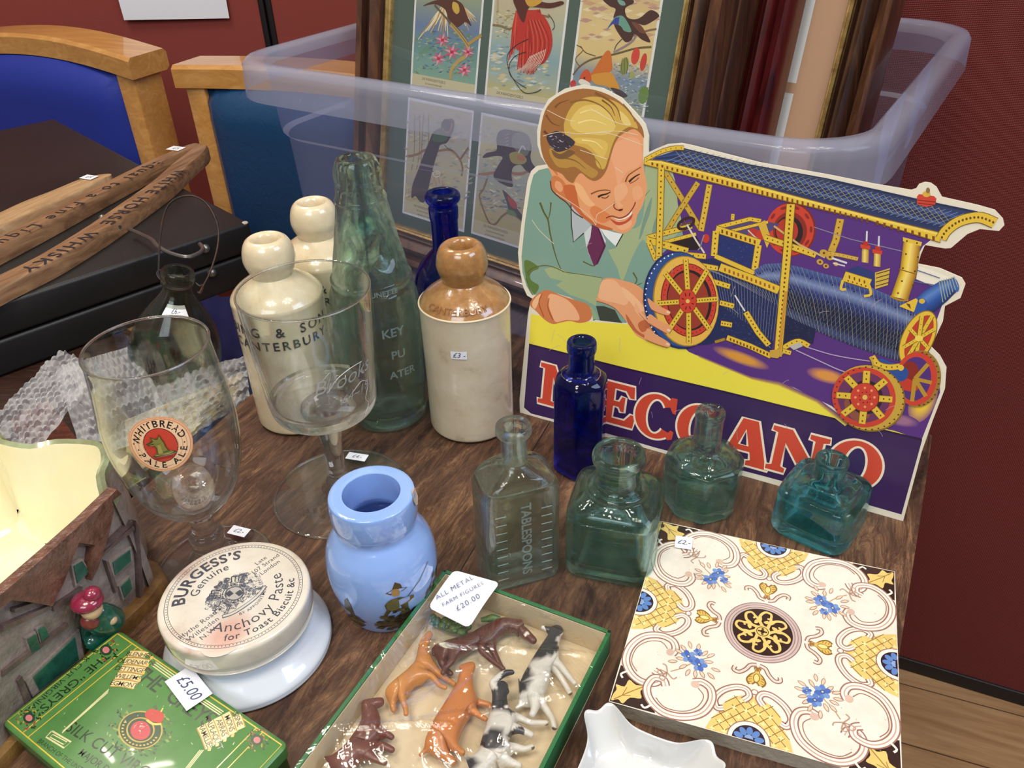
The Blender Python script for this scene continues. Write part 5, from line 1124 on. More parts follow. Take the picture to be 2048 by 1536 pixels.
a.poly([(k_*x,k_*y) for x,y in FX],'4c4a20'); a.poly([(k_*x*.8,k_*y*.86-.0001) for x,y in FX],'8a8440'); a.poly([(k_*x,k_*y) for x,y in ((-.22,-.5),(-.14,.1),(0,.05),(.02,-.5))],'a89c54')
a.stroke([(-k_*.5,-k_*.86),(k_*.5,-k_*.84)],.0005,'8c2620'); a.stroke([(-k_*.6,k_*.15),(-k_*.3,k_*.2)],.0004,'2a2410')
a.build('badge_fox',bpl,'print_card',o,1e-5,6e-4)
sw2=at(478,1063,.005); sticker(bg_,lambda u,v,h:Vector((sw2.x+u*.94+v*.34,sw2.y+v*.94-u*.34,.0052+h)),.0145,.0085,'£2.-')
# ---- blue jar
J0=bfront(787,1262,.026)
JO=[(0,.002),(.023,.0015),(.0255,0),(.0268,.001),(.0290,.008),(.0325,.020),(.0346,.034),(.0343,.046),(.0320,.056),(.0275,.064),(.0240,.069),(.0236,.0735),(.0236,.0735),(.0252,.0745),(.0262,.078),(.0265,.086),(.0258,.0925),(.0245,.0938),(.0230,.0940)]
JI=[(.0230,.0940),(.0182,.0938),(.0172,.0925),(.0168,.080),(.018,.070),(.026,.060),(.0315,.045),(.031,.025),(.025,.007),(.020,.005),(0,.004)]
jar=vessel('blue_jar',J0,'glossy sky blue ceramic jar with dark printed figures and chipped rim','jar',JO,JI,[(.0738,'body'),(.3,'rim')],'blue_glaze',n=5,seg=96)
JR=catmull(JO,5)
def Rj(z):
    for (r0,z0),(r1,z1) in zip(JR,JR[1:]):
        if z0<=z<=z1: return r0+(r1-r0)*(z-z0)/max(z1-z0,1e-9)
    return .033
fj=facing(jar)
def jp(x,y,h): return cyl_place(jar,Rj,fj)(x,y,h+.00012)
simple('jar_print','4a4026',.3,coat=.6)
a=Art(); rj=random.Random(5)
def tuft(cx,cy,w,h,n,cols):
    for i in range(n):
        x=cx+rj.uniform(-1,1)*w; y=cy+rj.uniform(-1,1)*h*(1-.6*abs(x-cx)/w); s_=rj.uniform(.0010,.0021)
        a.poly([(x-s_,y-s_*.2),(x-s_*.2,y+s_*.6),(x+s_,y+s_*.3),(x+s_*.3,y-s_*.6)],cols[i%len(cols)])
    a.up()
GC=['4a4224','39351f','5f5530','2f2c1c','6c5c38']
tuft(.013,.0125,.012,.0065,150,GC); tuft(.010,.017,.007,.006,40,GC)
a.poly([(.004,.016),(.0042,.0205),(.0055,.0235),(.0050,.0265),(.0065,.0285),(.0080,.0292),(.0110,.0292),(.0130,.0280),(.0165,.0272),(.0165,.0255),(.0138,.0245),(.0138,.021),(.0150,.016)],'5a4f2e'); a.poly([(.0060,.0325),(.0085,.0335),(.0100,.0365),(.0120,.0350),(.0125,.0330),(.0145,.0322),(.0125,.0315),(.0078,.0312)],'4a4024'); a.up(); a.blob([(.0085,.0335),(.011,.033),(.011,.030),(.0085,.0305)],'a08050',3); a.blob([(.006,.028),(.010,.029),(.010,.023),(.006,.0235)],'6c6440',3); a.up()
a.stroke([(.014,.0278),(.020,.0320),(.026,.036)],.0004,'3a3420'); a.stroke([(.016,.014),(.024,.021),(.030,.029)],.0008,'3a3420',w1=.0004); tuft(.029,.023,.006,.005,26,GC)
tuft(-.0085,.012,.0035,.006,40,GC); a.poly([(-.0135,.010),(-.0125,.020),(-.0115,.026),(-.0098,.028),(-.0085,.024),(-.0075,.016),(-.0065,.009)],'544a2a'); a.poly([(-.0108,.012),(-.0096,.020),(-.0088,.012)],'8a6c34')
a.build('printed_scene',lambda x,y,h:jp((x-.013)*1.6+.010,.0075+(y-.010)*1.62,h),'print_glazed',jar,1e-5,9e-5)
q_=at(826,992,.0925); bm=bmesh.new(); aj=math.atan2(q_.y-J0[1],q_.x-J0[0])
simple('bare_clay','b9a99a',.8)
ch=[(math.cos(aj+t*1.7)*r+J0[0],math.sin(aj+t*1.7)*r+J0[1],z) for t,r,z in ((-.10,.0262,.0918),(-.03,.0244,.0941),(.08,.0236,.0942),(.14,.0252,.0932),(.10,.0266,.088),(0,.0268,.0855),(-.07,.0267,.0875))]
vs=[bm.verts.new(Vector(c)+Vector((math.cos(aj),math.sin(aj),.8))*.0007) for c in ch]; bm.faces.new(vs); obj('rim_chip',bm,'bare_clay',jar,0)
# ---- printed pot lid on its pot and stand
Pp=bfront(539,1412,.0500)
pot=empty('paste_pot',(Pp[0],Pp[1],0),'white paste pot on wide foot, round lid with black coat of arms print','pot')
PB=[(0,.0015),(.040,.001),(.043,0),(.0500,.0012),(.0508,.004),(.0500,.007),(.0455,.012),(.0405,.018),(.0385,.0235),(.0385,.0265),(0,.0265)]
lathe(pot,rp(PB,6),'pot_white',[(len(rp(PB,6))-1,'pot_base')],96)
LZ=.046
PL=[(0,.0268),(.040,.0268),(.0415,.028),(.0415,.031),(.0415,.031),(.0435,.0318),(.0442,.034),(.0443,.0425),(.0436,.045),(.0420,LZ-.0002),(.0405,LZ),(.0405,LZ),(0,LZ)]
simple('lid_cream','ded6c6',.15,coat=1,nz=(22,[(.28,'b99a8a'),(.45,'d8cfc0'),(.7,'e2dccd')]))
lathe(pot,rp(PL,5),'lid_cream',[(len(rp(PL,5))-1,'lid')],96)
lid=[o for o in pot.children if o.name.startswith('lid')][0]
LP=hplane(LZ); a=Art()
cL=LP.px(505,1195); cL=(Pp[0],Pp[1])
# text direction on the lid
d1=LP.px(480,1275); d2=LP.px(625,1165); th=math.atan2(d2[1]-d1[1],d2[0]-d1[0])
ct,st_=math.cos(th),math.sin(th); lf=lambda x,y:(cL[0]+x*ct-y*st_,cL[1]+x*st_+y*ct)
RL_=.0405; a.tr=lambda p:lf(*p)
a.glow(-.020,-.022,.017,.013,10,'d0a696','d8ccbe'); a.up()
INK='3c3c46'
for r_,w_ in ((.0398,.00035),(.0378,.0003)): a.stroke(ell(0,0,r_,r_,0,90),w_,INK,closed=True)
for k in range(120): t=math.radians(k*3); a.stroke([(.0382*math.cos(t),.0382*math.sin(t)),(.0391*math.cos(t),.0391*math.sin(t))],.0004,INK)
def arc(tx,size,R_,mid,flip,bold,sp=1.0):
    vs,fs=textmesh(tx,size,bold,'CENTER',sp); out=[]
    for x,y in vs:
        t=mid-x/R_ if not flip else mid+x/R_; rr=R_+(y if not flip else -y); out.append(lf(rr*math.cos(t),rr*math.sin(t)))
    a.raw(out,fs,[lin(INK)]*len(vs))
arc('BURGESS’S',.0105,.0315,PI/2+.12,False,.028,1.1); arc('Genuine',.0078,.0235,PI/2+.15,False,.004,1.1)
arc('for Toast Biscuit &c',.0066,.0330,-PI/2+.12,True,.01,1.1); arc('Anchovy Paste',.0098,.0255,-PI/2+.1,True,-.002,1.05); 
arc('BY APPOINTMENT',.0030,.0175,-PI/2+.3,True,.005,1.1)
def flat(tx,sz,x0,y0,bold=.0): vs,fs=textmesh(tx,sz,bold,'CENTER',1.05); a.raw([lf(x0+x,y0+y) for x,y in vs],fs,[lin(INK)]*len(vs))
for i,(tx) in enumerate(('Late','107 Strand','London')): flat(tx,.0044,.0260,.0095-i*.0046)
for i,(tx) in enumerate(('Hythe Road','Willesden','N.W')): flat(tx,.0048,-.0270,-.0035-i*.0050)
rl=random.Random(11)
# coat of arms: shield, two beasts, helm and mantling, scroll
a.up(); GR=['44444e','6c6c76','34343c','8c8a90','a8a49e']
a.up(); a.poly(ell(0,0,.0055,.0062),'5a5a64'); a.up(); a.poly(ell(0,0,.0045,.0052),'b4b0a8'); a.up()
for x,y in ((-.002,.0022),(.002,-.0022)): a.poly([(x-.0017,y-.002),(x+.0017,y-.002),(x+.0017,y+.002),(x-.0017,y+.002)],'3c3c46')
a.stroke(ell(0,0,.0066,.0073),.0006,'3c3c46',closed=True)
for s_ in (-1,1):
    a.stroke([(s_*x,y) for x,y in ((.0078,-.007),(.0072,-.001),(.0082,.004),(.0098,.0062))],.0034,'6a6a74',4,w1=.0024); a.poly(ell(s_*.0108,.0078,.0030,.0026),'5c5c66'); a.stroke([(s_*.0080,-.006),(s_*.0110,-.0085),(s_*.0135,-.0095)],.0020,'6a6a74',3); a.stroke([(s_*.0085,.001),(s_*.0120,-.001),(s_*.0125,.002)],.0012,'5c5c66',3)
a.stroke([(0,.0075),(0,.011)],.005,'6c6c76',0); a.blob([(-.0042,.011),(-.0045,.0145),(-.002,.0135),(0,.0160),(.002,.0135),(.0045,.0145),(.0042,.011)],'54545e',2)
a.stroke([(-.0150,-.0095),(-.008,-.0125),(.006,-.0128),(.0150,-.0100)],.0026,'5a5a64',4); a.up(); a.stroke([(-.0145,-.0095),(-.008,-.0124),(.006,-.0127),(.0145,-.0100)],.0015,'cec8bc',4); a.up()
for i in range(430):
    t=rl.uniform(0,2*PI); r=rl.uniform(.12,1)**.55; x=.0172*r*math.cos(t); y=.0135*r*math.sin(t)+.0005; s_=rl.uniform(.0005,.0012); u=rl.uniform(0,2*PI)
    if x*x/.0052**2+y*y/.0060**2<1 or (y<-.0105 and abs(x)<.013): continue
    a.stroke([(x+s_*math.cos(u+k*.8),y+s_*math.sin(u+k*.8)) for k in range(5)],.00036,('33333d','4a4a54','d2ccc0','3c3c46','8c8a90')[i%5],2)
    if i%40==39: a.up()
for s_ in (-1,1):
    for k in range(4): a.stroke([(s_*(.004+k*.0016),.0085-k*.001),(s_*(.007+k*.002),.0125-k*.0014),(s_*(.009+k*.002),.0100-k*.001)],.0007,'3c3c46',4)
a.build('printed_crest',lambda x,y,h:Vector((x,y,LZ+h)),'print_pot',lid,6e-6,2e-5)
# ---- Victorian tile
TT=.0115; c4=[at(x,y,TT) for x,y in ((1325,1044),(1786,1137),(1795,1576),(1228,1404))]
tc_=sum(c4,Vector())/4; ta=math.atan2((c4[1]-c4[0]).y+(c4[2]-c4[3]).y,(c4[1]-c4[0]).x+(c4[2]-c4[3]).x)
tile=empty('ceramic_tile',(tc_.x,tc_.y,0),'square patterned tile, cream with blue flowers and yellow scrolls, £2 price sticker','tile',None,ta)
bpy.context.view_layer.update()
simple('biscuit_clay','a9a294',.9,bm=(60,.002)); HS=.0762
tcs,tsn=math.cos(ta),math.sin(ta)
tp=lambda x,y,h:Vector((tc_.x+x*tcs-y*tsn,tc_.y+x*tsn+y*tcs,h))
bm=bmesh.new(); rt=random.Random(2); edge=[]
for sx,sy,ex,ey in ((-1,-1,1,0),(1,-1,0,1),(1,1,-1,0),(-1,1,0,-1)):
    for k in range(14): j=rt.uniform(0,.0007); edge.append((sx*(HS-j)+ex*2*HS*k/14,sy*(HS-j)+ey*2*HS*k/14))
prism(bm,edge,0,TT-.0004,tp); obj('clay_body',bm,'biscuit_clay',tile,50)
bm=bmesh.new(); prism(bm,[(x*1.001,y*1.001) for x,y in edge],TT-.0004,TT,tp); simple('tile_glaze','e9e1d0',.25,coat=.5); obj('glaze',bm,'tile_glaze',tile,0)
a=Art()
CR='efe7d8'; LN='9c7264'; DK='33201c'; YL2='e6c878'; LNW=.011
def sym(fn,n=4):
    for k in range(n):
        t=k*2*PI/n; c,s_=math.cos(t),math.sin(t); a.tr=lambda p,c=c,s_=s_:((p[0]*c-p[1]*s_)*HS,(p[0]*s_+p[1]*c)*HS); a.k=HS; fn(k)
a.tr=lambda p:(p[0]*HS,p[1]*HS); a.k=HS; a.poly([(-1,-1),(1,-1),(1,1),(-1,1)],'ece4d6'); a.up()
def f1(k):
    # corner: dark ground and a yellow leaf
    a.poly([(.66,.99),(.72,.82),(.82,.72),(.99,.66),(.995,.995)],DK); a.up()
    a.blob([(.76,.78),(.80,.84),(.78,.90),(.86,.92),(.90,.985),(.94,.96),(.985,.985),(.985,.93),(.97,.88),(.985,.84),(.92,.84),(.90,.77),(.84,.80)],YL2,3); a.up()
    a.stroke([(.97,.97),(.88,.88),(.78,.79)],.008,'9c7a3c'); a.stroke([(.92,.92),(.86,.90)],.006,'9c7a3c'); a.stroke([(.92,.92),(.90,.84)],.006,'9c7a3c')
    # yellow diaper field on the middle of the side
    a.poly(catmull([(-.30,.995),(-.27,.90),(-.22,.82),(-.20,.74),(-.12,.66),(0,.62),(.12,.66),(.20,.74),(.22,.82),(.27,.90),(.30,.995)],3),'e3c777'); a.up()
def f2(k):
    for i in range(-6,7):
        x0=i*.085
        for s_ in (-1,1):
            P=[(x0+s_*(t-.8),t) for t in (.66,.74,.82,.9,.98)]; P=[p_ for p_ in P if abs(p_[0])<.17+(p_[1]-.66)*.42]
            if len(P)>1: a.stroke(P,.006,'8a6c38')
    a.up()
    for i in range(-4,5):
        for j in range(5):
            x=i*.085+(.0425 if j%2 else 0); y=.69+j*.072
            if abs(x)<.15+(y-.66)*.40 and not math.hypot(x,y-1)<.15: a.poly([(x-.026,y),(x-.007,y+.007),(x,y+.026),(x+.007,y+.007),(x+.026,y),(x+.007,y-.007),(x,y-.026),(x-.007,y-.007)],'f4e2a0')
    a.up()
    a.poly(ell(0,.995,.145,.15,0,24,180,360),'f0e8dc'); a.up(); a.poly(ell(0,.995,.115,.12,0,24,180,360),'2e2030'); a.stroke(ell(0,.995,.147,.152,0,24,180,360),.008,LN); a.up()
    for t in range(5): b_=math.radians(198+t*36); a.poly(ell(.075*math.cos(b_),.995+.075*math.sin(b_)-.0,.034,.022,198+t*36,14),'5f86c4')
    a.poly(ell(0,.98,.03,.03,0,16,180,360),'8aa6d4'); a.up()
def scroll(P,w,n=6):
    a.stroke(P,w+.022,LN,n); a.up(); a.stroke(P,w,'f3ece0',n); a.up(); a.stroke(P,w*.22,'c9a894',n); a.up()
def f3(k):
    for s_ in (-1,1):
        m_=lambda L:[(s_*x,y) for x,y in L]
        # inner brackets round the diaper
        scroll(m_([(.07,.68),(.035,.63),(.06,.58),(.13,.58),(.22,.64),(.27,.73),(.245,.80),(.20,.79)]),.035)
        # big C scroll of the cartouche
        scroll(m_([(.44,.64),(.38,.62),(.31,.66),(.29,.76),(.34,.88),(.46,.955),(.60,.965),(.71,.90),(.76,.80),(.73,.70),(.66,.69),(.63,.74)]),.045)
        a.stroke(m_([(.40,.68),(.35,.74),(.38,.84),(.47,.91),(.60,.92),(.68,.86)]),.007,LN,5)
        a.poly(ell(s_*.425,.655,.032,.030),'d6b8a8'); a.stroke(m_([(.70,.93),(.74,.97),(.77,.95)]),.016,'f3ece0',3); a.stroke(m_([(.93,.70),(.97,.74),(.95,.77)]),.016,'f3ece0',3); a.up()
    a.poly(ell(0,.585,.022,.022),'f3ece0'); a.stroke(ell(0,.585,.022,.022,0,16),.008,LN,closed=True); a.up()
def f4(k):
    # bud
    a.blob([(-.028,.36),(-.018,.40),(-.05,.43),(-.075,.48),(-.06,.52),(-.03,.535),(0,.50),(.03,.535),(.06,.52),(.075,.48),(.05,.43),(.018,.40),(.028,.36)],'8a6430',3); a.up()
    a.blob([(-.02,.37),(-.012,.40),(-.042,.44),(-.062,.48),(-.05,.51),(-.03,.515),(0,.48),(.03,.515),(.05,.51),(.062,.48),(.042,.44),(.012,.40),(.02,.37)],'d9b95e',3); a.up(); a.poly(ell(0,.455,.022,.038),'f0d88c'); a.poly(ell(0,.375,.014,.02),'9a7040'); a.up(); a.stroke(ell(0,.455,.022,.038,0,16),.006,'8a6430',closed=True)
    for x in (-.045,.045):
        for j in range(3): a.stroke([(x*.7,.45+j*.022),(x*1.25,.46+j*.022)],.005,'8a6430')
    for s_ in (-1,1):
        m_=lambda L:[(s_*x,y) for x,y in L]
        scroll(m_([(.01,.335),(.055,.35),(.085,.40),(.13,.44),(.17,.43),(.165,.395)]),.016,5)
        a.blob(m_([(.0,.56),(.025,.555),(.05,.535),(.035,.52),(.012,.53)]),'efe6d6',3)
    a.up()
def f5(k):
    # flower spray on the diagonal
    rr=random.Random(20+k); cx,cy=.46,.45
    for L in ([(cx,cy),(cx+.08,cy+.09),(cx+.16,cy+.15)],[(cx,cy),(cx-.10,cy-.07)],[(cx,cy),(cx+.10,cy-.08)],[(cx,cy),(cx-.07,cy+.10)]): a.stroke(L,.008,'b89878',3)
    a.up()
    for i in range(15):
        t=i*2*PI/15+rr.uniform(-.1,.1); r=rr.uniform(.10,.17); x,y=cx+r*math.cos(t),cy+r*math.sin(t); dx,dy=math.cos(t),math.sin(t)
        L=[(x-.035*dx,y-.035*dy),(x-.014*dy,y+.014*dx),(x+.035*dx,y+.035*dy),(x+.014*dy,y-.014*dx)]; a.blob(L,'e2cdb4',3); 
        a.stroke(catmull(L,3,True),.005,LN,closed=True)
    a.up()
    for fx,fy,r in ((cx-.035,cy+.02,.062),(cx+.055,cy-.03,.058),(cx-.01,cy-.09,.036)):
        for i in range(6): t=i*PI/3+rr.uniform(-.2,.2); a.poly(ell(fx+r*.58*math.cos(t),fy+r*.58*math.sin(t),r*.46,r*.36,math.degrees(t),12),('5f83c6','7698d0','4a6cb8')[i%3])
        a.up(); a.poly(ell(fx,fy,r*.3,r*.3,0,12),'3f5c9c'); a.up(); a.poly(ell(fx,fy,r*.14,r*.14,0,8),'d8d0b0')
    # ribbon bow
    bx,by=cx+.18,cy+.17
    for L in ([(bx,by),(bx+.05,by+.055),(bx+.015,by+.08),(bx,by)],[(bx,by),(bx+.065,by-.01),(bx+.06,by+.03),(bx,by)],[(bx,by),(bx-.05,by+.04),(bx-.075,by+.015)],[(bx,by),(bx+.02,by-.06),(bx+.05,by-.07)]): a.stroke(L,.010,'b59684',4)
    a.up()
sym(f1); sym(f2); sym(f3); sym(f4); sym(f5)
a.tr=lambda p:(p[0]*HS,p[1]*HS)
for r,c in ((.30,'8c6c6c'),(.292,'c8b4ae'),(.275,'9c8080'),(.268,'d0bcb4'),(.252,'8c7070'),(.245,'c4b0aa'),(.232,DK)): a.poly(ell(0,0,r,r,0,48),c); a.up()
def f6(k):
    a.stroke([(.05,.0),(.10,.03),(.16,.03),(.205,-.005),(.195,-.05),(.15,-.05),(.14,-.025)],.026,YL2,5,w1=.016); a.blob([(.09,.03),(.12,.06),(.16,.075),(.14,.045),(.17,.03),(.12,.015)],YL2,3); a.blob([(.10,.0),(.12,-.03),(.10,-.05),(.085,-.02)],YL2,3)
sym(f6,8); a.up(); a.tr=lambda p:(p[0]*HS,p[1]*HS)
for r,c in ((.062,YL2),(.048,DK),(.042,'e6c878'),(.018,DK)): a.poly(ell(0,0,r,r,0,24),c); a.up()
for k in range(4): t=k*PI/2; a.poly(ell(.026*math.cos(t),.026*math.sin(t),.011,.008,0,8),DK)
rr=random.Random(8)
for k in range(60): x,y=rr.uniform(-.9,.9),rr.uniform(-.9,.9); a.poly(ell(x*1.0,y,.004,.003,0,6),'b8ac98')
a.build('printed_pattern',lambda x,y,h:tp(x,y,TT+h),'print_glazed',tile,6e-6,2e-5)
ps=at(1367,1088,TT); sticker(tile,lambda u,v,h:Vector((ps.x+u*math.cos(ta+.1)-v*math.sin(ta+.1),ps.y+u*math.sin(ta+.1)+v*math.cos(ta+.1),TT+.0012+h)),.0115,.0115,'£2.-',size=.0056)
# ---- green cigarette tin
TZ=.021; NP=hplane(TZ)
n0,n1,n2=[Vector(NP.px(*p_)) for p_ in ((237,1258),(577,1487),(12,1447))]
ux=((n1-n0).normalized()); vy=Vector((ux.y,-ux.x)); 
if (n2-n0).dot(vy)<0: vy=-vy
TWd=(n1-n0).length; TDp=(n2-n0).dot(vy)+.001
tin=empty('cigarette_tin',((n0+ux*TWd/2+vy*TDp/2).x,(n0+ux*TWd/2+vy*TDp/2).y,0),'flat green hinged tin with gold lines and regimental badge, £5 price sticker','tin')
tf=lambda x,y,h:Vector((n0.x+ux.x*x+vy.x*y,n0.y+ux.y*x+vy.y*y,h))
def slab(name,x0,x1,y0,y1,z0,z1,mat,par,r=.004,bev=.0012,fn=tf):
    P=[((x0+x1)/2+x,(y0+y1)/2+y) for x,y in rrect(x1-x0,y1-y0,r,5)]
    bm=bmesh.new(); A=[bm.verts.new(fn(x,y,z0)) for x,y in P]; B=[bm.verts.new(fn(x,y,z1-bev)) for x,y in P]
    cx,cy=(x0+x1)/2,(y0+y1)/2; C=[bm.verts.new(fn(cx+(x-cx)*(1-.6*bev/((x1-x0)/2)),cy+(y-cy)*(1-.6*bev/((y1-y0)/2)),z1-bev*.3)) for x,y in P]; D=[bm.verts.new(fn(cx+(x-cx)*(1-1.6*bev/((x1-x0)/2)),cy+(y-cy)*(1-1.6*bev/((y1-y0)/2)),z1)) for x,y in P]; n=len(P)
    for a_,b_ in ((A,B),(B,C),(C,D)):
        for k in range(n): bm.faces.new((a_[k],a_[(k+1)%n],b_[(k+1)%n],b_[k]))
    bm.faces.new(D); bm.faces.new(A[::-1]); return obj(name,bm,mat,par,35)
simple('tin_green','4d7f3c',.34,coat=.2,nz=(30,[(.25,'44703a'),(.5,'4f8040'),(.8,'5c8c4c')])); simple('tin_edge','3a5c30',.35,.3,nz=(120,[(.3,'6a5630'),(.5,'3a5c30'),(.8,'4a7040')]))
slab('tin_body',.001,TWd-.001,.001,TDp-.001,0,.012,'tin_edge',tin)
lidt=slab('tin_lid',0,TWd,0,TDp,.0122,TZ,'tin_green',tin)
a=Art(); a.tr=lambda p_:((Vector(NP.px(*p_))-n0).dot(ux),(Vector(NP.px(*p_))-n0).dot(vy)); a.k=1/2500.
g0=lambda L,w=.0006,c='d8b83c':(a.__setattr__('tr',lambda p:p),a.__setattr__('k',1),a.stroke(L,w,c),a.__setattr__('tr',TRP),a.__setattr__('k',1/2500.))
TRP=a.tr
W1=.030
g0([(.0025,.0025),(TWd-.0025,.0025),(TWd-.0025,TDp-.0025),(.0025,TDp-.0025),(.0025,.0025)],.0007)
T2=lambda x,y:a.tr((x,y))
# side band lines parallel to the left short side
l1=a.tr((272,1281))[0]; l2=a.tr((278,1290))[0]+.004
for xx in (l1,l1+.005,TWd-l1,TWd-l1-.005): g0([(xx,.0025),(xx,TDp-.0025)],.0006)
a.up()
def tt(tx,size,p0,p1,c,bold=0,sp=1.,up=-1):
    """text along the line p0->p1 (photo points on the lid)"""
    A,B=T2(*p0),T2(*p1); d=math.hypot(B[0]-A[0],B[1]-A[1]); cx,sx=(B[0]-A[0])/d,(B[1]-A[1])/d; ox,oy=(A[0]+B[0])/2,(A[1]+B[1])/2
    vs,fs=textmesh(tx,size,bold,'CENTER',sp); a.raw([(ox+x*cx+y*sx*1,oy+x*sx-y*cx) for x,y in vs],fs,[lin(c)]*len(vs))
tt('THE “GREYS”',.0135,(288,1352),(418,1440),'1e3318',.004,.86); tt('SILK CUT VIRGINIA',.0088,(150,1460),(330,1570),'1e3318',.006,1.05); tt('MAJOR DRAPKIN & Co.',.0052,(155,1500),(310,1605),'1e3318',.004,1.05); tt('BRANCH OF THE UNITED KINGDOM TOBACCO Co.',.0034,(105,1500),(250,1600),'1e3318',.002,1.0)
tt('THE “GREYS”',.0082,(190,1330),(100,1405),'1e3318',.004,.95); tt('SILK CUT VIRGINIA',.0052,(172,1318),(85,1396),'1e3318',.002,1.0)
LC='d6d29c'
for d in (0,3.5,7): a.stroke([(303+d,1330-d),(345+d,1360-d)],1.6,LC); a.stroke([(395+d,1400-d*.9),(440+d,1430-d*.9)],1.6,LC); a.stroke([(218-d*.3,1378+d),(126-d*.3,1462+d*.6)],1.4,LC); a.stroke([(400+d,1500),(372+d,1536)],1.4,LC)
a.stroke([(104,1462),(92,1474),(128,1496),(142,1484),(104,1462)],2.2,LC); a.stroke([(106,1469),(100,1474),(127,1489),(134,1484),(106,1469)],1.4,LC); a.up()
# battle-honour scrolls
def scr(P0,P1,Q0,Q1,words,rows=5,w=11):
    for i in range(rows):
        t=i/(rows-1); A=(P0[0]+(Q0[0]-P0[0])*t,P0[1]+(Q0[1]-P0[1])*t); B=(P1[0]+(Q1[0]-P1[0])*t,P1[1]+(Q1[1]-P1[1])*t)
        M1=((A[0]+B[0])/2,(A[1]+B[1])/2-2); a.stroke([A,M1,B],w+3,'b08a3c',4); a.up(); a.stroke([A,M1,B],w,'e2cf96',4); a.up()
        tt(words[i],.0042,A,B,'3c2c1c',.004,.9)
        if i<rows-1: a.stroke([B,(B[0]-2,B[1]+7)],4,'d8b458')
    a.up()
scr((258,1308),(304,1312),(224,1366),(272,1372),['BLENHEIM','OUDENARDE','DETTINGEN','WILLEMS','EGMONT'],5,10)
scr((402,1452),(420,1495),(468,1418),(482,1458),['RAMILLIES','MALPLAQUET','ARRAS','MONS','AISNE'],5,10)
# central badge
cx,cy=281,1460; rb=random.Random(4)
for i in range(130):
    t=rb.uniform(0,2*PI); r=rb.uniform(.75,1.1); x,y=cx+58*r*math.cos(t),cy+48*r*math.sin(t)
    if y<cy-35 and abs(x-cx)<18: continue
    a.poly(ell(x,y,rb.uniform(2,5),rb.uniform(1.2,2.4),rb.uniform(0,180),8),('30521f','1f3a18','5a7a34','8c9a50','46602c')[i%5])
    if i%26==25: a.up()
a.up(); a.poly(ell(cx,cy,43,37),'2a4424'); a.up(); a.stroke(ell(cx,cy,43,37),2,'b8a24a',closed=True); a.stroke(ell(cx,cy,27,24),2,'b8a24a',closed=True); a.up(); a.poly(ell(cx,cy+1,20,19),'c4434a'); a.up(); dabs(a,(cx-14,cy-13,cx+14,cy+14),26,['e8a8a8','a02c38','f0d0c8'],3)
a.blob([(296,1440),(290,1428),(300,1418),(312,1420),(324,1424),(328,1434),(322,1446),(310,1444)],'c23a30',3); a.up(); a.stroke([(294,1440),(306,1448),(322,1448)],3,'e0c860',3); a.stroke([(322,1424),(326,1416)],2,'e0c860')
for i in range(16): t=math.radians(150+i*12); a.poly(ell(cx+36*math.cos(t),cy+31*math.sin(-t)+0,2.6,1.8,0,6),'c8b050')
a.up()
for bx,by in ((212,1300),(58,1436),(514,1480)):
    for i in range(44):
        t=rb.uniform(0,2*PI); r=rb.uniform(.5,1.05); a.poly(ell(bx+26*r*math.cos(t),by+22*r*math.sin(t),rb.uniform(2,4),1.6,rb.uniform(0,180),6),('27451c','1c3416','9a3c34','a8963c')[i%4])
    a.up(); a.poly(ell(bx,by,12,11),'24402a'); a.up(); a.poly(ell(bx,by,7,6.5),'cc7a78'); a.up()
# scuffs
for i in range(26):
    x,y=rb.uniform(60,500),rb.uniform(1300,1530); a.stroke([(x,y),(x+rb.uniform(-4,4),y+rb.uniform(-6,6))],.8,'b8c4a0')
def clipok(x,y): return 0.001<x<TWd-.001 and .001<y<TDp-.001
keep=[f for f in a.Fc if all(clipok(*a.V[i][:2]) for i in f)]; a.Fc=keep
a.build('printed_lid_design',lambda x,y,h:tf(x,y,TZ+h),'print_tin',lidt,6e-6,2e-5)
psn=T2(378,1378); tan_=math.atan2(.25,1)
sticker(tin,lambda u,v,h:tf(psn[0]+u*.97+v*.22,psn[1]-v*.97+u*.22,TZ+.0012+h),.027,.0155,'£5.00',size=.009)
# ---- box of lead farm animals
FZt=.022; XP=hplane(FZt)
b0,b1=[Vector(XP.px(*p_)) for p_ in ((889,1139),(1222,1262))]
bl=Vector(XP.px(618,1545)); br_=Vector(XP.px(1112,1560))
bx_=(b1-b0).normalized(); by_=Vector((bx_.y,-bx_.x))
BW=(b1-b0).length; BD=.20
sk=((bl-b0).dot(bx_)/(bl-b0).dot(by_)+(br_-b1).dot(bx_)/(br_-b1).dot(by_))/2
print('farm skew',sk,(bl-b0).dot(bx_),(bl-b0).dot(by_),(br_-b1).dot(bx_),(br_-b1).dot(by_),BW)
ra=math.atan(sk)*.9; bx_=Vector((bx_.x*math.cos(ra)+0,bx_.y)) if False else bx_
fbx=lambda x,y,h:Vector((b0.x+bx_.x*x+by_.x*y,b0.y+bx_.y*x+by_.y*y,h))
cF=b0+bx_*BW/2+by_*BD/2
fbox=empty('display_box',(cF.x,cF.y,0),'shallow green-edged card box of toy farm animals under clear film, handwritten £20 label','box')
simple('box_green','1f7038',.5); simple('box_cream','ddccaa',.75,nz=(20,[(.3,'cbb892'),(.7,'e2d3b4')])); simple('box_outer','276a40',.55)
def bar(nm,x0,x1,y0,y1,z0,z1,mat,par,bev=.0003,fn=fbx):
    bm=bmesh.new(); box(bm,((x0+x1)/2,(y0+y1)/2,(z0+z1)/2),(x1-x0,y1-y0,z1-z0),lambda p:fn(p.x,p.y,p.z),bev); return obj(nm,bm,mat,par)
bar('box_floor',0,BW,0,BD,0,.0015,'box_cream',fbox)
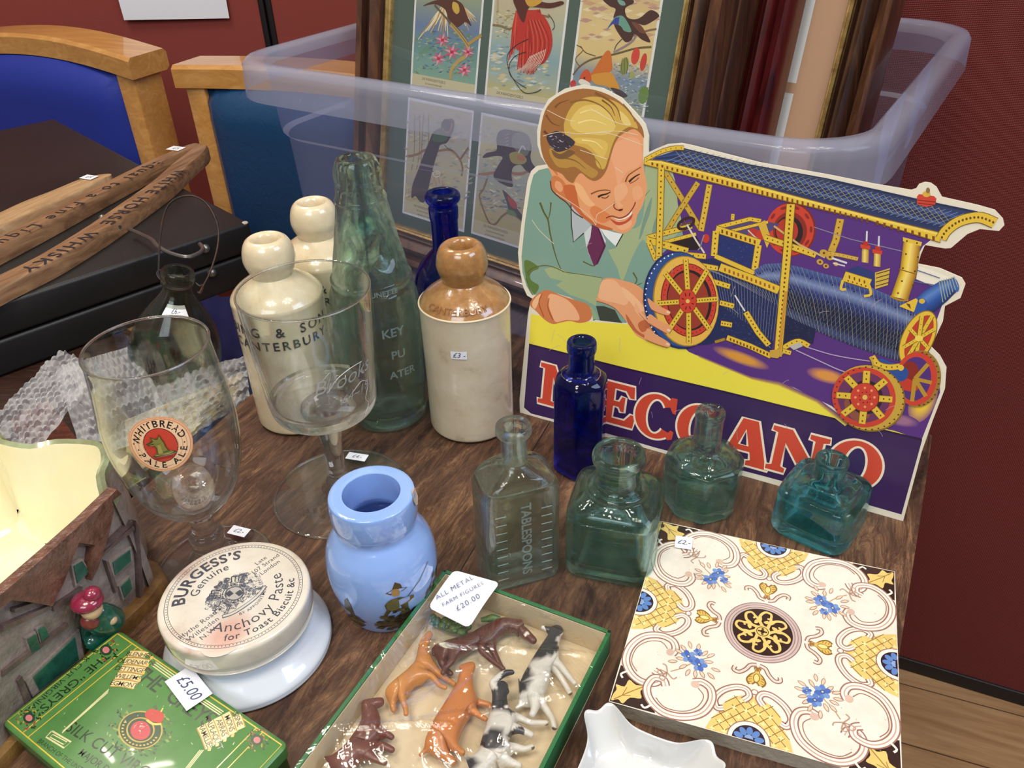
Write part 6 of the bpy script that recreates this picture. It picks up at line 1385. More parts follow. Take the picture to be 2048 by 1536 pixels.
for nm,q4 in (('back',(0,BW,0,.0018)),('front',(0,BW,BD-.0018,BD)),('left',(0,.0018,0,BD)),('right',(BW-.0018,BW,0,BD))):
    x0,x1,y0,y1=q4; bar('box_side',x0,x1,y0,y1,.0015,FZt-.0012,'box_outer',fbox)
    i0=lambda v,d:v
    if nm=='back': bar('box_lining',x0+.002,x1-.002,y1,y1+.0006,.0016,FZt-.0012,'box_cream',fbox)
    if nm=='left': bar('box_lining',x1,x1+.0006,.002,BD-.002,.0016,FZt-.0012,'box_cream',fbox)
    if nm=='right': bar('box_lining',x0-.0006,x0,.002,BD-.002,.0016,FZt-.0012,'box_cream',fbox)
    bar('green_edge',x0-.0003,x1+.0003,y0-.0003,y1+.0003,FZt-.0012,FZt,'box_green',fbox)
# film over the box with soft creases
bm=bmesh.new(); nx,ny=80,140; g=[[None]*(ny+1) for _ in range(nx+1)]; rw=random.Random(9)
creases=[((.02,.055),(.115,.02),.0016),((.045,.10),(.115,.045),.0018),((.0,.125),(.06,.095),.0024),((.05,.15),(.115,.115),.0016),((.07,.02),(.05,.09),.0012)]
for i in range(nx+1):
    for j in range(ny+1):
        x,y=BW*i/nx,BD*j/ny; h=0
        for (ax,ay),(cx,cy),am in creases:
            dx,dy=cx-ax,cy-ay; L2=dx*dx+dy*dy; t=max(0,min(1,((x-ax)*dx+(y-ay)*dy)/L2)); d=math.hypot(x-ax-t*dx,y-ay-t*dy); h+=am*1.2*math.exp(-(d/.0015)**2)
        e_=min(i,nx-i,j,ny-j)/8; g[i][j]=bm.verts.new(fbx(x,y,FZt+.0003+h*min(1,e_)+ .0004*math.sin(x*190+y*60)*min(1,e_)))
for i in range(nx):
    for j in range(ny): bm.faces.new((g[i][j],g[i+1][j],g[i+1][j+1],g[i][j+1]))
link('clear_film',fin0(bm,'clear_film',0) if False else fin0(bm,'clear_film',80),'cellophane',fbox)
# label folded over the back left corner
LPp=hplane(FZt+.004); lc=[LPp.px(*p_) for p_ in ((908,1137),(1000,1165),(938,1256),(856,1212))]
bm=bmesh.new(); P=[]
def bil(s_,t): 
    A=[lc[0][k]+(lc[1][k]-lc[0][k])*s_ for k in (0,1)]; B=[lc[3][k]+(lc[2][k]-lc[3][k])*s_ for k in (0,1)]; return (A[0]+(B[0]-A[0])*t,A[1]+(B[1]-A[1])*t)
NN=12; gg=[[None]*(NN+1) for _ in range(NN+1)]
def lz(s_,t): return FZt+.0026+.0022*math.sin(PI*t)*.6+.0012*s_
for i in range(NN+1):
    for j in range(NN+1):
        s_,t=i/NN,j/NN; rr_=.10
        cs=max(0,rr_-min(s_,1-s_)); ct_=max(0,rr_-min(t,1-t))
        if cs>0 and ct_>0:
            d=math.hypot(cs,ct_)
            if d>rr_: k=rr_/d; cs*=k; ct_*=k; s_=(rr_-cs) if s_<.5 else 1-(rr_-cs); t=(rr_-ct_) if t<.5 else 1-(rr_-ct_)
        x,y=bil(s_,t); gg[i][j]=bm.verts.new((x,y,lz(s_,t)))
for i in range(NN):
    for j in range(NN): bm.faces.new((gg[i][j],gg[i+1][j],gg[i+1][j+1],gg[i][j+1]))
lab=link('handwritten_label',fin0(bm,'handwritten_label',80),'paper',fbox)
# the handwriting runs from the lower-left edge up to the right
def lw(tx,size,s0,t0,s1,t1):
    A,B=bil(s0,t0),bil(s1,t1); d=math.hypot(B[0]-A[0],B[1]-A[1]); c,s_=(B[0]-A[0])/d,(B[1]-A[1])/d; zz=lz((s0+s1)/2,(t0+t1)/2)+.0009
    textobj('handwriting',tx,size,lambda x,y:Vector(((A[0]+B[0])/2+x*c-y*s_,(A[1]+B[1])/2+x*s_+y*c,zz)),'ink_blue',lab,-.012,shear=.2,spacing=1.15)
lw('ALL METAL',.0050,.06,.80,.46,.10); lw('FARM FIGURES',.0041,.25,.92,.74,.12); lw('£20.00',.0056,.52,.92,.86,.34)
# animals ------------------------------------------------
def skin(chains,sub=2):
    me=bpy.data.meshes.new('s'); vs=[];es=[];rs=[];idx={}
    for ch in chains:
        pr=None
        for (x,y,z,r) in ch:
            k=(round(x,5),round(y,5),round(z,5))
            if k not in idx: idx[k]=len(vs); vs.append((x,y,z)); rs.append(r)
            if pr is not None and pr!=idx[k]: es.append((pr,idx[k]))
            pr=idx[k]
    me.from_pydata(vs,es,[]); o=bpy.data.objects.new('s',me); COL.objects.link(o)
    o.modifiers.new('k','SKIN'); 
    for i,d in enumerate(me.skin_vertices[0].data): 
        r=rs[i]; d.radius=(r,r) if not isinstance(r,tuple) else r; d.use_root=(i==0)
    s_=o.modifiers.new('s','SUBSURF'); s_.levels=sub; s_.render_levels=sub
    bpy.context.view_layer.update(); ev=o.evaluated_get(bpy.context.evaluated_depsgraph_get()); m2=bpy.data.meshes.new_from_object(ev); bpy.data.objects.remove(o)
    for p_ in m2.polygons: p_.use_smooth=True
    return m2
def animal(name,label,cat,body,head,legs,tail,ears,colour,patches=(),grp='toy farm animals in the box',z0=.0085,horn=None):
    """all points are photo points at the given height; body: list of (px,py,r), the beast lies on its side"""
    def P(px,py,z,r): v=at(px,py,z); return (v.x,v.y,v.z,r)
    B=[P(x,y,z0,r) for x,y,r in body]; ch=[B]
    ch.append([B[-1]]+[P(x,y,z0+.001,r) for x,y,r in head])
    for at_i,zz,pts in legs: ch.append([B[at_i]]+[P(x,y,zz,r) for x,y,r in pts])
    if tail: ch.append([B[0]]+[P(x,y,z0-.001,r) for x,y,r in tail])
    hi=len(head)
    for pts in ears: ch.append([ch[1][-2 if hi>1 else -1]]+[P(x,y,z0+.003,r) for x,y,r in pts])
    me=skin(ch,2); bb=[v.co.z for v in me.vertices]; dz=.0018-min(bb)
    for v in me.vertices: v.co.z=max(v.co.z+max(dz,0),.0017) if True else 0
    zc=.0205
    for v in me.vertices: v.co.z=min(v.co.z,zc)
    ca=me.color_attributes.new('Col','FLOAT_COLOR','POINT'); 
    def pix(co):
        d=co-CAM; return (1024+F*d.dot(_r)/d.dot(_f),768-F*d.dot(_u)/d.dot(_f))
    PT=[(pix(Vector(P(x,y,z0+.004,0)[:3])) if False else (x,y),r,c) for x,y,r,c in patches]
    base_c=lin(colour); rr_=random.Random(len(me.vertices))
    for i,v in enumerate(me.vertices):
        # patches are painted across the body, right through, so they hold from any side
        q_=pix(v.co); c=base_c
        for (x,y),r,cc in PT:
            if math.hypot(q_[0]-x,q_[1]-y)<r*(1+.18*math.sin(math.atan2(q_[1]-y,q_[0]-x)*3+x)): c=lin(cc)
        ca.data[i].color=(*c,1)
    o=link(name,me,'paint_lead'); c0=at(body[len(body)//2][0],body[len(body)//2][1],.0017); setorigin(o,(c0.x,c0.y,.0017)); tag(o,label,cat,grp); return o
animal('toy_horse','dark chestnut toy horse lying below the handwritten label','toy animal',[(880,1306,.0055),(905,1297,.0065),(940,1285,.0055),(975,1268,.0058),(1010,1250,.006)],[(1035,1252,.0042),(1052,1268,.0030),(1072,1286,.0024)],
 [(0,.006,[(884,1326,.0026),(892,1340,.0018),(906,1350,.0016)]),(1,.011,[(905,1322,.0024),(890,1336,.0017),(884,1350,.0015)]),(3,.006,[(985,1300,.0024),(1000,1330,.0017),(1012,1350,.0016)]),(3,.011,[(960,1300,.0022),(985,1322,.0017),(1010,1340,.0015)])],[(866,1298,.0016),(868,1312,.001)],[[(1030,1240,.0012)]],'5c2c1e')
animal('toy_calf','tan toy calf lying between the two chestnut horses','toy animal',[(782,1385,.005),(805,1370,.0058),(830,1350,.0058),(848,1325,.005)],[(846,1298,.0036),(852,1280,.0028),(862,1264,.0022)],
 [(0,.006,[(785,1405,.0022),(788,1425,.0017)]),(1,.010,[(805,1398,.0022),(812,1418,.0016),(812,1432,.0015)]),(3,.006,[(875,1345,.0022),(892,1358,.0016),(912,1370,.0015)]),(2,.010,[(862,1350,.002),(880,1372,.0015),(895,1376,.0014)])],[(770,1390,.0012)],[[(838,1292,.0012)]],'c8843c')
animal('toy_cow','orange-tan toy cow lying in the middle of the box','toy animal',[(868,1492,.0068),(885,1462,.0078),(905,1430,.0075),(925,1400,.0068),(932,1372,.0052)],[(930,1350,.0044),(938,1334,.0036),(950,1326,.0026)],
 [(0,.007,[(895,1515,.0026),(912,1528,.002)]),(1,.012,[(915,1500,.0022),(930,1508,.0018)]),(3,.007,[(955,1405,.0022),(975,1408,.0018),(985,1415,.0016)]),(3,.011,[(950,1425,.002),(965,1435,.0016),(975,1440,.0014)])],[(852,1500,.0014),(838,1512,.001)],[[(918,1336,.0014)]],'c47838')
animal('toy_cow','black and white toy cow nearest the back right corner of the box','toy animal',[(1058,1400,.0078),(1068,1375,.0082),(1078,1345,.008),(1092,1315,.0072),(1102,1292,.0055)],[(1108,1278,.0042),(1110,1266,.0036),(1122,1256,.0024)],
 [(0,.007,[(1085,1410,.0024),(1105,1440,.0018),(1110,1462,.0016)]),(1,.011,[(1070,1420,.0024),(1062,1436,.0018)]),(3,.007,[(1115,1345,.0024),(1130,1370,.0018),(1142,1392,.0016)]),(3,.011,[(1118,1330,.0022),(1138,1355,.0017),(1152,1372,.0015)])],[(1042,1412,.0014),(1030,1420,.001)],[[(1092,1260,.0018),(1082,1256,.0012)],[(1126,1268,.0014)]],'d9d6cc',[(1088,1292,26,'26262a'),(1108,1258,20,'2a2a2e'),(1030,1362,24,'222226'),(1048,1350,18,'222226'),(1070,1300,16,'26262a'),(1108,1462,8,'3a3832'),(1142,1392,7,'5a584a')])
animal('toy_cow','black and white toy cow, nearest the front of the box','toy animal',[(975,1545,.0082),(985,1515,.0085),(992,1485,.0082),(1000,1455,.0074),(1002,1425,.0058)],[(1000,1402,.0046),(1000,1386,.0040),(1012,1372,.0028)],
 [(1,.007,[(1030,1500,.0024),(1050,1505,.0018),(1070,1498,.0016)]),(1,.011,[(1020,1530,.0024),(1045,1540,.0018)]),(3,.007,[(1035,1440,.0024),(1060,1452,.0018),(1098,1452,.0016)]),(3,.011,[(1040,1465,.0022),(1068,1478,.0017)])],[(955,1555,.0014)],[[(982,1372,.0022),(1010,1352,.0022),(1030,1350,.0014)],[(1018,1390,.0016)]],'d9d6cc',[(1010,1395,30,'232327'),(1018,1362,22,'232327'),(990,1400,20,'232327'),(986,1477,24,'2c2c30'),(1035,1470,16,'2c2c30'),(940,1530,20,'2a2a30'),(1098,1452,7,'5a584a'),(1070,1500,7,'5a584a')])
animal('toy_horse','red-brown toy horse at the left front of the box','toy animal',[(690,1530,.0068),(715,1500,.0072),(735,1470,.0068),(745,1440,.0055)],[(735,1418,.0044),(745,1408,.0036),(770,1406,.0026)],
 [(1,.006,[(770,1495,.0024),(790,1505,.0017)]),(1,.010,[(750,1520,.0022),(775,1530,.0016)]),(2,.007,[(775,1470,.0022),(788,1480,.0016)])],[(670,1545,.0015)],[[(722,1410,.0014)]],'6a3424')
# green toy tree lying under the label
bm=bmesh.new(); rg=random.Random(1); T0=at(862,1240,.006)
tube(bm,[at(868,1248,.006),at(900,1262,.007),at(935,1268,.007)],[.0016,.0014,.0012],8); 
for i in range(26):
    t=rg.random(); c=at(862+t*70+rg.uniform(-6,6),1238+t*22+rg.uniform(-8,8),.006+rg.uniform(0,.006)); r=rg.uniform(.0016,.003); m4=Matrix.Translation(c)@Matrix.Diagonal((r,r,r*.7,1)); bmesh.ops.create_icosphere(bm,subdivisions=2,radius=1,matrix=m4)
simple('lead_green','46682c',.45,coat=.3,nz=(200,[(.3,'2c4a20'),(.7,'5c8236')])); o=obj('toy_tree',bm,'lead_green'); setorigin(o,(T0.x,T0.y,.0017)); tag(o,'green painted toy tree lying under the handwritten label','toy tree')
bm=bmesh.new(); tube(bm,[at(962,1240,.008),at(985,1236,.009),at(1000,1238,.008)],[.0014,.0026,.0018],10); o=obj('toy_hedge',bm,'lead_green'); c=at(985,1236,.002); setorigin(o,(c.x,c.y,.0017)); tag(o,'small bright green toy piece beside the chestnut horse’s neck','toy hedge')
# ---- white dish with corner lips (front right)
DZ=.024; DP=hplane(DZ)
dc=[Vector(DP.px(*p_)) for p_ in ((1182,1412),(1450,1515))]; du=(dc[1]-dc[0]).normalized(); dv=Vector((du.y,-du.x)); dL=(dc[1]-dc[0]).length*.88
cen=(dc[0]+dc[1])/2+dv*dL/2*1.02
dish=empty('white_dish',(cen.x,cen.y,0),'white glazed square dish with pouring lips at its corners, cut off by the bottom edge','dish')
dfn=lambda x,y,h:Vector((cen.x+du.x*x+dv.x*y,cen.y+du.y*x+dv.y*y,h))
def dring(s_,z,lip,n=24,lz=0):
    out=[];h=dL/2*s_
    for k in range(4):
        a0=math.radians(-135+90*k)
        cx,cy=h*math.sqrt(2)*.90*math.cos(a0),h*math.sqrt(2)*.90*math.sin(a0); tx,ty=-math.sin(a0),math.cos(a0)
        dx,dy=math.cos(a0),math.sin(a0)
        for w,e in ((-.020,-.0180),(-.0125,-.0100),(-.0105,-.004),(-.0090,.0055),(-.005,.0070),(0,.0045),(.005,.0070),(.0090,.0055),(.0105,-.004),(.0125,-.0100),(.020,-.0180)):
            zz=z+(lz*(-.0015 if abs(w)<.003 else .002 if abs(w)<.011 else 0)); out.append(dfn(cx+tx*w+dx*(e*lip-(1-lip)*.010),cy+ty*w+dy*(e*lip-(1-lip)*.010),zz))
    return out
bm=bmesh.new(); loft(bm,[dring(.80,0,.3),dring(.84,.003,.4),dring(.93,.014,.8),dring(1.0,DZ-.002,1,lz=1),dring(.995,DZ,1,lz=1),dring(.95,DZ,1,lz=1),dring(.91,DZ-.004,.9,lz=.6),dring(.84,.009,.5),dring(.76,.006,.3)],True,True)
o=obj('dish_body',bm,'white_glaze',dish,50)
sb=o.modifiers.new('s','SUBSURF'); sb.levels=1; sb.render_levels=2
# ---- cottage trough
CZ=.086
R_=lambda x,y:at(x,y,CZ)
simple('trough_inside','efe6b8',.14,coat=1,nz=(9,[(.3,'f0e2ae'),(.55,'f2ecc8'),(.8,'e8efdc')])); simple('trough_rim','8c9a72',.2,coat=.8,nz=(30,[(.3,'7a7a58'),(.7,'a8b48c')]))
simple('trough_wall','8c8078',.35,coat=.5,nz=(50,[(.3,'6e605a'),(.5,'94867e'),(.75,'ac9e96')]),bm=(60,.0025)); simple('trough_thatch','6b4634',.3,coat=.5,nz=(70,[(.3,'4a2c20'),(.6,'7a5240')],),bm=(150,.0015)); simple('trough_beam','5f4c48',.35,coat=.4,nz=(90,[(.3,'4a3a38'),(.7,'78645e')]),bm=(120,.001))
simple('trough_green','235848',.18,coat=.8,nz=(80,[(.3,'1a4438'),(.7,'2f6c58')])); simple('trough_ground','7a5a34',.4,coat=.3,nz=(40,[(.3,'5a3c20'),(.7,'94703c')]),bm=(60,.002))
rim=[R_(*p_) for p_ in ((222,978),(215,1000))]
fr0=R_(224,980); fr1=R_(0,1178); fdir=(fr1-fr0); fdir.z=0; fdir.normalize(); fout=Vector((-fdir.y,fdir.x,0)); 
if fout.dot(Vector((1,0,0)))<0: fout=-fout
# long side runs along fdir, the trough lies to the left of it
tro=empty('cottage_planter',(*(fr0+fdir*.07-fout*.04).to_2d(),0),'glazed pottery trough shaped like a thatched cottage, cream inside, at the left edge','planter')
Lh=.165
def tfn(s_,o_,z): p_=fr0+fdir*s_+fout*o_; return Vector((p_.x,p_.y,z))
bk=[R_(*p_) for p_ in ((205,1000),(193,950),(203,922),(200,896),(180,886),(110,884),(60,894),(0,884))]
loc=lambda p_:((p_-fr0).dot(fdir),(p_-fr0).dot(fout))
rimP=[(Lh,-.001),(.10,0),(.05,0),(.004,-.001)]+[loc(p_) for p_ in bk]+[(-.02,-.13),(.03,-.145),(.10,-.145),(Lh,-.14),(Lh+.006,-.07)]
rimP=catmull(rimP,3,True)
cxr=sum(p_[0] for p_ in rimP)/len(rimP); cyr=sum(p_[1] for p_ in rimP)/len(rimP)
def off(P,d):
    out=[];n=len(P)
    for i in range(n):
        a_,b_=P[i-1],P[(i+1)%n]; tx,ty=b_[0]-a_[0],b_[1]-a_[1]; L=math.hypot(tx,ty) or 1; nx_,ny_=-ty/L,tx/L
        if nx_*(P[i][0]-cxr)+ny_*(P[i][1]-cyr)<0: nx_,ny_=-nx_,-ny_
        out.append((P[i][0]+nx_*d,P[i][1]+ny_*d))
    return out
def lv(P,z): return [tfn(x,y,z) for x,y in P]
def basep(t): # outer outline: straight base a little wider
    return off(rimP,t)
bm=bmesh.new(); loft(bm,[lv(basep(.006),0),lv(basep(.007),.03),lv(basep(.0065),.06),lv(basep(.005),CZ-.006)],True); obj('outer_wall',bm,'trough_wall',tro)
bm=bmesh.new(); loft(bm,[lv(basep(.005),CZ-.006),lv(basep(.0045),CZ-.001),lv(basep(.002),CZ+.001),lv(basep(-.0008),CZ-.001)]); obj('glazed_rim',bm,'trough_rim',tro)
bm=bmesh.new(); loft(bm,[lv(basep(-.0008),CZ-.001),lv(basep(-.002),CZ-.006),lv(basep(-.003),CZ-.03),lv(basep(-.006),.02),lv(basep(-.014),.010)],False,True); obj('inner_glaze',bm,'trough_inside',tro)
def relief(nm,poly,d0,d1,mat,sub=0):
    bm=bmesh.new(); prism(bm,poly,d0,d1,lambda s_,z,h:tfn(s_,h,z)); bmesh.ops.bevel(bm,geom=[e for e in bm.edges if e.calc_face_angle(0)>.9],offset=.0008,segments=2,affect='EDGES'); return obj(nm,bm,mat,tro)
o7=.0045
WPO=fr0+fout*.007
def wpx(px,py):
    d=ray(px,py); t=(WPO-CAM).dot(fout)/d.dot(fout); X=CAM+d*t; return ((X-fr0).dot(fdir),X.z)
WL=lambda L:[wpx(*q) for q in L]
relief('thatch',WL([(232,985),(213,999),(217,1016),(205,1070),(186,1130),(172,1158),(169,1130),(178,1087),(146,1082),(132,1119),(115,1163),(93,1209),(60,1202),(12,1196),(-40,1230),(-60,1262),(-60,1225),(0,1176),(90,1098),(160,1036),(222,976)]),o7,.0115,'trough_thatch')
for P in ([(150,1088),(182,1092),(182,1084),(150,1080)],[(186,1112),(262,1050),(264,1058),(186,1122)],[(196,1100),(260,1040),(261,1046),(198,1107)],[(266,1040),(272,1050),(284,1205),(276,1208)],[(206,1120),(212,1122),(232,1180),(226,1184)],[(24,1216),(60,1204),(62,1212),(24,1224)],[(0,1250),(96,1208),(98,1216),(0,1262)],[(100,1212),(160,1172),(150,1230),(144,1236),(148,1190),(104,1222)],[(0,1340),(130,1244),(132,1252),(0,1352)],[(30,1360),(38,1350),(62,1410),(52,1416)]): relief('timber_beam',WL(P),o7,.0092,'trough_beam')
def win(P):
    P=WL(P); n_=len(P); cx=sum(x for x,y in P)/n_; cy=sum(y for x,y in P)/n_
    w_=relief('window_surround',[(cx+(x-cx)*1.3,cy+(y-cy)*1.25) for x,y in P],o7,.0086,'trough_wall'); bm=bmesh.new(); prism(bm,P,.0086,.0094,lambda s_,z,h:tfn(s_,h,z)); obj('window_pane',bm,'trough_green',w_,30)
win([(142,1131),(159,1121),(171,1141),(149,1165)]); win([(220,1124),(254,1099),(256,1121),(225,1148)]); win([(237,1172),(254,1155),(259,1175),(244,1194)]); win([(49,1277),(66,1267),(73,1295),(58,1303)]); win([(71,1258),(83,1251),(92,1268),(78,1282)]); win([(61,1353),(144,1273),(152,1317),(73,1378)])
bm=bmesh.new(); GO=catmull([(-.012,-.02),(-.010,.006),(.004,.015),(.03,.014),(.06,.013),(.10,.015),(Lh,.013),(Lh,-.01),(.08,-.02)],4,True); loft(bm,[[tfn(x*k_+.06*(1-k_),y*k_-.002*(1-k_),z) for x,y in GO] for k_,z in ((1,0),(1,.003),(.97,.006),(.92,.0085),(.8,.009))],True,True); obj('ground_base',bm,'trough_ground',tro)
# moulded seated figure on the trough: red hat, green coat
simple('fig_green','155045',.15,coat=.9,nz=(60,[(.3,'0e3c34'),(.7,'1f6a52')])); simple('fig_red','8c2440',.15,coat=.9); simple('fig_skin','d8b48c',.3,coat=.5); simple('fig_light','5cae7c',.25,coat=.6); simple('fig_scarf','8a3c34',.3,coat=.5)
G=lambda x,y,z:at(x,y,z)
def Q(px,py,z,r): v=at(px,py,z); return (v.x,v.y,v.z,r)
fg1=skin([[Q(222,1262,.012,.012),Q(215,1240,.024,.011),Q(205,1222,.036,.0085),Q(196,1214,.044,.006)],[Q(205,1222,.036,.0085),Q(175,1246,.030,.0045),Q(170,1268,.022,.0035),Q(186,1286,.015,.004)],[Q(222,1262,.012,.012),Q(190,1280,.010,.007),Q(165,1296,.006,.005)]],2)
figp=link('moulded_coat',fg1,'fig_green',tro); tag(figp,'glossy green moulded coat')
def blobm(nm,c,r,mat,sc=(1,1,1),par=tro):
    bm=bmesh.new(); bmesh.ops.create_uvsphere(bm,u_segments=20,v_segments=14,radius=1,matrix=Matrix.Translation(c)@Matrix.Diagonal((r*sc[0],r*sc[1],r*sc[2],1))); return obj(nm,bm,mat,par)
blobm('moulded_head',G(183,1218,.048),.0062,'fig_skin'); blobm('moulded_hat',G(174,1203,.053),.0085,'fig_red',(1.1,1,.62)); blobm('hat_crown',G(184,1188,.058),.005,'fig_red',(1,1,.9))
blobm('moulded_scarf',G(180,1243,.036),.0055,'fig_scarf',(1,.8,1)); 
me=skin([[Q(228,1232,.030,.003),Q(222,1245,.026,.003),Q(205,1262,.022,.003),Q(186,1262,.020,.004)]],2); link('moulded_arm',me,'fig_light',tro); blobm('moulded_skirt',G(190,1275,.012),.009,'fig_light',(1.3,.9,.5)); blobm('moulded_hand',G(224,1240,.030),.003,'fig_skin')
# ---- black case with the coat hangers
ZT,ZB=.05,-.0245
fr_=at(499,444,ZT); fa=at(108,237,ZT); fl=at(0,646,ZT)
cu_=(fa-fr_); cu_.z=0; cW=cu_.length; cu_.normalize(); cv_=Vector((-cu_.y,cu_.x,0)); 
if cv_.dot(fl-fr_)<0: cv_=-cv_
cs_=empty('black_case',(*(fr_+cu_*cW/2+cv_*.22).to_2d(),ZB),'scuffed black leathercloth case lying flat, wooden hangers on its lid','case')
cfn=lambda x,y,h:Vector((fr_.x+cu_.x*x+cv_.x*y,fr_.y+cu_.y*x+cv_.y*y,h))
bar('case_lid',0,cW,0,.46,(ZT+ZB)/2+.002,ZT,'case_black',cs_,.004,cfn); bar('case_base',.001,cW-.001,.001,.459,ZB,(ZT+ZB)/2,'case_black',cs_,.004,cfn)
for px,py,z in ((410,497,.022),(423,545,-.004)):
    v=at(px,py,z); x=(v-fr_).dot(cu_); 
    bm=bmesh.new(); q_=at(px,py,z); q_=cfn(0,0,0); d=ray(px,py)
    # stud sits on the near face of the case (plane y=0 in case space)
    t=((fr_-CAM).dot(cv_))/d.dot(cv_)
    t2=((fr_-CAM).dot(cu_))/d.dot(cu_); X=CAM+d*min(t,t2) if False else CAM+d*t
    X2=CAM+d*t2
    C_=X2 if 0<(X2-fr_).dot(cv_)<.46 else X
    nrm=-cu_ if C_ is X2 else -cv_
    bmesh.ops.create_uvsphere(bm,u_segments=16,v_segments=10,radius=1,matrix=Matrix.Translation(C_+nrm*.0005)@Matrix.Diagonal((.0055,.0055,.0055,1))); obj('metal_stud',bm,'steel',cs_)
c_=cfn(.0,.0,ZT); bm=bmesh.new(); bmesh.ops.create_icosphere(bm,subdivisions=2,radius=1,matrix=Matrix.Translation(cfn(.004,.004,ZT-.001))@Matrix.Diagonal((.004,.004,.0018,1))); obj('worn_corner',bm,'bare_clay',cs_)
# hangers: traced on planes just over the lid
def hang(name,P,wd,zs,zt,mat,par,ends=1):
    """bar along photo points at height zs, wd wide in px"""
    L=[at(x,y,zt) for x,y in catmull(P,6)]; n=len(L); bm=bmesh.new(); R=[]
    W_=[wd if not isinstance(wd,list) else wd[min(int(i/6),len(wd)-1)]+(wd[min(int(i/6)+1,len(wd)-1)]-wd[min(int(i/6),len(wd)-1)])*((i%6)/6) for i in range(n)]
    for i,p_ in enumerate(L):
        a_,b_=L[max(i-1,0)],L[min(i+1,n-1)]; t=(b_-a_).normalized(); s_=Vector((-t.y,t.x,0))*W_[i]/2; h=(zt-zs); r=.0035
        k=1 if 0<i<n-1 else .55
        R.append([bm.verts.new(p_+s_*x*k+Vector((0,0,z))) for x,z in ((-1,-h),(-1,-r),(-.8,0),(.8,0),(1,-r),(1,-h))])
    for A,B in zip(R,R[1:]):
        for k in range(6): bm.faces.new((A[k],A[(k+1)%6],B[(k+1)%6],B[k]))
    bm.faces.new(R[0][::-1]); bm.faces.new(R[-1]); return obj(name,bm,mat,par,50)
HZ=ZT+.018
g_=at(210,440,ZT)
hgr=empty('wooden_hanger',(g_.x,g_.y,ZT),'carved wooden coat hanger lettered WHITE HORSE WHISKY, curved arm and straight bar','coat hanger')
arm=hang('curved_arm',[(-60,590),(0,560),(90,516),(180,462),(250,415),(320,365),(365,325),(392,303),(402,290)],[.026,.026,.027,.028,.029,.029,.028,.026,.018],ZT+.0005,HZ,'yoke_wood',hgr)
barm=hang('straight_bar',[(-60,512),(0,482),(90,436),(200,378),(300,328),(370,297),(396,287)],[.026,.026,.026,.025,.024,.022,.016],ZT+.0005,HZ,'yoke_wood',hgr)
def curvetext(tx,size,P,z,parent,mat='ink',bold=.02,sp=1.1,flip=True):
    L=[at(x,y,z) for x,y in catmull(P,10)]; tot=[0]
    for a_,b_ in zip(L,L[1:]): tot.append(tot[-1]+(b_-a_).length)
    vs,fs=textmesh(tx,size,bold,'CENTER',sp); out=[]
    for x,y in vs:
        s_=tot[-1]/2+x; s_=max(0,min(tot[-1]-1e-6,s_)); i=max(j for j in range(len(tot)) if tot[j]<=s_); i=min(i,len(L)-2); t=(s_-tot[i])/(tot[i+1]-tot[i]); p_=L[i].lerp(L[i+1],t); d=(L[i+1]-L[i]).normalized(); nrm=Vector((-d.y,d.x,0))
        out.append(tuple(p_+nrm*y+Vector((0,0,.0004))))
    me=bpy.data.meshes.new('painted_lettering'); me.from_pydata(out,[],fs); return link('painted_lettering',me,mat,parent)
# lettering reads from the right-hand end
curvetext('WHITE HORSE  WHISKY',.0215,[(384,318),(365,338),(320,372),(250,420),(180,468),(90,520),(0,564),(-30,580)],HZ,arm,bold=.012,sp=1.32)
curvetext('“Equal to a Fine Liqueur',.0225,[(318,325),(300,334),(200,384),(90,442),(0,486),(-40,506)],HZ,barm,bold=.004,sp=1.42)
pz=at(352,298,HZ); sticker(hgr,lambda u,v,h:Vector((pz.x+u*.9+v*.4,pz.y+v*.9-u*.4,HZ+.0008+h)),.022,.016,'£5')
bm=bmesh.new(); tube(bm,[at(x,y,z) for x,y,z in catmull([(205,436,HZ-.004),(222,446,HZ-.006),(240,454,HZ-.007)],4)],.0022,8); tube(bm,[at(x,y,z) for x,y,z in catmull([(258,458,HZ-.007),(285,470,ZT+.014),(304,480,ZT+.018),(315,492,ZT+.02),(340,506,ZT+.02),(372,514,ZT+.02),(395,508,ZT+.018),(406,498,ZT+.017),(400,488,ZT+.017)],6)],.0022,8)
bmesh.ops.create_uvsphere(bm,u_segments=12,v_segments=8,radius=.0042,matrix=Matrix.Translation(at(205,436,HZ-.004))); obj('wire_hook',bm,'steel',hgr)
g2=at(150,400,ZT); HZ3=ZT+.017
h2=empty('wooden_hanger',(g2.x,g2.y,ZT),'plain pale wooden hanger with rounded end, lying behind the lettered hanger','coat hanger')
pb_=hang('shaped_arm',[(-60,458),(0,436),(60,408),(120,384),(170,362),(205,352),(222,350)],[.036,.036,.036,.034,.030,.020,.008],ZT+.0005,HZ3-.003,'pale_yoke_wood',h2)
pz2=at(178,356,HZ3-.003); sticker(h2,lambda u,v,h:Vector((pz2.x+u*.9+v*.4,pz2.y+v*.9-u*.4,HZ3-.002+h)),.020,.014,'£5')
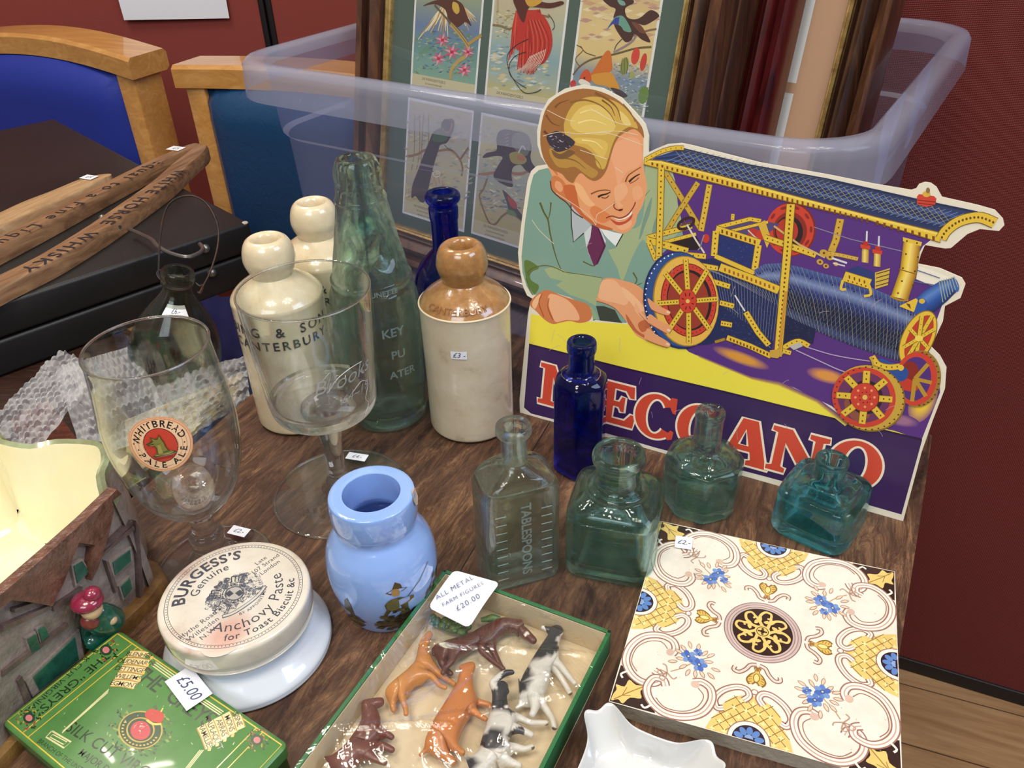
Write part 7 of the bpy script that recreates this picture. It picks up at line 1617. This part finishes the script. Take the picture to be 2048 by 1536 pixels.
# ---- little glass flagon with wire handle
A_=at(352,752,-.024); T_p=at(358,548,.085); ax=(T_p-A_); Hs=ax.length
fl_=empty('glass_flagon',A_,'small smoky glass flagon with bent wire handle and price sticker, leaning','flagon')
fl_.rotation_euler=ax.to_track_quat('Z','Y').to_euler(); fl_.location.z+=.004
k=Hs/.115; SO=[(0,.004),(.030,.003),(.036,0),(.0400,.004),(.0425,.014),(.0425,.030),(.0400,.044),(.0345,.058),(.0265,.072),(.0190,.083),(.0150,.090),(.0132,.096),(.0130,.102),(.0130,.102),(.0148,.104),(.0152,.108),(.0150,.112),(.0135,.1150),(.0115,.1150)]
SI=[(.0115,.1150),(.0105,.112),(.0108,.096),(.0165,.084),(.0245,.071),(.0325,.057),(.0380,.043),(.0402,.030),(.0398,.016),(.033,.008),(0,.009)]
prof=rp([(r,z*k) for r,z in SO],5)+rp([(r,z*k) for r,z in SI],5)
lathe(fl_,prof,'smoke_glass',None,72,names='glass_body'); bpy.context.view_layer.update()
MW=fl_.matrix_world
bm=bmesh.new(); tube(bm,[MW@Vector((.0142*math.cos(t*PI/12),.0142*math.sin(t*PI/12),.1015*k)) for t in range(24)],.0008,6,closed=True)
vy_=lambda x,y,r_=0:(lambda d:CAM+d*((MW@Vector((0,0,.1*k))-CAM).dot(_f)/d.dot(_f)))(ray(x,y))
tube(bm,catmull([tuple(vy_(*p_)) for p_ in ((326,562),(318,550),(318,520),(320,480),(328,430),(345,402),(378,391),(408,402),(428,430),(437,462),(434,500),(420,545),(404,576),(400,584))],5),.0010,7)
tube(bm,catmull([tuple(vy_(*p_)) for p_ in ((326,562),(318,556),(314,546),(320,540),(325,552),(330,563))],4),.0010,6); tube(bm,catmull([tuple(vy_(*p_)) for p_ in ((392,566),(400,572),(406,570),(402,586),(395,584))],4),.0010,6)
obj('wire_handle',bm,'rusty_wire',fl_)
lc_=MW.inverted()@CAM; az=math.atan2(lc_.y,lc_.x)
def flp(u,v,h): 
    z=.082*k+v; r=.0198-(v)*1.3; a_=az-.05+u/.02; return MW@Vector(((r+.0006+h)*math.cos(a_),(r+.0006+h)*math.sin(a_),z))
sticker(fl_,flp,.019,.0075,'£6.-')
# ---- bubble wrap heaps
m,t,b=base('bubble_wrap'); out=t.nodes['Material Output']; b.inputs['Base Color'].default_value=(.75,.76,.78,1); b.inputs['Roughness'].default_value=.12; b.inputs['Specular IOR Level'].default_value=1
tr=N(t,'ShaderNodeBsdfTransparent'); mx=N(t,'ShaderNodeMixShader'); lw_=N(t,'ShaderNodeLayerWeight'); lw_.inputs[0].default_value=.5
ma=N(t,'ShaderNodeMath',operation='MULTIPLY_ADD'); ma.inputs[1].default_value=.55; ma.inputs[2].default_value=.16; t.links.new(lw_.outputs['Facing'],ma.inputs[0]); t.links.new(ma.outputs[0],mx.inputs[0]); t.links.new(tr.outputs[0],mx.inputs[1]); t.links.new(b.outputs[0],mx.inputs[2]); t.links.new(mx.outputs[0],out.inputs[0])
from mathutils import noise as mn
def wrap(label,quad,zf,nb,seed,grp='bubble wrap'):
    """quad: photo corners; zf(s,t) height"""
    nu,nv=nb*8,int(nb*.8)*8; bm=bmesh.new(); G_=[]
    sp_=8
    for i in range(nu+1):
        row=[]
        for j in range(nv+1):
            s_,t=i/nu,j/nv; z=zf(s_,t)+.006*mn.noise(Vector((s_*5+seed,t*5,0)))+.003*mn.noise(Vector((s_*14,t*14,seed)))
            px=[(quad[0][c]*(1-s_)+quad[1][c]*s_)*(1-t)+(quad[3][c]*(1-s_)+quad[2][c]*s_)*t for c in (0,1)]
            # bubbles in staggered rows
            row_=int(j//sp_); ci=((i+(sp_/2 if row_%2 else 0))%sp_)-sp_/2; cj=(j%sp_)-sp_/2; d=math.hypot(ci,cj)/(sp_*.42)
            bz=.0030*math.sqrt(max(0,1-d*d))
            jx=4*mn.noise(Vector((s_*7,t*7,seed+3))); p_=at(px[0]+jx,px[1]+jx*.6,z); row.append(bm.verts.new(p_+Vector((0,0,bz))))
        G_.append(row)
    for i in range(nu):
        for j in range(nv): bm.faces.new((G_[i][j],G_[i+1][j],G_[i+1][j+1],G_[i][j+1]))
    o=link('bubble_wrap',fin0(bm,'bubble_wrap',80),'bubble_wrap'); c=G_[nu//2][nv//2] if False else at(sum(q[0] for q in quad)/4,sum(q[1] for q in quad)/4,-.01); setorigin(o,c); tag(o,label,'bubble wrap',grp)
wrap('flat sheet of bubble wrap at the far left, over the brown varnished wood',[(-30,850),(120,700),(210,740),(60,915)],lambda s_,t:.010+.018*math.sin(PI*s_)*.8,14,1)
wrap('crumpled bubble wrap heap behind the beer glass',[(110,735),(270,690),(345,850),(170,930)],lambda s_,t:.006+.026*math.sin(PI*s_)*math.sin(PI*min(1,t+.2)),15,5)
wrap('crumpled yellowish bubble wrap between the flagon and the stoneware bottle',[(300,760),(492,712),(500,800),(330,900)],lambda s_,t:-.006+.016*math.sin(PI*s_)*math.sin(PI*t),12,9)
# straw-coloured paper under the wrap, varnished wood and the painted tin lid
def lump(name,label,cat,quad,z,th,mat,seed,grp=None,amp=.004):
    bm=bmesh.new(); n=22; G_=[]
    for i in range(n+1):
        row=[]
        for j in range(n+1):
            s_,t=i/n,j/n; px=[(quad[0][c]*(1-s_)+quad[1][c]*s_)*(1-t)+(quad[3][c]*(1-s_)+quad[2][c]*s_)*t for c in (0,1)]; zz=z+amp*mn.noise(Vector((s_*6+seed,t*6,0)))+amp*.6*abs(mn.noise(Vector((s_*13,t*13,seed)))); row.append(bm.verts.new(at(*px,zz)))
        G_.append(row)
    fs=[bm.faces.new((G_[i][j],G_[i+1][j],G_[i+1][j+1],G_[i][j+1])) for i in range(n) for j in range(n)]
    r=bmesh.ops.extrude_face_region(bm,geom=fs)
    for v in r['geom']:
        if isinstance(v,bmesh.types.BMVert): v.co.z-=th
    o=obj(name,bm,mat,None,35); setorigin(o,at(sum(q[0] for q in quad)/4,sum(q[1] for q in quad)/4,z-th)); tag(o,label,cat,grp); return o
simple('straw_paper','b9a87c',.7,nz=(30,[(.3,'8c7c54'),(.7,'cfc096')]))
lump('crumpled_paper','straw-coloured crumpled paper under the bubble wrap at the table edge','paper',[(250,840),(486,745),(470,800),(255,960)],-.004,.004,'straw_paper',3,amp=.006)
lump('varnished_panel','glossy red-brown varnished wooden piece showing through the bubble wrap','wooden box',[(18,838),(95,800),(175,905),(60,925)],.006,.014,'mahogany',2,amp=0)
mt=lump('painted_plate','black plate painted with cream veil and green leaves, by the planter’s corner','plate',[(196,900),(258,905),(300,955),(236,990)],.003,.010,'case_black',4,amp=0)
a=Art(); MP=hplane(.0032); a.tr=lambda p_:MP.px(*p_); a.k=1/2400.
a.blob([(205,915),(222,905),(240,918),(256,910),(250,930),(236,926),(232,960),(222,940),(208,930)],'cfc3a4'); a.stroke([(228,918),(238,945),(246,965)],4,'d8d0b8',3); a.blob([(236,962),(252,945),(268,950),(285,958),(262,975),(244,980)],'66703c'); a.up(); dabs(a,(240,950,280,975),26,['8c9a58','48542c','b0aa70'],4); a.stroke([(238,985),(292,955)],3,'a8a068')
mo=a.build('painted_decoration',lambda x,y,h:Vector((x,y,.0032+h)),'print_glazed',mt,8e-6,6e-5)
# ---- cloth corner on the chair seat
bm=bmesh.new(); n=10; G_=[]
for i in range(n+1):
    G_.append([bm.verts.new(at(395+i*10,590+j*14,-.287)+Vector((0,0,.004*math.sin(i*.9)+.003*math.sin(j*1.7)))) for j in range(n+1)])
fs=[bm.faces.new((G_[i][j],G_[i+1][j],G_[i+1][j+1],G_[i][j+1])) for i in range(n) for j in range(n)]
r=bmesh.ops.extrude_face_region(bm,geom=fs)
for v in r['geom']:
    if isinstance(v,bmesh.types.BMVert): v.co.z-=.004
o=obj('folded_cloth',bm,'dark_blue_cloth'); setorigin(o,at(445,660,-.304)); tag(o,'dark blue folded cloth on the chair seat below the black case','cloth')
